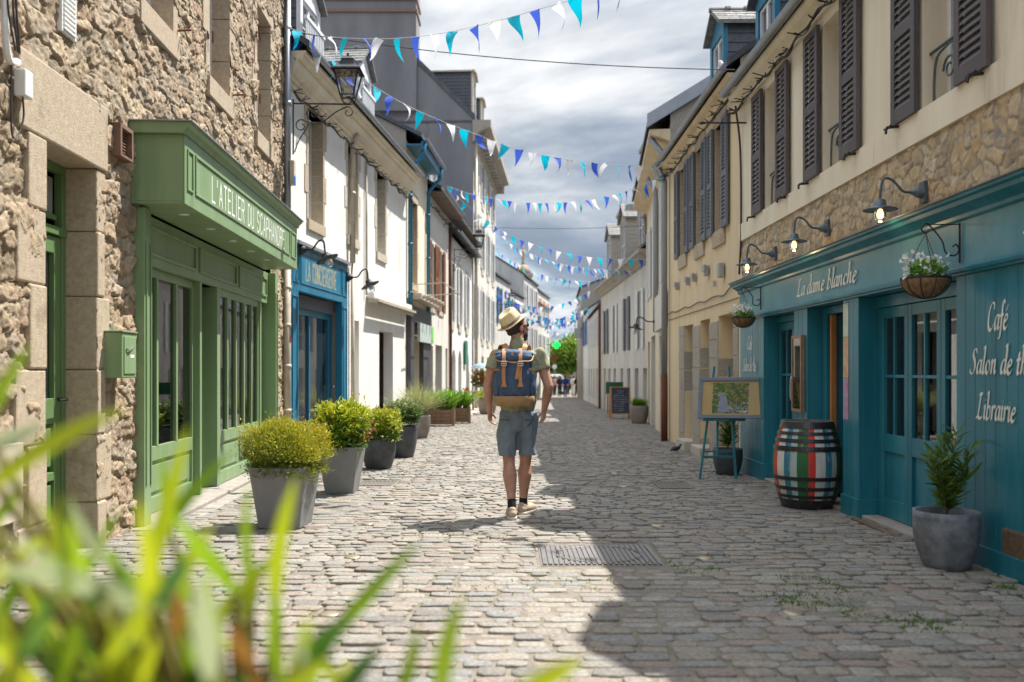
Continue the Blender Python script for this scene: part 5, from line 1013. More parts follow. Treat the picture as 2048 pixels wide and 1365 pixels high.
for sx, dy in ((-1, -.02), (1, .035)): b.chain([(sx*.080, 0, .86), (sx*.084, dy*.5, .68), (sx*.083, dy, .50)], [.100, .088, .075])
def cut_shorts(co, nr): co = wrinkle(co, nr, .034, 9, 5, .5); co = wrinkle(co, nr, .010, 28, 6, .7); co[:, 2] = np.clip(co[:, 2], .545, .985); return co
b.skin('shorts', M['shorts'], man, .007, 3, fn=cut_shorts)
mb = MB()
for x, z in ((-.115, .865), (.105, .862)): mb.box(x-.05, x+.05, -.146, -.139, z-.004, z+.004)
mb.build('pocket_welts', mat('dark_seam', (.05, .07, .10)), man, **LOC)
for (p1, p2) in ((LGL[1], LGL[2]), (LGR[1], LGR[2])):
    p1, p2 = Vector(p1), Vector(p2); b = Blob(); b.chain([p1.lerp(p2, .86), p2, p2+Vector((0, .03, -.04))], [.038, .039, .042])
    b.skin('sock', M['sock'], man, .006, 1, fn=lambda c, n: c)
def shoe(p2, yaw, lift=0):
    m = Matrix.Translation((p2[0], p2[1], 0)) @ Matrix.Rotation(R(yaw), 4, 'Z') @ Matrix.Translation((0, .05, lift)) @ Matrix.Rotation(R(-lift*120), 4, 'X')
    b = Blob(); b.chain([(0, -.085, .055), (0, -.02, .06), (0, .10, .045), (0, .15, .035)], [.040, .046, .046, .036]); b.cone((0, -.07, .085), (0, -.03, .09), .038, .038)
    def cl(c, n): c[:, 2] = np.clip(c[:, 2], .02, .118-.0*c[:, 1]); return c
    o = b.skin('shoe', M['suede'], man, .006, 2, fn=cl, xf=m)
    s = Blob(); s.chain([(0, -.085, .02), (0, 0, .02), (.002, .10, .02), (0, .16, .02)], [.043, .044, .051, .036])
    def cs(c, n): c[:, 2] = np.clip(c[:, 2], .0, .030); return c
    s.skin('sole', M['sole'], o, .006, 1, fn=cs, xf=m)
shoe(LGL[2], 4); shoe(LGR[2], -28)
# hat
ht = MB(); pr = [(.088, .0), (.094, .004), (.134, -.010), (.141, .002), (.138, .006), (.098, .012), (.094, .02), (.090, .080), (.082, .118), (.064, .126), (.035, .112), (.001, .108)]
ht.lathe(pr, (0, 0, 0), 48, sx=.93, sy=1.08, cap=False)
for i, v in enumerate(ht.v):
    x, y, z = v; r_ = math.hypot(x, y)
    if z > .05: x *= 1-.22*max(0, y)/.1; z -= .012*max(0, -abs(x)*25+1)*(1 if z > .08 else .3); z += .010*(y/.1)
    if r_ > .11: z += .022*(abs(x)/.15)**2-.012*(y/.15)+(.02 if y < -.1 else 0)*(abs(y)-.1)/.05
    ht.v[i] = (x, y, z)
hm = hy @ Matrix.Translation((0, -.040, .050)) @ Matrix.Rotation(R(31), 4, 'X')
ht.v = [tuple(hm @ Vector(v)) for v in ht.v]; hat = ht.build('straw_hat', M['straw'], man, smooth=True, **LOC)
sm = hat.modifiers.new('sub', 'SUBSURF'); sm.levels = 1; sm.render_levels = 2
rb = MB(); rb.lathe([(.0985, .012), (.099, .014), (.0965, .040), (.093, .041)], (0, 0, 0), 48, sx=.93, sy=1.08, cap=False); rb.v = [tuple(hm @ Vector(v)) for v in rb.v]; rb.build('hat_band', M['ribbon'], hat, smooth=True, **LOC)

# backpack (worn, a thing of its own)
bp = thing('backpack', 'navy canvas backpack with tan leather straps worn by the man in the hat', 'backpack', mp)
b = Blob(); b.rbox((-.03, -.215, 1.245), (.130, .062, .19)); b.cone((-.14, -.2, 1.10), (-.14, -.2, 1.38), .05, .045); b.cone((.08, -.2, 1.10), (.08, -.2, 1.38), .05, .045); b.cone((-.13, -.2, 1.40), (.07, -.2, 1.40), .055, .055); b.ell((-.03, -.25, 1.22), (.15, .075, .2))
b.skin('canvas_body', M['canvas'], bp, .007, 6, fn=lambda c, n: wrinkle(c, n, .010, 16, 4))
for x in (-.175, .118): b = Blob(); b.ell((x, -.2, 1.16), (.042, .06, .12)); b.skin('side_pocket', M['canvas'], bp, .006, 3, fn=lambda c, n: wrinkle(c, n, .008, 20, 7))
b = Blob(); b.cone((-.13, -.215, 1.045), (.07, -.215, 1.045), .078, .078); b.ell((-.03, -.24, 1.05), (.16, .085, .075))
def cb(c, n): c[:, 2] = np.clip(c[:, 2], .985, 1.075); return c
b.skin('leather_base', M['tanbase'], bp, .007, 3, fn=cb)
b = Blob(); b.ell((-.03, -.215, 1.435), (.168, .110, .042)); b.ell((-.03, -.265, 1.405), (.162, .068, .05))
b.skin('top_flap', M['canvas'], bp, .006, 4, fn=lambda c, n: wrinkle(c, n, .010, 18, 9))
mb = MB(); mb.tube(smoothpath([(-.195, -.23, 1.42), (-.17, -.30, 1.375), (-.10, -.335, 1.37), (-.03, -.345, 1.36), (.04, -.335, 1.37), (.11, -.30, 1.375), (.135, -.23, 1.42)], 6), .006, 8); mb.build('flap_piping', M['leather'], bp, **LOC)
for x in (-.118, .022):
    mb = MB(); pth = smoothpath([(x, -.20, 1.482), (x, -.30, 1.452), (x, -.343, 1.39), (x, -.338, 1.33), (x-.004, -.345, 1.25), (x, -.344, 1.20)], 5)
    for p, q in zip(pth, pth[1:]): mb.bar(p, q+(q-p)*.1, .030, .006, up=(0, 1, .3))
    mb.hexa([(x-.012, -.350, 1.205), (x+.012, -.350, 1.205), (x+.012, -.344, 1.205), (x-.012, -.344, 1.205), (x-.012, -.350, 1.21), (x+.012, -.350, 1.21), (x+.012, -.344, 1.21), (x-.012, -.344, 1.21)])
    mb.hexa([(x-.024, -.349, 1.155), (x+.024, -.349, 1.155), (x+.024, -.344, 1.155), (x-.024, -.344, 1.155), (x-.010, -.349, 1.205), (x+.010, -.349, 1.205), (x+.010, -.344, 1.205), (x-.010, -.344, 1.205)])
    if x > 0: mb.bar((x-.012, -.348, 1.36), (x-.035, -.350, 1.22), .026, .005, up=(0, 1, 0))
    st = mb.build('strap', M['leather'], bp, **LOC); k = MB(); zc = 1.352
    for a, c in (((-.022, 0, .018), (.022, 0, .018)), ((-.022, 0, -.018), (.022, 0, -.018)), ((-.022, 0, -.018), (-.022, 0, .018)), ((.022, 0, -.018), (.022, 0, .018)), ((-.022, 0, 0), (.022, 0, 0))): k.tube([Vector((x, -.353, zc))+Vector(a), Vector((x, -.353, zc))+Vector(c)], .003, 6)
    k.build('buckle', M['steel'], st, **LOC)
mb = MB()
for x0, x1, z in ((-.205, -.15, 1.30), (.095, .145, 1.305)): mb.box(x0, x1, -.272, -.262, z-.008, z+.008)
mb.hexa([(-.062, -.329, 1.43), (-.035, -.336, 1.415), (-.035, -.33, 1.415), (-.062, -.323, 1.43), (-.062, -.326, 1.432), (-.035, -.33, 1.455), (-.035, -.325, 1.455), (-.06, -.32, 1.434)]); mb.build('leather_patch', M['leather'], bp, **LOC)
for sx in (-1, 1):
    mb = MB(); x = sx*.075-.02; pth = smoothpath([(x*.9, -.165, 1.40), (x*1.05+sx*.004, -.115, 1.50), (x*1.25+sx*.02, -.03, 1.515), (x*1.45+sx*.02, .06, 1.47), (x*1.5+sx*.03, .11, 1.36)], 6)
    for p, q in zip(pth, pth[1:]): mb.bar(p, q+(q-p)*.15, .045, .010, up=(0, -.4, 1) if p[1] > -.08 else (0, -1, .4))
    mb.build('shoulder_strap', M['leather'], bp, **LOC)

# =================== people far down the street ===================
def farperson(px, py, Y, label, top, bot, skin='skin', hair='hair', stride=.2, sx=1, extra=None, dress=False, rot=0):
    p = U(px, py, Y); p.z = gz(Y); r = thing('person', label, 'person', p, 'people walking at the far end of the street', rot)
    b = Blob(); b.ell((0, 0, 1.6), (.085, .1, .12)); b.cone((0, 0, 1.5), (0, 0, 1.35), .05, .07)
    for s in (-1, 1):
        b.chain([(s*.19, 0, 1.38), (s*.25, .05*s*sx, 1.1), (s*.24, .12*s*sx, .86)], [.05, .042, .035]); b.chain([(s*.09, 0, .85), (s*.09, s*sx*stride*.5, .48), (s*.09, s*sx*stride-.05, .08), (s*.09, s*sx*stride+.1, .05)], [.08, .06, .042, .035])
    b.ell((0, 0, 1.1), (.15, .1, .3)); b.skin('body', M[skin], r, .022, 1)
    t = Blob(); t.ell((0, 0, 1.22), (.2, .14, .3)); t.cone((-.16, 0, 1.38), (.16, 0, 1.38), .08, .08)
    for s in (-1, 1): t.cone((s*.19, 0, 1.38), (s*.245, .04*s*sx, 1.12), .066, .056)
    t.skin('top', top, r, .022, 1); l = Blob(); l.ell((0, 0, .88), (.18, .14, .16))
    if dress: l.chain([(0, 0, .85), (0, 0, .3)], [.16, .24])
    else:
        for s in (-1, 1): l.chain([(s*.09, 0, .85), (s*.09, s*sx*stride*.5, .48), (s*.09, s*sx*stride-.05, .14)], [.095, .075, .06])
    l.skin('trousers', bot, r, .022, 1); h = Blob(); h.ell((0, -.03, 1.64), (.098, .1, .11)); h.skin('hair', M[hair], r, .022, 1)
    return r
cb_ = lambda n, c: mat(n, c, rough=.9)
blk, nav, gry, pnk, wht, dnm = cb_('black_cloth', (.012, .012, .015)), cb_('blue_cloth', (.02, .06, .25)), cb_('grey_cloth', (.2, .2, .22)), cb_('dusty_pink_cloth', (.45, .27, .25)), cb_('white_cloth', (.7, .7, .72)), cb_('denim_cloth', (.05, .08, .16))
for a in [(1102, 790, 76, 'person in a grey top, leftmost of the distant group', gry, gry), (1109, 789, 79, 'person in dusty pink top and black trousers far off', pnk, blk), (1119.5, 793, 74, 'person all in black walking left of the blue-clad one', blk, blk),
          (1130.5, 795, 71, 'person in bright blue jacket and jeans with a pale bag', nav, dnm), (1140.5, 789, 80, 'person in dark navy just behind the white dress', dnm, blk), (1147, 793, 74, 'person in a long white dress at the street end', wht, wht, True), (1154.5, 794, 73, 'person in black closest to the grey end house', blk, blk), (1125, 784, 88, 'small distant person in grey between two darker walkers', gry, dnm)]:
    farperson(*a[:6], dress=len(a) > 6, sx=random.choice((-1, 1)), stride=random.uniform(.1, .25), rot=random.uniform(-.4, .4))

# =================== plants ===================
LM = dict(
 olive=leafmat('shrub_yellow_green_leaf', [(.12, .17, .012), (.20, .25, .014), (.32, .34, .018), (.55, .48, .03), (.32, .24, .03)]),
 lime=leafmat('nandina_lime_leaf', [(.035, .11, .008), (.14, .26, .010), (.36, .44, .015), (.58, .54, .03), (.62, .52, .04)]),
 red=leafmat('red_young_leaf', [(.40, .05, .04), (.55, .16, .08)]),
 yellow=leafmat('variegated_yellow_leaf', [(.10, .20, .02), (.30, .36, .02), (.52, .50, .04), (.60, .58, .12)]),
 vari=leafmat('cream_edged_leaf', [(.06, .14, .03), (.14, .22, .06), (.34, .38, .16), (.44, .46, .26)]),
 grass=leafmat('pale_feather_grass', [(.30, .32, .12), (.42, .42, .20), (.22, .27, .08)]),
 lily=leafmat('daylily_leaf', [(.08, .20, .012), (.16, .33, .02), (.26, .44, .03)]), weed=leafmat('weed_leaf', [(.06, .15, .01), (.13, .27, .02)]),
 oleander=leafmat('oleander_leaf', [(.045, .095, .018), (.08, .15, .02), (.12, .21, .03), (.19, .25, .05)]),
 tree=leafmat('plane_tree_leaf', [(.08, .15, .01), (.15, .25, .012), (.24, .36, .02)]), petal=leafmat('white_petal', [(.75, .75, .74), (.82, .82, .80)], .3))
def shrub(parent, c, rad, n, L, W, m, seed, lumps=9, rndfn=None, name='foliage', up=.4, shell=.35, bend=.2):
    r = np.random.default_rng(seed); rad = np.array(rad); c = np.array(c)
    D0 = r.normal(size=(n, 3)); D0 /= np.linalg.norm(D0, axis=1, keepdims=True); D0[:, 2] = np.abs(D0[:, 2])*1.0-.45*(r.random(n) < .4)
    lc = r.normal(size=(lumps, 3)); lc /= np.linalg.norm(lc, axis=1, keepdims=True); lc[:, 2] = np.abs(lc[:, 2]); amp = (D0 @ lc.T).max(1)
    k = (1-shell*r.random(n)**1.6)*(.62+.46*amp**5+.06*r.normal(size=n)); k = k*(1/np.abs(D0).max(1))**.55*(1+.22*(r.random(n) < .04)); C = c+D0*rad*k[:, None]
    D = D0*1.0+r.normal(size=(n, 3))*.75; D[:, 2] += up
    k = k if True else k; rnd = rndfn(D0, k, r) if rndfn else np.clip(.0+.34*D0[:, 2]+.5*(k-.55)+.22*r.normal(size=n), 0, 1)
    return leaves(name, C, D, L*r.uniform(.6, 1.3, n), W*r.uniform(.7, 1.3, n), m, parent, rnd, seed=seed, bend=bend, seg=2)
def stems(parent, c, n, h, sp, seed, m=None, r0=.006):
    mb = MB(); r = random.Random(seed)
    for i in range(n):
        a = r.uniform(0, 6.28); q = r.uniform(.3, 1)*sp; mb.tube(smoothpath([c, (c[0]+math.cos(a)*q*.3, c[1]+math.sin(a)*q*.3, c[2]+h*.5), (c[0]+math.cos(a)*q, c[1]+math.sin(a)*q, c[2]+h)], 4), [r0*(1-.6*k/8) for k in range(9)], 5)
    return mb.build('stems', m or M['wood'], parent)
def square_pot(parent, c, top, bot, h, m, rot=0, tilt=0):
    mb = MB(); R_ = Matrix.Rotation(rot, 3, 'Z'); f = lambda x, y, z: tuple(R_ @ Vector((x, y, z))+Vector(c)); t, b_ = top/2, bot/2; i = t-.02
    v = [f(x*b_, y*b_, 0) for x, y in ((-1, -1), (1, -1), (1, 1), (-1, 1))]+[f(x*t, y*t, h) for x, y in ((-1, -1), (1, -1), (1, 1), (-1, 1))]+[f(x*i, y*i, h) for x, y in ((-1, -1), (1, -1), (1, 1), (-1, 1))]+[f(x*i*.98, y*i*.98, h-.06) for x, y in ((-1, -1), (1, -1), (1, 1), (-1, 1))]
    fs = [(3, 2, 1, 0)]
    for k in (0, 4, 8): fs += [(k+j, k+(j+1) % 4, k+4+(j+1) % 4, k+4+j) for j in range(4)]
    mb.add(v, fs); o = mb.build('pot', m, parent, bevel=.006); s = MB(); s.add([f(x*i*.99, y*i*.99, h-.05) for x, y in ((-1, -1), (1, -1), (1, 1), (-1, 1))], [(0, 1, 2, 3)]); s.build('soil', M['soil'], parent); return o
def round_pot(parent, c, r, h, m, bot=.72, belly=.35, wall=.02):
    mb = MB(); pr = [(r*bot*.9, 0), (r*bot, .01)]+[(r*(bot+(1-bot)*math.sin(min(1, t*1.35)*math.pi/2)), h*t) for t in [i/10 for i in range(1, 11)]]+[(r-wall, h), (r-wall-.004, h-.08)]
    mb.lathe(pr, c, 48, cap=False); mb.lathe([(r*bot*.9, 0), (.001, 0)], c, 48, cap=False); o = mb.build('pot', m, parent, smooth=True); s = MB(); s.lathe([(.001, 0), (r-wall, 0)], Vector(c)+Vector((0, 0, h-.05)), 32, cap=False); s.build('soil', M['soil'], parent); return o
# planters along the left side
g = 'planters standing in a row along the left pavement'
c = Vector((-1.88, 7.48, gz(7.48)+.0)); t = thing('potted_shrub', 'square grey planter with an olive-yellow dense shrub, nearest of the row', 'potted plant', c, g)
square_pot(t, c, .47, .34, .50, M['planter'], R(-4)); stems(t, c+Vector((0, 0, .45)), 14, .2, .2, 1)
shrub(t, c+Vector((0, 0, .55)), (.335, .28, .30), 24000, .028, .0068, LM['olive'], 11, lumps=22, up=.7, rndfn=lambda D, k, r: np.clip(-.12+.42*D[:, 2]+.30*np.maximum(D[:, 0], 0)+.75*(k-.62)+.16*r.normal(size=len(k)), 0, .9))  # yellow-green tips; shade painted in as darker inner leaves and gaps
c = Vector((-1.84, 9.75, gz(9.75))); t = thing('potted_shrub', 'square grey planter with lime green nandina bearing red tips, second of the row', 'potted plant', c, g)
square_pot(t, c, .44, .30, .50, M['planter'], R(-2)); stems(t, c+Vector((0, 0, .45)), 16, .35, .22, 2)
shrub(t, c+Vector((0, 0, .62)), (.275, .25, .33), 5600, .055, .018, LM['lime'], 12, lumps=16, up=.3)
shrub(t, c+Vector((.22, -.05, .62)), (.11, .10, .2), 70, .05, .018, LM['red'], 13, name='red_leaves')
c = Vector((-1.83, 12.35, gz(12.35))); t = thing('potted_shrub', 'round charcoal pot with a bright yellow variegated shrub, third of the row', 'potted plant', c, g)
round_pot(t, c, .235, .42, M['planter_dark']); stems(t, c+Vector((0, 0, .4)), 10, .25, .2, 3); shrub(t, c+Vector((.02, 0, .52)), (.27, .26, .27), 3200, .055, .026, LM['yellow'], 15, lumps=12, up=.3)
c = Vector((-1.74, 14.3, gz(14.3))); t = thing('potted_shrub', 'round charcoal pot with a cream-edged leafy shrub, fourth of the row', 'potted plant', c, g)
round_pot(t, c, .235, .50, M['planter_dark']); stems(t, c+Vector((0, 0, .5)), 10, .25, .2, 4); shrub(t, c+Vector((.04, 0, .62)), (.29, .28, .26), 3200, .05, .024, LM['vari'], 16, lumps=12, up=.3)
def tuft(parent, c, n, L, W, m, seed, spread=.9, bend=.6, name='blades', seg=5):
    r = np.random.default_rng(seed); a = r.uniform(0, 6.283, n); D = np.stack([np.cos(a)*spread*r.random(n), np.sin(a)*spread*r.random(n), np.ones(n)], 1); C = np.array(c)+np.stack([r.normal(size=n)*.05, r.normal(size=n)*.05, np.zeros(n)], 1)
    return leaves(name, C, D, L*r.uniform(.6, 1.1, n), np.full(n, W), m, parent, r.random(n), seed=seed, bend=bend, seg=seg)
c = Vector((-1.98, 19.0, gz(19))); t = thing('potted_grass', 'taupe pot with long pale feather grass, behind the charcoal pots', 'potted plant', c, g)
round_pot(t, c, .26, .5, M['pot_taupe']); tuft(t, c+Vector((0, 0, .45)), 800, .70, .007, LM['grass'], 21, .75, .7)
for i, (x, y, lab) in enumerate(((-1.95, 24.6, 'brown wooden trough with dense green daylily leaves, left one of the two'), (-1.58, 26.0, 'wooden trough with green leaves and a pink-red lily flower'))):
    c = Vector((x, y, gz(y))); t = thing('wooden_planter', lab, 'planter', c, 'wooden plant troughs on the left side')
    mb = MB()
    for k in range(4): mb.box(c.x-.38+.0*k, c.x+.38, c.y-.22, c.y+.22, c.z+.05+k*.1, c.z+.145+k*.1)
    for sx in (-1, 1): mb.box(c.x+sx*.36-.04, c.x+sx*.36+.04, c.y-.26, c.y-.221, c.z, c.z+.5)
    mb.build('box', M['wood'], t, bevel=.005)
    for k in range(3): tuft(t, c+Vector((-.25+.25*k, 0, .42)), 170, .55, .03, LM['lily'], 30+i*3+k, .55, .6)
    if i: shrub(t, c+Vector((.25, -.1, .95)), (.07, .07, .06), 30, .09, .04, LM['red'], 33, name='lily_flower')
c = Vector((-.92, 33.5, gz(33.5))); t = thing('potted_shrub', 'pale grey bowl pot with a low yellow-green plant left of the walking man', 'potted plant', c); round_pot(t, c, .36, .62, M['pot_taupe']); shrub(t, c+Vector((0, 0, .66)), (.36, .36, .26), 700, .10, .04, LM['yellow'], 36)
c = Vector((.62, 28, gz(28))); 
c = U(966, 800, 36); c.z = gz(36); t = thing('flower_stand', 'flower seller stand with mixed bright blooms under a pale umbrella', 'flower stand', c)
mb = MB(); mb.box(c.x-.45, c.x+.45, c.y-.3, c.y+.3, c.z+.75, c.z+.82); 
for a in (-.4, .4): mb.box(c.x+a-.03, c.x+a+.03, c.y-.28, c.y-.22, c.z, c.z+.75); mb.box(c.x+a-.03, c.x+a+.03, c.y+.22, c.y+.28, c.z, c.z+.75)
mb.build('table', M['wood'], t); shrub(t, c+Vector((0, 0, 1.15)), (.42, .3, .5), 700, .10, .05, LM['lime'], 37); shrub(t, c+Vector((0, -.05, 1.2)), (.42, .32, .5), 160, .10, .07, LM['red'], 38, name='flowers'); mb = MB(); mb.lathe([(.42, 0), (.3, .12), (.03, .22)], c+Vector((-.1, 0, 1.75)), 12, cap=False); mb.tube([c+Vector((-.1, 0, .8)), c+Vector((-.1, 0, 1.98))], .02); mb.build('umbrella', mat('pale_blue_canvas', (.22, .33, .38)), t)
# pots on the right
def oleander_small(t, c, h, n, seed, L=.12, W=.018, sp=.17, m='oleander'):
    r = random.Random(seed); mb = MB(); C, D = [], []
    for i in range(n):
        a = r.uniform(0, 6.28); q = sp*r.uniform(.1, 1); hh = h*r.uniform(.55, 1)*(1.1-.5*q/sp); pts = smoothpath([c, c+Vector((math.cos(a)*q*.35, math.sin(a)*q*.35, hh*.5)), c+Vector((math.cos(a)*q, math.sin(a)*q, hh))], 6); mb.tube(pts, [.005*(1-.6*k/12) for k in range(13)], 5)
        for k in range(2, 13):
            for j in range(3):
                b_ = a+r.uniform(0, 6.28); el = r.uniform(.1, .9)+.05*k; C.append(pts[k]); D.append((math.cos(b_), math.sin(b_), el))
    mb.build('stems', mat('green_stem', (.12, .13, .03)), t); C, D = np.array([tuple(v) for v in C]), np.array(D); rr = np.random.default_rng(seed)
    leaves('leaves', C, D, L*rr.uniform(.6, 1.15, len(C)), W*rr.uniform(.7, 1.2, len(C)), LM[m], t, None, seed=seed, bend=.25, seg=4)
c = Vector((2.79, 5.78, gz(5.78)-.01)); t = thing('potted_oleander', 'mottled blue-grey round pot with a tall slender oleander before the Librairie panel', 'potted plant', c)
round_pot(t, c, .20, .375, M['pot_grey'], bot=.66); oleander_small(t, c+Vector((0, 0, .34)), .62, 13, 5, .115, .018, .21)
c = Vector((2.78, 11.6, gz(11.6))); t = thing('potted_cordyline', 'dark round pot with narrow upright leaves behind the painting easel', 'potted plant', c); round_pot(t, c, .19, .34, M['planter_dark']); oleander_small(t, c+Vector((0, 0, .32)), .5, 8, 6, .16, .014, .14)
c = GP(1278, 848); t = thing('potted_grass', 'taupe round pot with a low green grassy tuft beside the chalkboard', 'potted plant', c); round_pot(t, c, .27, .52, M['pot_taupe']); tuft(t, c+Vector((-.05, 0, .48)), 500, .28, .008, LM['lily'], 41, 1.0, .3); tuft(t, c+Vector((.08, 0, .48)), 400, .26, .008, LM['lily'], 42, 1.0, .3)

# foreground plant, close to the lens, bottom left
FG = thing('potted_oleander', 'long-leaved green plant very close to the camera at the lower left', 'potted plant', (-.35, 1.15, gz(1.15)))
fgm = dict(y=leafmat('fg_yellow_green_leaf', [(.34, .42, .012), (.48, .52, .02)], .5), g=leafmat('fg_green_leaf', [(.20, .34, .015), (.32, .44, .02)], .5), p=leafmat('fg_pale_leaf', [(.36, .44, .20), (.44, .50, .28)], .4), d=leafmat('fg_deep_leaf', [(.05, .13, .015), (.09, .19, .02)], .45), r=leafmat('fg_brown_leaf', [(.20, .08, .02), (.28, .14, .03)], .4))
FL = [(-40, 850, 70, 690, 46, 'g', 1.1), (-60, 1000, 270, 815, 48, 'y', 1.0), (-50, 905, 90, 845, 40, 'p', 1.2), (285, 1190, 392, 850, 48, 'y', 1.15), (300, 1100, 470, 905, 34, 'g', 1.3), (345, 1080, 330, 900, 26, 'g', 1.3), (180, 1180, 80, 1000, 40, 'g', 1.2),
 (505, 1215, 503, 965, 30, 'g', 1.15), (548, 1240, 600, 945, 42, 'y', 1.1), (280, 1290, 268, 1000, 58, 'y', .95), (255, 1240, 10, 1075, 50, 'p', 1.0), (225, 1140, 130, 990, 34, 'p', 1.1), (320, 1220, -20, 1120, 58, 'p', .95), (420, 1365, 395, 1150, 74, 'p', .85), (330, 1250, 200, 1100, 44, 'g', 1.05),
 (560, 1400, 720, 1210, 58, 'd', .95), (640, 1300, 840, 1085, 34, 'g', 1.15), (880, 1420, 925, 1195, 46, 'g', .95), (790, 1420, 835, 1250, 32, 'g', 1.05), (1010, 1400, 1170, 1305, 44, 'y', .95), (560, 1260, 540, 1110, 22, 'g', 1.25), (430, 1230, 545, 1110, 36, 'g', 1.15), (440, 1300, 420, 1140, 40, 'g', 1.05), (345, 1300, 335, 1170, 40, 'r', 1.05), (520, 1380, 470, 1230, 50, 'r', 1.0),
 (560, 1365, 545, 1180, 36, 'g', 1.0), (620, 1420, 600, 1260, 44, 'p', .95), (700, 1400, 640, 1290, 36, 'y', 1.1), (30, 1330, 140, 1150, 50, 'd', .9), (100, 1400, 190, 1200, 56, 'g', .95), (-20, 1280, 60, 1100, 46, 'g', 1.05), (150, 1420, 60, 1210, 50, 'd', 1.0), (230, 1420, 330, 1260, 50, 'y', .95), (330, 1430, 280, 1280, 46, 'g', 1.0), (20, 1420, -10, 1200, 60, 'y', .9), (470, 1430, 380, 1290, 46, 'g', 1.0), (190, 1300, 340, 1190, 44, 'p', 1.1), (-30, 1180, 120, 1060, 40, 'y', 1.15), (90, 1250, 230, 1020, 34, 'g', 1.2), (640, 1430, 760, 1290, 44, 'd', 1.0), (380, 1420, 470, 1180, 40, 'y', 1.05), (690, 1430, 700, 1300, 30, 'y', 1.1), (-40, 1080, 60, 960, 36, 'g', 1.25), (500, 1440, 640, 1330, 44, 'y', .9), (150, 1180, 40, 1120, 34, 'g', 1.2)]
def blade(mb, a, c, wd_, bow):
    a, c = Vector(a), Vector(c); d = c-a; L = d.length; d.normalize(); v = Vector((0, 1, 0)); x = d.cross(v).normalized(); nn = x.cross(d); K = 9; vs = []
    side = random.uniform(-.06, .06)
    for i in range(K+1):
        t_ = i/K; w_ = wd_/2*max(.04, math.sin(math.pi*min(1, t_*.93+.07))**.75); p = a+d*L*t_+nn*(-bow*L*t_*t_)+x*side*L*math.sin(math.pi*t_); tw = .5*math.sin(t_*2); xx = x*math.cos(tw)+nn*math.sin(tw); vs += [p-xx*w_+nn*w_*.25, p, p+xx*w_+nn*w_*.25]
    mb.add(vs, [(i*3+j, i*3+j+1, i*3+j+4, i*3+j+3) for i in range(K) for j in (0, 1)], 0, random.random()*.98+.01)
mbs = {k: MB() for k in fgm}; tips = []
rf = random.Random(12)
for i in range(58):
    x0 = rf.uniform(-80, 620); y0 = rf.uniform(1340, 1470) if i % 4 else rf.uniform(1180, 1300); x0 = x0 if i % 3 else rf.uniform(-60, 300); ln = rf.uniform(110, 230); an = rf.gauss(0, .55); FL.append((x0, y0, x0+ln*math.sin(an), y0-ln*math.cos(an), rf.uniform(26, 56), rf.choice('ggyyydgg'), rf.uniform(.85, 1.25)))
for (x0, y0, x1, y1, wp, k, Y) in FL:
    Y *= .86
    a, c = U(x0, y0, Y), U(x1, y1, Y+random.uniform(-.08, .08)); blade(mbs[k], a, c, wp/F*Y*.95, random.uniform(-.1, .15)); tips.append((a, x0, y0, Y))
for k, nm in (('y', 'leaves'), ('g', 'leaves'), ('p', 'leaves'), ('d', 'leaves'), ('r', 'leaves')): mbs[k].build(nm, fgm[k], FG)
mb = MB()
base = Vector((-.35, 1.15, gz(1.15)+.42))
for a, x0, y0, Y in tips[::1]: mb.tube(smoothpath([base+Vector((random.uniform(-.12, .12), random.uniform(-.1, .1), 0)), base.lerp(a, .6)+Vector((0, .03, .02)), a], 4), [.006]*8+[.004], 5)
mb.build('stems', mat('fg_stem', (.16, .11, .03), (.2, .2, .04), 20), FG); round_pot(FG, Vector((-.35, 1.15, gz(1.15))), .28, .45, M['planter_dark'])

# weeds between the stones
r = np.random.default_rng(3); P_ = []
for (px, py, sxp, n) in ((1590, 1160, .15, 60), (1660, 1170, .10, 50), (1700, 1180, .12, 30), (1560, 1195, .25, 90), (1620, 1207, .22, 90), (1690, 1222, .1, 40), (1830, 1245, .18, 90), (1880, 1250, .15, 60), (1960, 1235, .1, 30), (1428, 1145, .05, 25), (1360, 1138, .05, 25), (2035, 1185, .07, 200), (1650, 1080, .03, 10), (1250, 1005, .05, 12), (960, 1075, .3, 40), (900, 1070, .2, 20), (1330, 1126, .15, 14), (1170, 1170, .6, 30), (925, 1180, .4, 24), (1378, 1010, .2, 12), (600, 1110, .5, 20)):
    q = GP(px, py)
    for i in range(n*2): P_.append((q.x+r.normal()*sxp*.6, q.y+r.normal()*.03+.112*r.integers(-1, 2)*(n > 20), gz(q.y)-.012))
P_ = np.array(P_); n = len(P_); D = r.normal(size=(n, 3)); D[:, 2] = np.abs(D[:, 2])*.9+.5
wd_o = leaves('weeds', P_, D, r.uniform(.012, .042, n), r.uniform(.004, .009, n), LM['weed'], None, None, seed=3, seg=2); wd_o['kind'] = 'stuff'; wd_o['label'] = 'small green weeds growing in the joints of the cobbles'; wd_o['category'] = 'weeds'

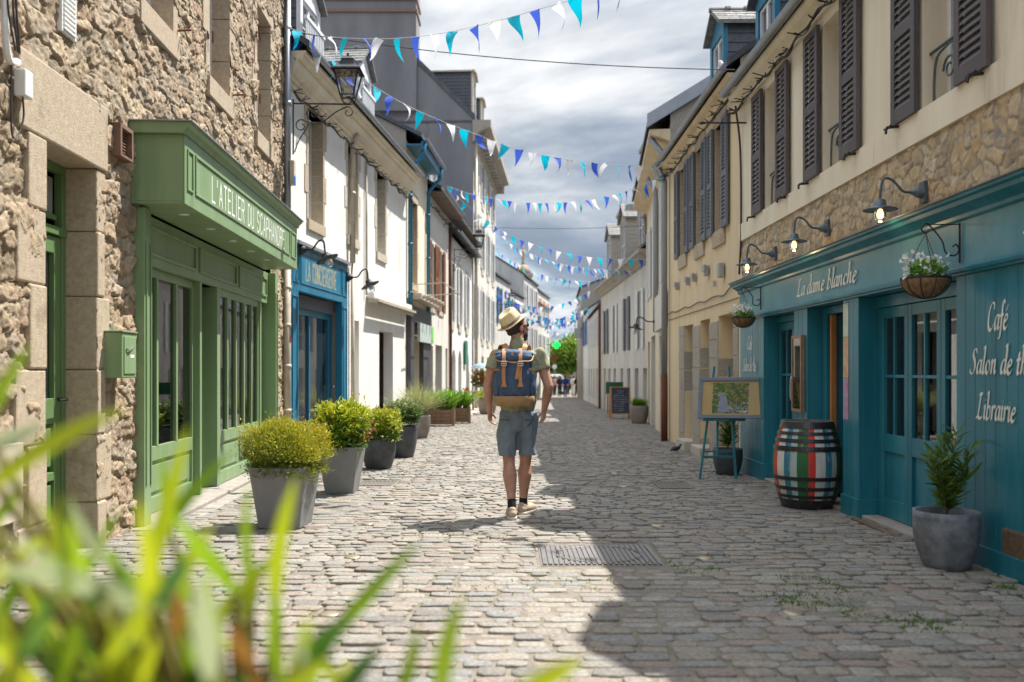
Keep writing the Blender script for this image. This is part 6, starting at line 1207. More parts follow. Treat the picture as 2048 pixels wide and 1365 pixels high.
# trees at the end
def tree(x, y, h, rad, label, seed):
    c = Vector((x, y, gz(y)-.1)); t = thing('tree', label, 'tree', c, 'trees closing the end of the street'); mb = MB(); mb.tube([c, c+Vector((.1, 0, h*.35)), c+Vector((0, 0, h*.6))], [.16, .12, .07], 8)
    rr = random.Random(seed)
    for i in range(7): a = rr.uniform(0, 6.28); mb.tube([c+Vector((0, 0, h*.38)), c+Vector((math.cos(a)*rad*.5, math.sin(a)*rad*.5, h*.62)), c+Vector((math.cos(a)*rad*.8, math.sin(a)*rad*.8, h*.8))], [.06, .04, .02], 6)
    mb.build('trunk', M['wood'], t); shrub(t, c+Vector((0, 0, h*.58)), (rad, rad, h*.45), 3200, .30, .2, LM['tree'], seed, lumps=14, name='crown', up=.2, shell=.6)
for i, (px, Y, h, rd, lab) in enumerate(((1118, 100, 5.2, 1.5, 'leftmost of the small round green trees under the slate roof'), (1134, 96, 5.6, 1.5, 'middle round green tree at the end of the street'), (1152, 99, 6.3, 1.7, 'tallest green tree beside the grey end house'), (1106, 112, 5, 1.6, 'small tree half hidden behind the red sign'))):
    tree((px-1024)/F*Y, Y, h, rd, lab, 60+i)

# =================== street things ===================
# barrel
c = Vector((2.84, 8.66, gz(8.66))); bt = thing('barrel', 'wooden barrel painted in red, white, blue and green stripes with black hoops', 'barrel', c)
Hh = .82; prof = [(.235+.085*math.sin(math.pi*t), Hh*t) for t in [i/16 for i in range(17)]]
cols = [(.60, .59, .56), (.03, .19, .28), (.36, .46, .48), (.02, .13, .035), (.62, .04, .03)]
bm = [mat('barrel_paint_'+n_, tuple(x*.8 for x in cc), tuple(min(1, x*1.1) for x in cc), 14, .6, .002, 40, c3=(.45, .45, .42), s3=9, stretch=(1, 1, .4)) for n_, cc in zip(('white', 'blue', 'pale_blue', 'green', 'red'), cols)]
seq = [0, 1, 2, 3, 4]*5; K = 75; mb = MB(); 
wts = [1.15, .85, .8, 1.3, .8]; tot = sum(wts[i] for i in seq); ang = -2.9; 
for si in seq:
    da = 2*math.pi*wts[si]/tot; sub = 3
    for u in range(sub):
        a0 = ang+da*u/sub; a1 = ang+da*(u+1)/sub
        for (r0, z0), (r1, z1) in zip(prof, prof[1:]): mb.add([c+Vector((r0*math.cos(a0), r0*math.sin(a0), z0)), c+Vector((r0*math.cos(a1), r0*math.sin(a1), z0)), c+Vector((r1*math.cos(a1), r1*math.sin(a1), z1)), c+Vector((r1*math.cos(a0), r1*math.sin(a0), z1))], [(0, 1, 2, 3)], si)
    ang += da
mb.build('staves', bm, bt, smooth=False)
for z0, h in ((.0, .085), (.10, .03), (.175, .035), (.27, .035), (.545, .045), (.625, .035), (.695, .03), (.755, .06)):
    mb = MB(); rz = lambda z: .235+.085*math.sin(math.pi*min(1, max(0, z/Hh))); mb.lathe([(rz(z0)+.001, z0), (rz(z0)+.006, z0), (rz((z0+h))+.006, z0+h), (rz(z0+h)+.001, z0+h)], c, 64, cap=False); mb.build('hoop', mat('worn_black_hoop', (.012, .012, .014), (.03, .03, .033), 40, .35, c3=(.12, .11, .11), s3=16), bt, smooth=False)
mb = MB(); mb.lathe([(.001, Hh-.03), (.225, Hh-.03)], c, 48, cap=False); mb.lathe([(.222, Hh-.03), (.222, Hh+.002), (.240, Hh+.002), (.240, Hh-.01)], c, 48, cap=False); mb.build('lid', mat('barrel_head', (.10, .09, .09), (.2, .19, .18), 20, .6), bt)
# easel with painting
c = Vector((2.50, 11.05, gz(11.05))); e = thing('easel', 'teal wooden easel with a shelf standing on the cobbles', 'easel', c); TEm = mat('easel_teal', (.01, .14, .18), (.015, .17, .21), 5, .45)
ym = c.y; fx = [2.30, 2.745]
for i, (x0, x1) in enumerate(((2.30, 2.43), (2.745, 2.70), (2.50, 2.54))):
    mb = MB()
    if i < 2: mb.bar((x0, ym-.02, c.z), (x1+(.09 if i == 0 else .0), ym+.16, 1.34), .042, .026, up=(1, 0, 0))
    else: mb.bar((x0+.14, ym+.55, c.z), (x0+.06, ym+.14, 1.2), .042, .026, up=(1, 0, 0))
    mb.build('leg', TEm, e, bevel=.003)
mb = MB(); mb.bar((2.52, ym+.0, c.z+.27), (2.55, ym+.12, .72), .04, .024, up=(1, 0, 0)); mb.build('leg', TEm, e, bevel=.003)
mb = MB(); mb.bar((2.34, ym+.02, c.z+.27), (2.745, ym+.02, c.z+.27), .04, .028); mb.bar((2.35, ym+.03, c.z+.335), (2.74, ym+.03, c.z+.335), .02, .02); mb.build('cross_bar', TEm, e, bevel=.002)
mb = MB(); mb.box(2.34, 2.86, ym-.03, ym+.12, .672, .70); mb.box(2.34, 2.86, ym-.032, ym-.02, .70, .715); sh_ = mb.build('shelf', TEm, e, bevel=.003)
k = MB(); rr = random.Random(2)
for x0, n_ in ((2.475, 7), (2.565, 10)):
    for i in range(n_): x = x0+i*.009; k.tube([(x, ym-.0335, .681), (x+rr.uniform(-.003, .004), ym-.0335, .681+rr.uniform(.005, .013))], .0014, 4)
k.build('shelf_lettering', M['letter'], sh_)
pt = thing('framed_painting', 'grey framed garden painting with a wide buff mount resting on the easel', 'painting', (2.67, ym, .702)); A0 = Vector((2.27, ym-.0, .702)); ux = Vector((.80, -.07, 0)).normalized()*.80; uz = Vector((.045, .10, .50)); nn = ux.cross(uz).normalized()
def pq(u0, u1, v0, v1, d0, d1):
    f_ = lambda u, v, d: A0+ux*u+uz*v-nn*d*-1
    return [f_(u0, v0, d0), f_(u1, v0, d0), f_(u1, v0, d1), f_(u0, v0, d1), f_(u0, v1, d0), f_(u1, v1, d0), f_(u1, v1, d1), f_(u0, v1, d1)]
mb = MB()
for q in ((0, 1, 0, .085, 0, .03), (0, 1, .915, 1, 0, .03), (0, .06, .085, .915, 0, .03), (.94, 1, .085, .915, 0, .03)): mb.hexa(pq(*q))
mb.build('frame', mat('blue_grey_frame', (.17, .20, .25), (.21, .24, .29), 7, .5), pt, bevel=.003); mb = MB(); mb.hexa(pq(.055, .945, .08, .92, .002, .012)); mb.build('mount', mat('buff_mount', (.52, .37, .17), (.58, .43, .22), 3, .8), pt)
pm = bpy.data.materials.new('garden_painting'); pm.use_nodes = True; nt = pm.node_tree; tc = nt.nodes.new('ShaderNodeTexCoord'); ns = nt.nodes.new('ShaderNodeTexNoise'); ns.inputs['Scale'].default_value = 15; ns.inputs['Detail'].default_value = 6; ns.inputs['Distortion'].default_value = .9; cr = nt.nodes.new('ShaderNodeValToRGB')
nt.links.new(tc.outputs['Object'], ns.inputs['Vector']); nt.links.new(ns.outputs['Fac'], cr.inputs[0]); nt.links.new(cr.outputs[0], nt.nodes['Principled BSDF'].inputs['Base Color']); el = cr.color_ramp.elements; el[0].position = .3; el[0].color = (.02, .05, .02, 1); el[1].position = .72; el[1].color = (.5, .5, .45, 1)
for p_, c_ in ((.4, (.06, .12, .03)), (.47, (.16, .22, .05)), (.52, (.12, .15, .22)), (.57, (.25, .16, .18)), (.62, (.35, .38, .2))): k = el.new(p_); k.color = (*c_, 1)
mb = MB(); mb.hexa(pq(.22, .76, .13, .87, .013, .016)); pic = mb.build('picture', pm, pt)
# dabs of paint: path, foliage, flower strokes
mb = [MB() for _ in range(5)]; dm_ = [mat('dab_'+n_, c_) for n_, c_ in (('path', (.30, .32, .42)), ('leaf', (.07, .15, .03)), ('light_leaf', (.25, .30, .06)), ('pink', (.35, .12, .16)), ('white', (.6, .62, .62)))]; rr = random.Random(4)
for i in range(900):
    u, v = rr.uniform(.23, .75), rr.uniform(.15, .85); k = 1 if rr.random() < .6 else 2
    if v < .62 and abs(u-(.36+.10*(.6-v))) < .05+.09*(.62-v): k = 0
    elif rr.random() < .1 and v > .4: k = 3
    elif v < .38 and u > .45 and rr.random() < .5: k = rr.choice((4, 0, 0, 3))
    elif v > .6 and rr.random() < .03: k = 4
    s_ = rr.uniform(.008, .020); mb[k].hexa(pq(u-s_, u+s_, v-s_*rr.uniform(.5, 1.6), v+s_, .0161+i*1e-6, .0166+i*1e-6))
for k in range(5): mb[k].build('brush_strokes', dm_[k], pic)
# hanging baskets
def basket(px, Y, xb, ztop, zbar, sc, label, seed):
    # wall bracket
    zb0, zb1 = zbar; nb = 3.025; br = thing('wall_bracket', 'scrolled black iron bracket '+('over the cafe glass doors' if seed == 1 else 'at the far end of the cafe fascia'), 'bracket', (nb, Y, zb0), 'scrolled brackets on the cafe fascia')
    mb = MB(); mb.bar((nb-.006, Y, zb0), (nb-.006, Y, zb1), .012, .006, up=(0, 1, 0)); mb.build('back_bar', M['iron'], br)
    mb = MB(); mb.tube([(nb, Y, zb1-.01), (xb+.02, Y, zb1-.01)], .004, 6)
    zc = zb0+.06; pts = [(nb-.045+.035*math.cos(t_), Y, zc+.03+.035*math.sin(t_)) for t_ in [2.6-k*.5 for k in range(7)]]
    mb.tube(smoothpath([(nb-.055, Y, zc+.05), (nb-.03, Y, zc+.065), (nb-.01, Y, zc+.03), (nb-.04, Y, zc-.01), (nb-.10, Y, zc+.01), (xb+.11, Y, zb1-.12), (xb+.03, Y, zb1-.02), (xb-.005, Y, zb1-.005), (xb-.03, Y, zb1-.04), (xb, Y, zb1-.07), (xb+.02, Y, zb1-.045)], 5), .0055, 6); mb.build('scroll', M['iron'], br)
    t = thing('hanging_basket', label, 'hanging basket', (xb, Y, ztop-.14*sc), 'hanging flower baskets on the cafe front'); c = Vector((xb, Y, ztop)); r_ = .155*sc
    mb = MB(); mb.lathe([(.02, -.135*sc)]+[(r_*math.sin(a), -.135*sc*math.cos(a)) for a in [math.pi/2*i/8 for i in range(1, 9)]]+[(r_*.9, -.005)], c, 28, cap=False); mb.build('coir_liner', mat('coir', (.16, .085, .045), (.28, .17, .09), 40, 1, .006, 90), t, smooth=True)
    mb = MB(); mb.tube([c+Vector((r_*1.01*math.cos(a), r_*1.01*math.sin(a), 0)) for a in [2*math.pi*i/32 for i in range(33)]], .006, 6)
    for j in range(5):
        a = j*math.pi/5+.3; mb.tube([c+Vector((r_*1.02*math.cos(a)*math.cos(b_), r_*1.02*math.sin(a)*math.cos(b_), -.138*sc*math.sin(b_))) for b_ in [math.pi*i/14 for i in range(15)]], .003, 5)
    mb.build('wire_frame', M['iron'], t); mb = MB(); top = Vector((xb, Y, zb1-.07))
    for j in range(3):
        a = j*2.1+.4; e_ = c+Vector((r_*math.cos(a), r_*math.sin(a), 0)); nl = 22
        for k in range(nl):
            p, q = top.lerp(e_, k/nl), top.lerp(e_, (k+.8)/nl); mb.tube([p, q], .0032 if k % 2 else .0022, 5)
    mb.build('chains', M['iron'], t); shrub(t, c+Vector((0, 0, .0)), (.13*sc, .13*sc, .10*sc), 420, .04*sc, .018*sc, LM['lily'], seed+70)
    shrub(t, c+Vector((-.03*sc, 0, .05*sc)), (.15*sc, .13*sc, .12*sc), 110 if seed == 1 else 140, .035, .032, LM['petal'], seed+80, name='flowers', up=.1)
basket(1851, 6.07, 2.79, 1.917, (2.02, 2.29), 1.0, 'hanging basket of white flowers in coir above the cafe doors', 1)
basket(1486, 10.93, 2.81, 1.93, (2.03, 2.31), .88, 'hanging basket of wispy white flowers beside the cafe fascia end', 2)
# wall lamps
def walllamp(base, out, label, arm=.34, scale=1, tilt=0, lit=True, m='iron_blue', group=None, rise=.09):
    base = Vector(base); out = Vector(out).normalized(); t = thing('wall_lamp', label, 'wall lamp', base, group); z = Vector((0, 0, 1)); mb = MB()
    b_ = MB(); side = out.cross(z); P0 = base
    for q in (0,): b_.hexa([P0-side*.045-z*.08, P0+side*.045-z*.08, P0+side*.045-z*.08+out*.025, P0-side*.045-z*.08+out*.025, P0-side*.045+z*.08, P0+side*.045+z*.08, P0+side*.045+z*.08+out*.025, P0-side*.045+z*.08+out*.025])
    b_.tube([P0+out*.02, P0+out*.06, P0+out*.11], [.05*scale, .04*scale, .012*scale], 12); b_.build('mounting', M[m], t)
    end = P0+out*arm+z*(-.02)
    mb.tube(smoothpath([P0+out*.10, P0+out*arm*.5+z*.01, P0+out*arm*.72+z*rise, P0+out*arm*.93+z*rise*1.1, end+z*.0+out*.0, end-z*.05], 6), .010*scale, 8); mb.build('swan_neck', M[m], t, smooth=True)
    ax = (z+out*math.tan(tilt)*-1).normalized(); rot = Vector((0, 0, 1)).rotation_difference(ax).to_matrix()
    def lat(prof, nm, mt, par=None, n=28, sm=True):
        k = MB(); k.lathe(prof, (0, 0, 0), n, cap=False); k.v = [tuple(rot @ Vector(v)*1+end+Vector((0, 0, -.05))) for v in k.v]; return k.build(nm, mt, par or t, smooth=sm)
    s = scale; sh = lat([(.012*s, .02), (.04*s, .01), (.045*s, -.03*s), (.05*s, -.035*s), (.125*s, -.06*s), (.127*s, -.066*s), (.05*s, -.045*s), (.001, -.045*s)], 'shade', M[m]); lat([(.042*s, -.05*s), (.042*s, -.11*s), (.035*s, -.14*s), (.018*s, -.155*s), (.001, -.158*s)], 'glass', M['lampglass'])
    bl = lat([(.001, -.055*s), (.015*s, -.06*s), (.026*s, -.095*s), (.022*s, -.12*s), (.001, -.13*s)], 'bulb', mat('warm_bulb', (1, .8, .5), emit=(1, .55, .18), strength=2.6) if lit else M['white_paint'])
    if lit:
        ld = bpy.data.lights.new('lamp_light', 'POINT'); ld.energy = .7; ld.color = (1, .62, .3); ld.shadow_soft_size = .03; lo = bpy.data.objects.new('lamp_light', ld); COL.objects.link(lo); lo.parent = t; lo.location = end-base+Vector((0, 0, -.22))
    return t
gl = 'warm lit lamps over the cafe fascia'
for Y, z, lab in ((6.82, 2.645, 'lit swan neck lamp nearest the camera, above the hanging basket'), (8.9, 2.70, 'lit swan neck lamp in the middle, above the words of the cafe sign'), (10.68, 2.68, 'lit swan neck lamp farthest away, beside the yellow house')): walllamp((3.13, Y, z), (-1, 0, 0), lab, group=gl)
for px, py, s_ in ((563, 507, .45), (694, 555, 1)):
    sx_ = max(.1, WL2.S(px, .11)); p = WL2.P(sx_, WL2.Z(py, sx_, .1), .12)
    if px == 563: p = WL2.P(.45, WL2.Z(500, .45), .12)
    nv = Vector((WL2.n.x, WL2.n.y, 0)); walllamp(p, nv, 'dark unlit gooseneck lamp over the blue shop, '+('next to the green sign' if px == 563 else 'by its right end'), .38, 1.4, .45, False, 'iron', 'gooseneck lamps on the blue shop', .12)
p = WR3.P(3.2, 2.45, .05); walllamp(p, Vector((WR3.n.x, WR3.n.y, 0)), 'dark unlit gooseneck lamp on the narrow house behind the downpipe', .5, 1.5, .2, False, 'iron')
# street lanterns
def lantern(base, out, arm, label):
    base = Vector(base); out = Vector(out).normalized(); t = thing('street_lantern', label, 'street lantern', base, 'black street lanterns on scrolled brackets'); z = Vector((0, 0, 1)); e_ = base+out*arm
    mb = MB(); mb.tube([base, e_+out*.05], .013, 8); mb.tube([base-z*.75, base+z*.06], .012, 8)
    def spiral(c, r0, a0, turns, sg=1): return [c+(out*math.cos(a0+sg*k*.4)+z*math.sin(a0+sg*k*.4))*r0*(1-.8*k/(turns*16)) for k in range(int(turns*16))]
    mb.tube(smoothpath([base-z*.72+out*.02, base-z*.55+out*.08, base-z*.3+out*.22, base-z*.24+out*.12], 5)+spiral(base-z*.33+out*.12, .1, 1.2, 1.1, 1), .009, 6)
    mb.tube(smoothpath([base-z*.12+out*.2, base-z*.26+out*.24, base-z*.28+out*.4, base-z*.12+out*.62, base-z*.03+out*.8], 6), .009, 6); mb.tube(spiral(base-z*.14+out*.3, .11, 3.4, 1.2, -1), .008, 6); mb.tube(spiral(base-z*.12+out*.8, .09, 2.2, 1.1, -1), .008, 6); mb.build('bracket', M['iron'], t)
    c = e_; k = MB(); hb, ht_, zb_, zt_ = .10, .175, .12, .47; r45 = math.pi/4
    for j in range(4):
        a = r45+j*math.pi/2; d = Vector((math.cos(a), math.sin(a), 0)); k.bar(c+d*hb*1.41+z*zb_, c+d*ht_*1.41+z*zt_, .018); a2 = a+math.pi/2; d2 = Vector((math.cos(a2), math.sin(a2), 0)); k.bar(c+d*hb*1.41+z*zb_, c+d2*hb*1.41+z*zb_, .018); k.bar(c+d*ht_*1.41+z*zt_, c+d2*ht_*1.41+z*zt_, .022); k.tube(smoothpath([c+z*.0, c+d*.1+z*.03, c+d*hb*1.41+z*zb_], 4), .007, 6)
    k.lathe([(ht_*1.41+.06, zt_), (ht_*1.41+.05, zt_+.02), (ht_*.95, zt_+.09), (ht_*.72, zt_+.17), (ht_*.8, zt_+.18), (.03, zt_+.24), (.02, zt_+.28), (.001, zt_+.3)], c, 4, cap=False, rot=r45); k.build('cage', M['iron'], t)
    g_ = MB()
    for j in range(4): a = r45+j*math.pi/2; d = Vector((math.cos(a), math.sin(a), 0)); a2 = a+math.pi/2; d2 = Vector((math.cos(a2), math.sin(a2), 0)); q = .985; g_.add([c+d*hb*1.41*q+z*zb_, c+d2*hb*1.41*q+z*zb_, c+d2*ht_*1.41*q+z*zt_, c+d*ht_*1.41*q+z*zt_], [(0, 1, 2, 3)])
    g_.build('glass_panes', M['lampglass'], t); g_ = MB(); g_.lathe([(.05, zb_+.02), (.06, zb_+.1), (.03, zb_+.16)], c, 12); g_.build('lamp_holder', M['white_paint'], t)
lantern(WL1.P(WL1.len-.02, 5.22, .16), WL1.n.to_3d(), .80, 'large black street lantern nearest the camera, on the stone house corner')
p = WL3.P(WL3.S(906), 0, .05); p.z = WL3.Z(500, WL3.S(906)); lantern(p, WL3.n.to_3d(), .85, 'black street lantern on the arched white house')
p = WL7.P(.6, 0, .05); p.z = WL7.Z(610, .6); lantern(p, Vector((1, -.35, 0)), .85, 'small distant black street lantern above the straw hat')
# mailbox, meter boxes
s = WL1.S(232); P = WL1.P; zt = WL1.Z(668, s); t = thing('mailbox', 'green metal mailbox on the rubble wall beside the green shopfront', 'mailbox', P(s, zt-.33, 0)); mb = MB(); a, b_ = WL1.S(241, .12)-.155, WL1.S(262, .12)-.02; b_ = sy(WL1, 6.93); a = sy(WL1, 6.64)
WL1.box(mb, a, b_, zt-.34, zt, .03, .17); mb.build('box', M['green'], t, bevel=.008); mb = MB(); WL1.box(mb, a-.008, b_+.008, zt, zt+.012, .02, .18); mb.build('lid', M['green'], t, bevel=.003)
mb = MB(); WL1.box(mb, a+.03, b_-.03, zt-.31, zt-.03, .17, .178); d_ = mb.build('door', M['green'], t, bevel=.003); mb = MB(); mb.tube(smoothpath([P(a+.05, zt-.12, .182), P(a+.10, zt-.135, .19), P(a+.2, zt-.10, .185)], 4), .006, 6); mb.build('latch', M['steel'], d_); mb = MB(); WL1.box(mb, a+.14, a+.22, zt-.19, zt-.165, .178, .180); mb.build('name_label', M['white_paint'], d_)
s = WL1.S(40, .06); z = WL1.Z(170, s, .06); t = thing('junction_box', 'white plastic junction box above the doorway lintel', 'junction box', P(s, z, .03)); mb = MB(); WL1.box(mb, s-.06, s+.04, z-.08, z+.08, .05, .12); mb.build('cover', M['plastic'], t, bevel=.008); cable([P(s-.03, z-.08, .09), P(s-.02, z-.2, .09), P(s-.07, z-.32, .08), P(s-.12, z-.3, .07), P(s-.12, z+.1, .07)], .006, t)
t = thing('cable_duct', 'thick bundled cables running down the left edge of the rubble wall', 'cable', P(WL1.S(8), 3.3, .05)); s = WL1.S(8, .07); cable([P(s, 5.5, .07), P(s, 3.8, .07)], .028, t); cable([P(s, 3.8, .07), P(s+.01, 3.3, .07), P(s+.05, 3.1, .07), P(s+.18, 3.12, .06)], .022, t, 'conduit', M['plastic'])
for k in (-.01, .02, .04): cable([P(s+k, 3.85, .10), P(s+k*2, 3.4, .1), P(s+.08+k, 3.15, .1)], .006, t)
s = WL1.S(22, .06); z0, z1 = WL1.Z(1045, s), WL1.Z(888, s); t = thing('meter_cabinet', 'beige meter cabinet door in the wall at the left edge', 'meter box', P(s, z0, 0)); mb = MB(); WL1.box(mb, s-.2, s+.10, z0, z1, .05, .085); mb.build('door', mat('beige_cabinet', (.55, .48, .37), (.6, .53, .42), 4, .5), t, bevel=.006); mb = MB(); WL1.box(mb, s+.0, s+.03, z0+.30, z0+.34, .086, .089); WL1.box(mb, s+.0, s+.03, z0+.36, z0+.38, .086, .089); mb.build('lock', M['grey_plastic'], t)
# menu case and posters
w = WR1; Sx = lambda Y: sy(WR1, Y)
t = thing('menu_case', 'copper framed menu case hung on the second teal pillar', 'menu board', w.P(Sx(9.45), .86, .14)); a, b_ = Sx(9.30), Sx(9.62); z0, z1 = .86, 1.66
mb = MB()
for q in ((a, a+.03, z0, z1), (b_-.03, b_, z0, z1), (a+.03, b_-.03, z0, z0+.03), (a+.03, b_-.03, z1-.03, z1)): w.box(mb, *q, .125, .165)
mb.build('frame', mat('copper_frame', (.26, .15, .10), (.34, .21, .15), 12, .5, metal=.3), t); mb = MB(); w.box(mb, a+.03, b_-.03, z0+.03, z1-.03, .126, .136); mb.build('menu_sheet', mat('menu_paper', (.62, .66, .72), (.38, .42, .55), 14, .7, stretch=(1, 5, 1)), t); mb = MB(); w.box(mb, a+.03, b_-.03, z0+.03, z1-.03, .155, .157); mb.build('pane', M['lampglass'], t)
mb = MB()
for i in range(16): w.box(mb, a+.06, b_-.07-random.uniform(0, .08), z1-.12-i*.035, z1-.112-i*.035, .1362, .1368)
mb.build('printed_lines', mat('print_ink', (.08, .08, .12)), t)
for z0, z1, c1, c2, lab in ((1.60, 1.90, (.40, .52, .40), (.62, .64, .55), 'pale green paper notice, topmost on the third teal pillar'), (1.23, 1.595, (.55, .28, .14), (.62, .50, .32), 'orange and cream poster, middle one on the third teal pillar'), (.85, 1.225, (.50, .15, .25), (.30, .40, .60), 'pink and blue poster, lowest on the third teal pillar')):
    mb = MB(); w.box(mb, Sx(8.10), Sx(8.225), z0, z1, .122, .124); tag(mb.build('poster', mat('poster_'+lab.split()[0], c1, c2, 13, .7)), lab, 'poster', 'papers pinned to the third teal pillar')
# chalkboard
c = GP(1240, 838); t = thing('chalkboard', 'orange framed chalkboard sign standing on the cobbles', 'chalkboard', c); k = .31
for s_, nm in ((-1, 'front_panel'), (1, 'rear_panel')):
    y0, y1 = c.y+s_*.22, c.y+s_*.03; mb = MB(); z0, z1 = c.z, c.z+1.05
    def pb(x, z): tt = (z-z0)/1.05; return Vector((c.x+x, y0+(y1-y0)*tt, z))
    mb.bar(pb(-k, z0), pb(-k, z1), .05, .03, up=(0, 1, 0)); mb.bar(pb(k, z0), pb(k, z1), .05, .03, up=(0, 1, 0)); mb.bar(pb(-k, z1-.02), pb(k, z1-.02), .05, .028); mb.bar(pb(-k, z0+.17), pb(k, z0+.17), .05, .028); o = mb.build('frame', M['wood_orange'], t)
    mb = MB(); mb.bar(pb(0, z0+.19), pb(0, z1-.04), .56, .012, up=(0, 1, 0)) if False else mb.add([pb(-k+.02, z0+.19), pb(k-.02, z0+.19), pb(k-.02, z1-.04), pb(-k+.02, z1-.04)], [(0, 1, 2, 3)]); mb.build('slate_board', mat('chalk_blackboard', (.02, .03, .06), (.035, .045, .08), 8, .7), o)
    if s_ == -1:
        ch_ = MB(); rr = random.Random(8)
        for i, z in enumerate(np.linspace(z1-.14, z0+.27, 10)):
            x = -.22 if i not in (0, 1) else -.10; xe = .22 if i in (3, 4, 5) else .1
            while x < xe:
                l = rr.uniform(.01, .03); p, q = pb(x, z+rr.uniform(-.008, .012)), pb(x+l, z+rr.uniform(-.012, .012)); ch_.tube([p+Vector((0, -.006, 0)), q+Vector((0, -.006, 0))], .005, 4); x += l+rr.choice((.002, .002, .02))
        ch_.build('chalk_writing', mat('chalk', (.6, .6, .6)), o)
c = GP(1231, 828); t = thing('green_notice_board', 'dark green shop sign just behind the orange chalkboard', 'sign', c); mb = MB(); mb.box(c.x-.36, c.x+.36, c.y, c.y+.05, c.z+.75, c.z+1.2); mb.build('panel', mat('dark_green_board', (.01, .09, .05), (.02, .13, .07), 6), t)
mb = MB(); mb.bar((c.x-.3, c.y, c.z), (c.x-.3, c.y+.02, c.z+.8), .04); mb.bar((c.x+.3, c.y, c.z), (c.x+.3, c.y+.02, c.z+.8), .04); mb.build('legs', M['wood'], t)
# pharmacy cross, hanging sign, road signs
c = U(1113, 690, 74); t = thing('pharmacy_cross', 'glowing green pharmacy cross hanging over the far street', 'shop sign', c); mb = MB(); 
for dx, dz in ((0, .2), (0, -.2), (.2, 0), (-.2, 0), (0, 0)): mb.box(c.x+dx-.11, c.x+dx+.11, c.y-.06-.003*(dx != 0), c.y+.06, c.z+dz-.11+(.002 if dz == 0 else 0), c.z+dz+.11-(.002 if dz == 0 else 0))
mb.build('lit_cross', mat('green_neon', (.0, .8, .1), emit=(.0, 1, .10), strength=1.5), t); mb = MB(); mb.bar((c.x-.4, c.y, c.z), (c.x-.95, c.y, c.z), .05); mb.build('arm', M['iron'], t)
c = U(1155, 667, 62); t = thing('hanging_sign', 'grey rectangular sign projecting from the grey end house', 'shop sign', c); mb = MB(); mb.box(c.x-.22, c.x+.22, c.y-.06, c.y+.06, c.z-.35, c.z+.35); mb.build('panel', M['grey_plastic'], t); mb = MB(); mb.bar((c.x+.2, c.y, c.z+.36), (c.x+.8, c.y, c.z+.36), .04); mb.build('arm', M['iron'], t)
c = U(1109, 716, 78); t = thing('shop_sign', 'dark red square sign over the heads of the distant people', 'shop sign', c); mb = MB(); mb.box(c.x-.2, c.x+.2, c.y-.05, c.y+.05, c.z-.22, c.z+.22); mb.bar((c.x-.2, c.y, c.z), (c.x-.7, c.y, c.z), .04); mb.build('panel', mat('dark_red_panel', (.16, .01, .015)), t)
c = U(1109, 737, 82); t = thing('road_sign', 'round pale road sign on a post at the street end', 'road sign', (c.x, c.y, gz(82))); mb = MB(); mb.tube([(c.x, c.y, gz(82)), (c.x, c.y, c.z+.3)], .03, 8); mb.build('post', M['zinc'], t); mb = MB(); mb.tube([(c.x, c.y-.05, c.z+.15), (c.x, c.y-.03, c.z+.15)], .22, 20); mb.build('disc', mat('pale_sign_face', (.55, .58, .6)), t)
# parked van far away
c = U(1107, 790, 88); c.z = gz(88); t = thing('parked_van', 'white van roof showing behind the distant pedestrians', 'van', c); mb = MB()
vp = [(-.95, .35), (-.95, 1.0), (-.85, 1.7), (-.7, 1.95), (.7, 1.95), (.85, 1.7), (.95, 1.0), (.95, .35)]; mb.add([(c.x+x, c.y-2, c.z+z) for x, z in vp]+[(c.x+x, c.y+2, c.z+z) for x, z in vp], [tuple(range(8))[::-1], tuple(range(8, 16))]+[(i, (i+1) % 8, 8+(i+1) % 8, 8+i) for i in range(8)]); mb.build('body', M['white_paint'], t, bevel=.05)
mb = MB(); mb.box(c.x-.7, c.x+.7, c.y-2.02, c.y-2.0, c.z+1.15, c.z+1.7); mb.build('windscreen', M['glass'], t)
for sx_ in (-.85, .85):
    for dy in (-1.3, 1.3): mb = MB(); mb.tube([(c.x+sx_-.1, c.y+dy, c.z+.32), (c.x+sx_+.1, c.y+dy, c.z+.32)], .32, 16); mb.build('wheel', M['cable'], t)
# manhole, grates, studs
def slab(x0, x1, y0, y1, z0, z1, mb): mb.hexa([(x0, y0, gz(y0)+z0), (x1, y0, gz(y0)+z0), (x1, y1, gz(y1)+z0), (x0, y1, gz(y1)+z0), (x0, y0, gz(y0)+z1), (x1, y0, gz(y0)+z1), (x1, y1, gz(y1)+z1), (x0, y1, gz(y1)+z1)])
t = thing('manhole_cover', 'ribbed rectangular cast iron manhole cover with a round lid', 'manhole cover', (.6, 6.23, gz(6.23))); mb = MB(); slab(.19, 1.0, 5.86, 6.60, -.03, -.006, mb); mb.build('frame', M['castiron'], t); mb = MB(); k = 0
x = .205; cx_, cy_, rr_ = .595, 6.23, .30
while x < .99:
    dx = abs(x+.012-cx_)
    if dx < rr_: h_ = math.sqrt(rr_**2-dx*dx); slab(x, x+.022, 5.88, cy_-h_-.012, -.006, .003, mb); slab(x, x+.022, cy_+h_+.012, 6.58, -.006, .003, mb)
    else: slab(x, x+.022, 5.88, 6.58, -.006, .003, mb)
    x += .036
mb.build('ribs', M['castiron'], t); mb = MB(); ring = []; 
mb.tube([(cx_+(rr_-.004)*math.cos(a), cy_+(rr_-.004)*math.sin(a), gz(cy_+(rr_)*math.sin(a))-.002) for a in [2*math.pi*i/48 for i in range(49)]], .007, 6); x = cx_-rr_+.03
while x < cx_+rr_-.04: h_ = math.sqrt((rr_-.02)**2-(x+.01-cx_)**2); slab(x, x+.02, cy_-h_, cy_+h_, -.006, .002, mb); x += .034
mb.build('round_lid', M['castiron'], t)
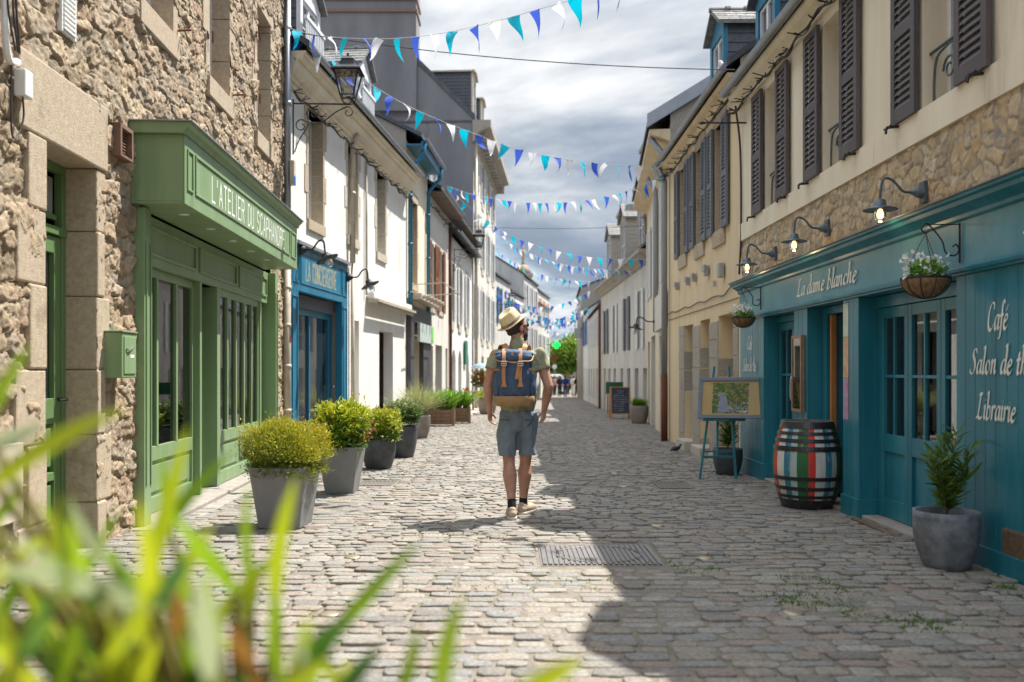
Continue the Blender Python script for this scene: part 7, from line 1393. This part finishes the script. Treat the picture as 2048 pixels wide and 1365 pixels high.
for X0, X1, Y0, Y1, lab in ((-1.80, -1.40, 10.38, 10.90, 'slotted iron drain grate on the sunny left side'), (1.68, 2.03, 10.12, 10.72, 'slotted iron drain grate in the shade on the right')):
    t = thing('drain_grate', lab, 'drain grate', ((X0+X1)/2, (Y0+Y1)/2, gz(10.5)), 'street drain grates'); mb = MB(); slab(X0, X1, Y0, Y0+.04, -.03, .0, mb); slab(X0, X1, Y1-.04, Y1, -.03, .0, mb); x = X0
    while x < X1: slab(x, x+.022, Y0+.04, Y1-.04, -.03, -.001, mb); x += .047
    mb.build('bars', M['castiron'], t); mb = MB(); slab(X0, X1, Y0, Y1, -.08, -.06, mb); mb.build('pit', M['pit_black'], t)  # pit floor is a flat near-black slab below the bars
for px, py, lab in ((779, 1007, 'by the second planter'), (735, 1049, 'in the sun left of the walker'), (705, 1116, 'left of the flag shadows'), (659, 1230, 'nearest on the left, half behind leaves'), (1248, 974, 'pale in the shade right of the walker'), (1230, 948, 'farthest on the right'), (1315, 1053, 'beyond the manhole cover'), (1411, 1118, 'right of the manhole cover'), (1587, 1228, 'nearest on the right by the weeds')):
    q = GP(px, py); mb = MB(); mb.lathe([(.054, -.012), (.056, .001), (.048, .006), (.025, .009), (.001, .010)], (q.x, q.y, q.z+.004), 24, cap=False); o = mb.build('pavement_stud', M['stud'], smooth=True); tag(o, 'round metal pavement stud '+lab, 'pavement stud', 'round metal studs set in the cobbles')
# birds
def bird(c, s, label, m, m2, yaw, beak):
    t = thing('bird', label, 'bird', c, None, yaw); b = Blob(); b.ell((0, 0, .095*s), (.05*s, .105*s, .052*s), Matrix.Rotation(R(18), 3, 'X')); b.cone((0, .07*s, .12*s), (0, .095*s, .165*s), .035*s, .026*s); b.ell((0, .105*s, .175*s), (.024*s, .034*s, .025*s)); b.cone((0, -.08*s, .075*s), (0, -.17*s, .055*s), .03*s, .012*s); b.skin('body', m, t, .006*s, 2)
    k = Blob()
    for sx in (-1, 1): k.ell((sx*.042*s, -.03*s, .10*s), (.016*s, .10*s, .04*s), Matrix.Rotation(R(14), 3, 'X'))
    k.skin('wings', m2, t, .006*s, 2); k = MB(); k.tube([(0, .13*s, .172*s), (0, .165*s, .164*s)], [.008*s, .002*s], 6)
    for sx in (-1, 1): k.tube([(sx*.02*s, 0, .05*s), (sx*.022*s, .005, .0)], .004*s, 6); k.tube([(sx*.022*s, -.01*s, .003), (sx*.022*s, .035*s, .003)], .004*s, 6)
    k.build('beak_and_legs', beak, t, local=True)
q = GP(1353, 906); bird(q, .75, 'dark pigeon standing on the cobbles by the yellow house', mat('pigeon_grey', (.04, .042, .05), (.07, .07, .08), 30), mat('pigeon_wing', (.03, .03, .035)), R(-70), mat('bird_leg', (.25, .08, .06)))
p = WR2.P(sy(WR2, 13.3), 5.70, -.02); bird(p, .95, 'white seagull perched on the roof edge next to the slate dormer', mat('gull_white', (.75, .75, .74)), mat('gull_wing', (.4, .42, .45)), R(60), mat('gull_beak', (.7, .4, .05)))
t = thing('pole_bracket', 'horizontal iron pole with a spear tip jutting from the cream house', 'bracket', WR1.P(WR1.len-.3, 4.5, 0)); y_ = 12.1; z_ = 4.62; mb = MB(); mb.tube([(3.15, y_, z_), (2.55, y_, z_)], .012, 8); mb.tube([(2.6, y_, z_), (2.56, y_, z_), (2.50, y_, z_)], [.012, .024, .002], 8); mb.build('pole', M['iron'], t)

# =================== cables, garlands, bunting ===================
def wire(name, pts, label, r=.006, m=None, cat='cable'):
    mb = MB(); mb.tube(smoothpath(pts, 8), r, 5); return tag(mb.build(name, m or M['cable']), label, cat)
def catenary(a, b_, sag, n=14): return [Vector(a).lerp(Vector(b_), i/n)-Vector((0, 0, sag*4*(i/n)*(1-i/n))) for i in range(n+1)]
wire('overhead_cable', catenary(U(572, 62, 13.2), U(1470, 140, 12.2), .12), 'long black cable crossing the street below the top bunting', .007)
wire('overhead_cable', catenary(U(868, 447, 29), U(1290, 452, 24), .12), 'thin cable crossing the street lower down, beyond the yellow house', .006)
def garland(w, s0, s1, z, n, label, seed):
    t = thing('light_garland', label, 'light garland', w.P((s0+s1)/2, z, n)); mb = MB(); rr = random.Random(seed); N_ = int((s1-s0)/.35); pts = [w.P(s0+(s1-s0)*i/N_, z-.05*(i % 2)+rr.uniform(-.02, .02), n+rr.uniform(-.02, .02)) for i in range(N_+1)]
    mb.tube(smoothpath(pts, 3), .012, 5); 
    for k in range(2): mb.tube(smoothpath([p+Vector((rr.uniform(-.03, .03), rr.uniform(-.03, .03), rr.uniform(-.03, .03))) for p in pts], 3), .007, 5)
    nv = Vector((w.n.x, w.n.y, 0)); s = s0
    while s < s1:
        p = w.P(s, z-.02, n)
        for q in range(3): mb.tube([p, p+nv*rr.uniform(.05, .14)+Vector((rr.uniform(-.06, .06), rr.uniform(-.09, .09), rr.uniform(-.06, .05)))], .007, 4)
        s += rr.choice((.42, .42, .42, .08)) if True else .4
    mb.build('wire', M['cable'], t)
garland(WL2, 0, WL2.len+.3, 5.42, .16, 'tangled dark light garland under the white house cornice', 1); garland(WR1, 3, WR1.len, 4.84, .12, 'dark light garland under the cream house gutter', 2); garland(WR2, 0, WR2.len, 5.12, .12, 'dark light garland under the yellow house cornice', 3); garland(WL3, L3M, WL3.len, 6.0, .1, 'dark light garland beneath the brown soffit', 4)
FV = {}
def flagmesh(size, var, col):
    k = (round(size, 2), var, col)
    if k in FV: return FV[k]
    rr = random.Random(var*7+1); w_, h_ = .175*size, .32*size; rows = 6; v, f = [], []; tw = rr.uniform(-1.5, 1.5); bow = rr.uniform(-.09, .09); side = rr.uniform(-.06, .06)
    for i in range(rows+1):
        t_ = i/rows; hw = w_/2*(1-t_)+.001
        for j in (-1, 0, 1):
            x = j*hw; y = bow*math.sin(t_*3)+(.018*size if j == 0 else 0)*(1-t_)*rr.uniform(.6, 1.2); a = tw*t_; v.append((x*math.cos(a)-y*math.sin(a)+side*t_*t_, x*math.sin(a)+y*math.cos(a), -h_*t_))
    for i in range(rows):
        for j in (0, 1): f.append((i*3+j, i*3+j+1, i*3+j+4, i*3+j+3))
    me = bpy.data.meshes.new('flag'); me.from_pydata(v, [], f); me.materials.append(M['flag_'+col]); me.polygons.foreach_set('use_smooth', [True]*len(f)); FV[k] = me; return me
def bunting(pts, label, spacing=.3, size=1.0, ph=0, swing=.5, lean=.3, seed=0, r=.004):
    P0 = smoothpath(pts, 8); t = thing('bunting', label, 'bunting', P0[0], 'strings of triangular pennants across the street'); mb = MB(); mb.tube(P0, r, 5); mb.build('cord', M['cord'], t); rr = random.Random(seed)
    acc = 0; nxt = spacing*.8; cols = ('teal', 'blue', 'white'); k = ph
    for a, b_ in zip(P0, P0[1:]):
        L = (b_-a).length
        while acc+L >= nxt:
            p = a.lerp(b_, (nxt-acc)/L); d = b_-a; o = bpy.data.objects.new('flag', flagmesh(size, rr.randrange(12), cols[k % 3])); COL.objects.link(o); o.parent = t; o.location = p-P0[0]; yaw = math.atan2(d.y, d.x); pitch = math.atan2(d.z, math.hypot(d.x, d.y))
            o.rotation_euler = (rr.gauss(lean, swing*.5), -pitch+rr.gauss(0, .17), yaw+rr.gauss(0, .4)); k += 1; nxt += spacing*rr.uniform(.92, 1.08)
        acc += L
    return t
def pxline(L, Y0, Y1):
    x0, x1 = L[0][0], L[-1][0]; return [U(x, y, Y0+(Y1-Y0)*(x-x0)/(x1-x0)) for x, y in L]
bunting(pxline([(574, 56), (640, 72), (730, 78), (810, 76), (890, 66), (980, 46), (1070, 21), (1170, -8), (1300, -55), (1500, -135), (1744, -250)], 13.1, 7.6), 'nearest bunting string, highest one running off the top right', .305, 1.0, 0, lean=.1, seed=1)
bunting(pxline([(574, 62), (600, 82), (660, 118), (727, 160), (800, 204), (870, 237), (950, 268), (1030, 297), (1110, 315), (1190, 326), (1270, 332), (1338, 330)], 13.1, 18.4), 'second bunting string, sagging from the stone house to the narrow cream house', .30, 1.0, 1, lean=-.1, seed=2)
bunting(pxline([(893, 372), (940, 388), (1000, 400), (1060, 406), (1120, 406), (1200, 397), (1280, 373), (1345, 340)], 29, 18.6), 'third bunting string, low curve ending at the zinc downpipe', .34, 1.0, 0, seed=3)
bunting(pxline([(893, 373), (925, 403), (960, 432), (1000, 460), (1050, 483), (1120, 504), (1190, 516), (1290, 520)], 29, 27), 'fourth bunting string, dropping from the brown soffit to the white house', .32, 1.0, 1, seed=4)
bunting(pxline([(985, 437), (1010, 480), (1060, 508), (1120, 528), (1180, 538), (1240, 540), (1285, 533)], 47, 29), 'fifth bunting string, rising to the stone dormers on the right', .45, 1.1, 2, seed=5)
bunting(pxline([(990, 500), (1020, 520), (1070, 545), (1130, 560), (1180, 563), (1220, 548)], 49, 38), 'sixth bunting string, low over the long white house', .5, 1.15, 0, seed=6)
names = ['beside the domed tower', 'just above the pharmacy cross', 'over the corner gabled house', 'below the domed tower', 'over the grey hanging sign', 'above the small trees', 'last but one before the trees', 'farthest before the trees', 'behind the grey hanging sign']
for i in range(9):
    Y = 50+i*3.2; sl = WL7.a.x+(Y-WL7.a.y)*WL7.d.x/WL7.d.y+.1; xr_ = np.interp(Y, [41, 62, 72, 90], [4.1, 4.85, 5.15, 5.6]); z0 = 5.6+.5*math.sin(i*1.7); z1 = 5.3+.5*math.cos(i*2.1); a, b_ = Vector((sl-.5, Y-1, z0)), Vector((xr_, Y+1.5, z1)); bunting(catenary(a, b_, .9+.3*math.sin(i), 8), 'distant bunting string '+names[i], .36, 1.3, i, seed=20+i, r=.006)
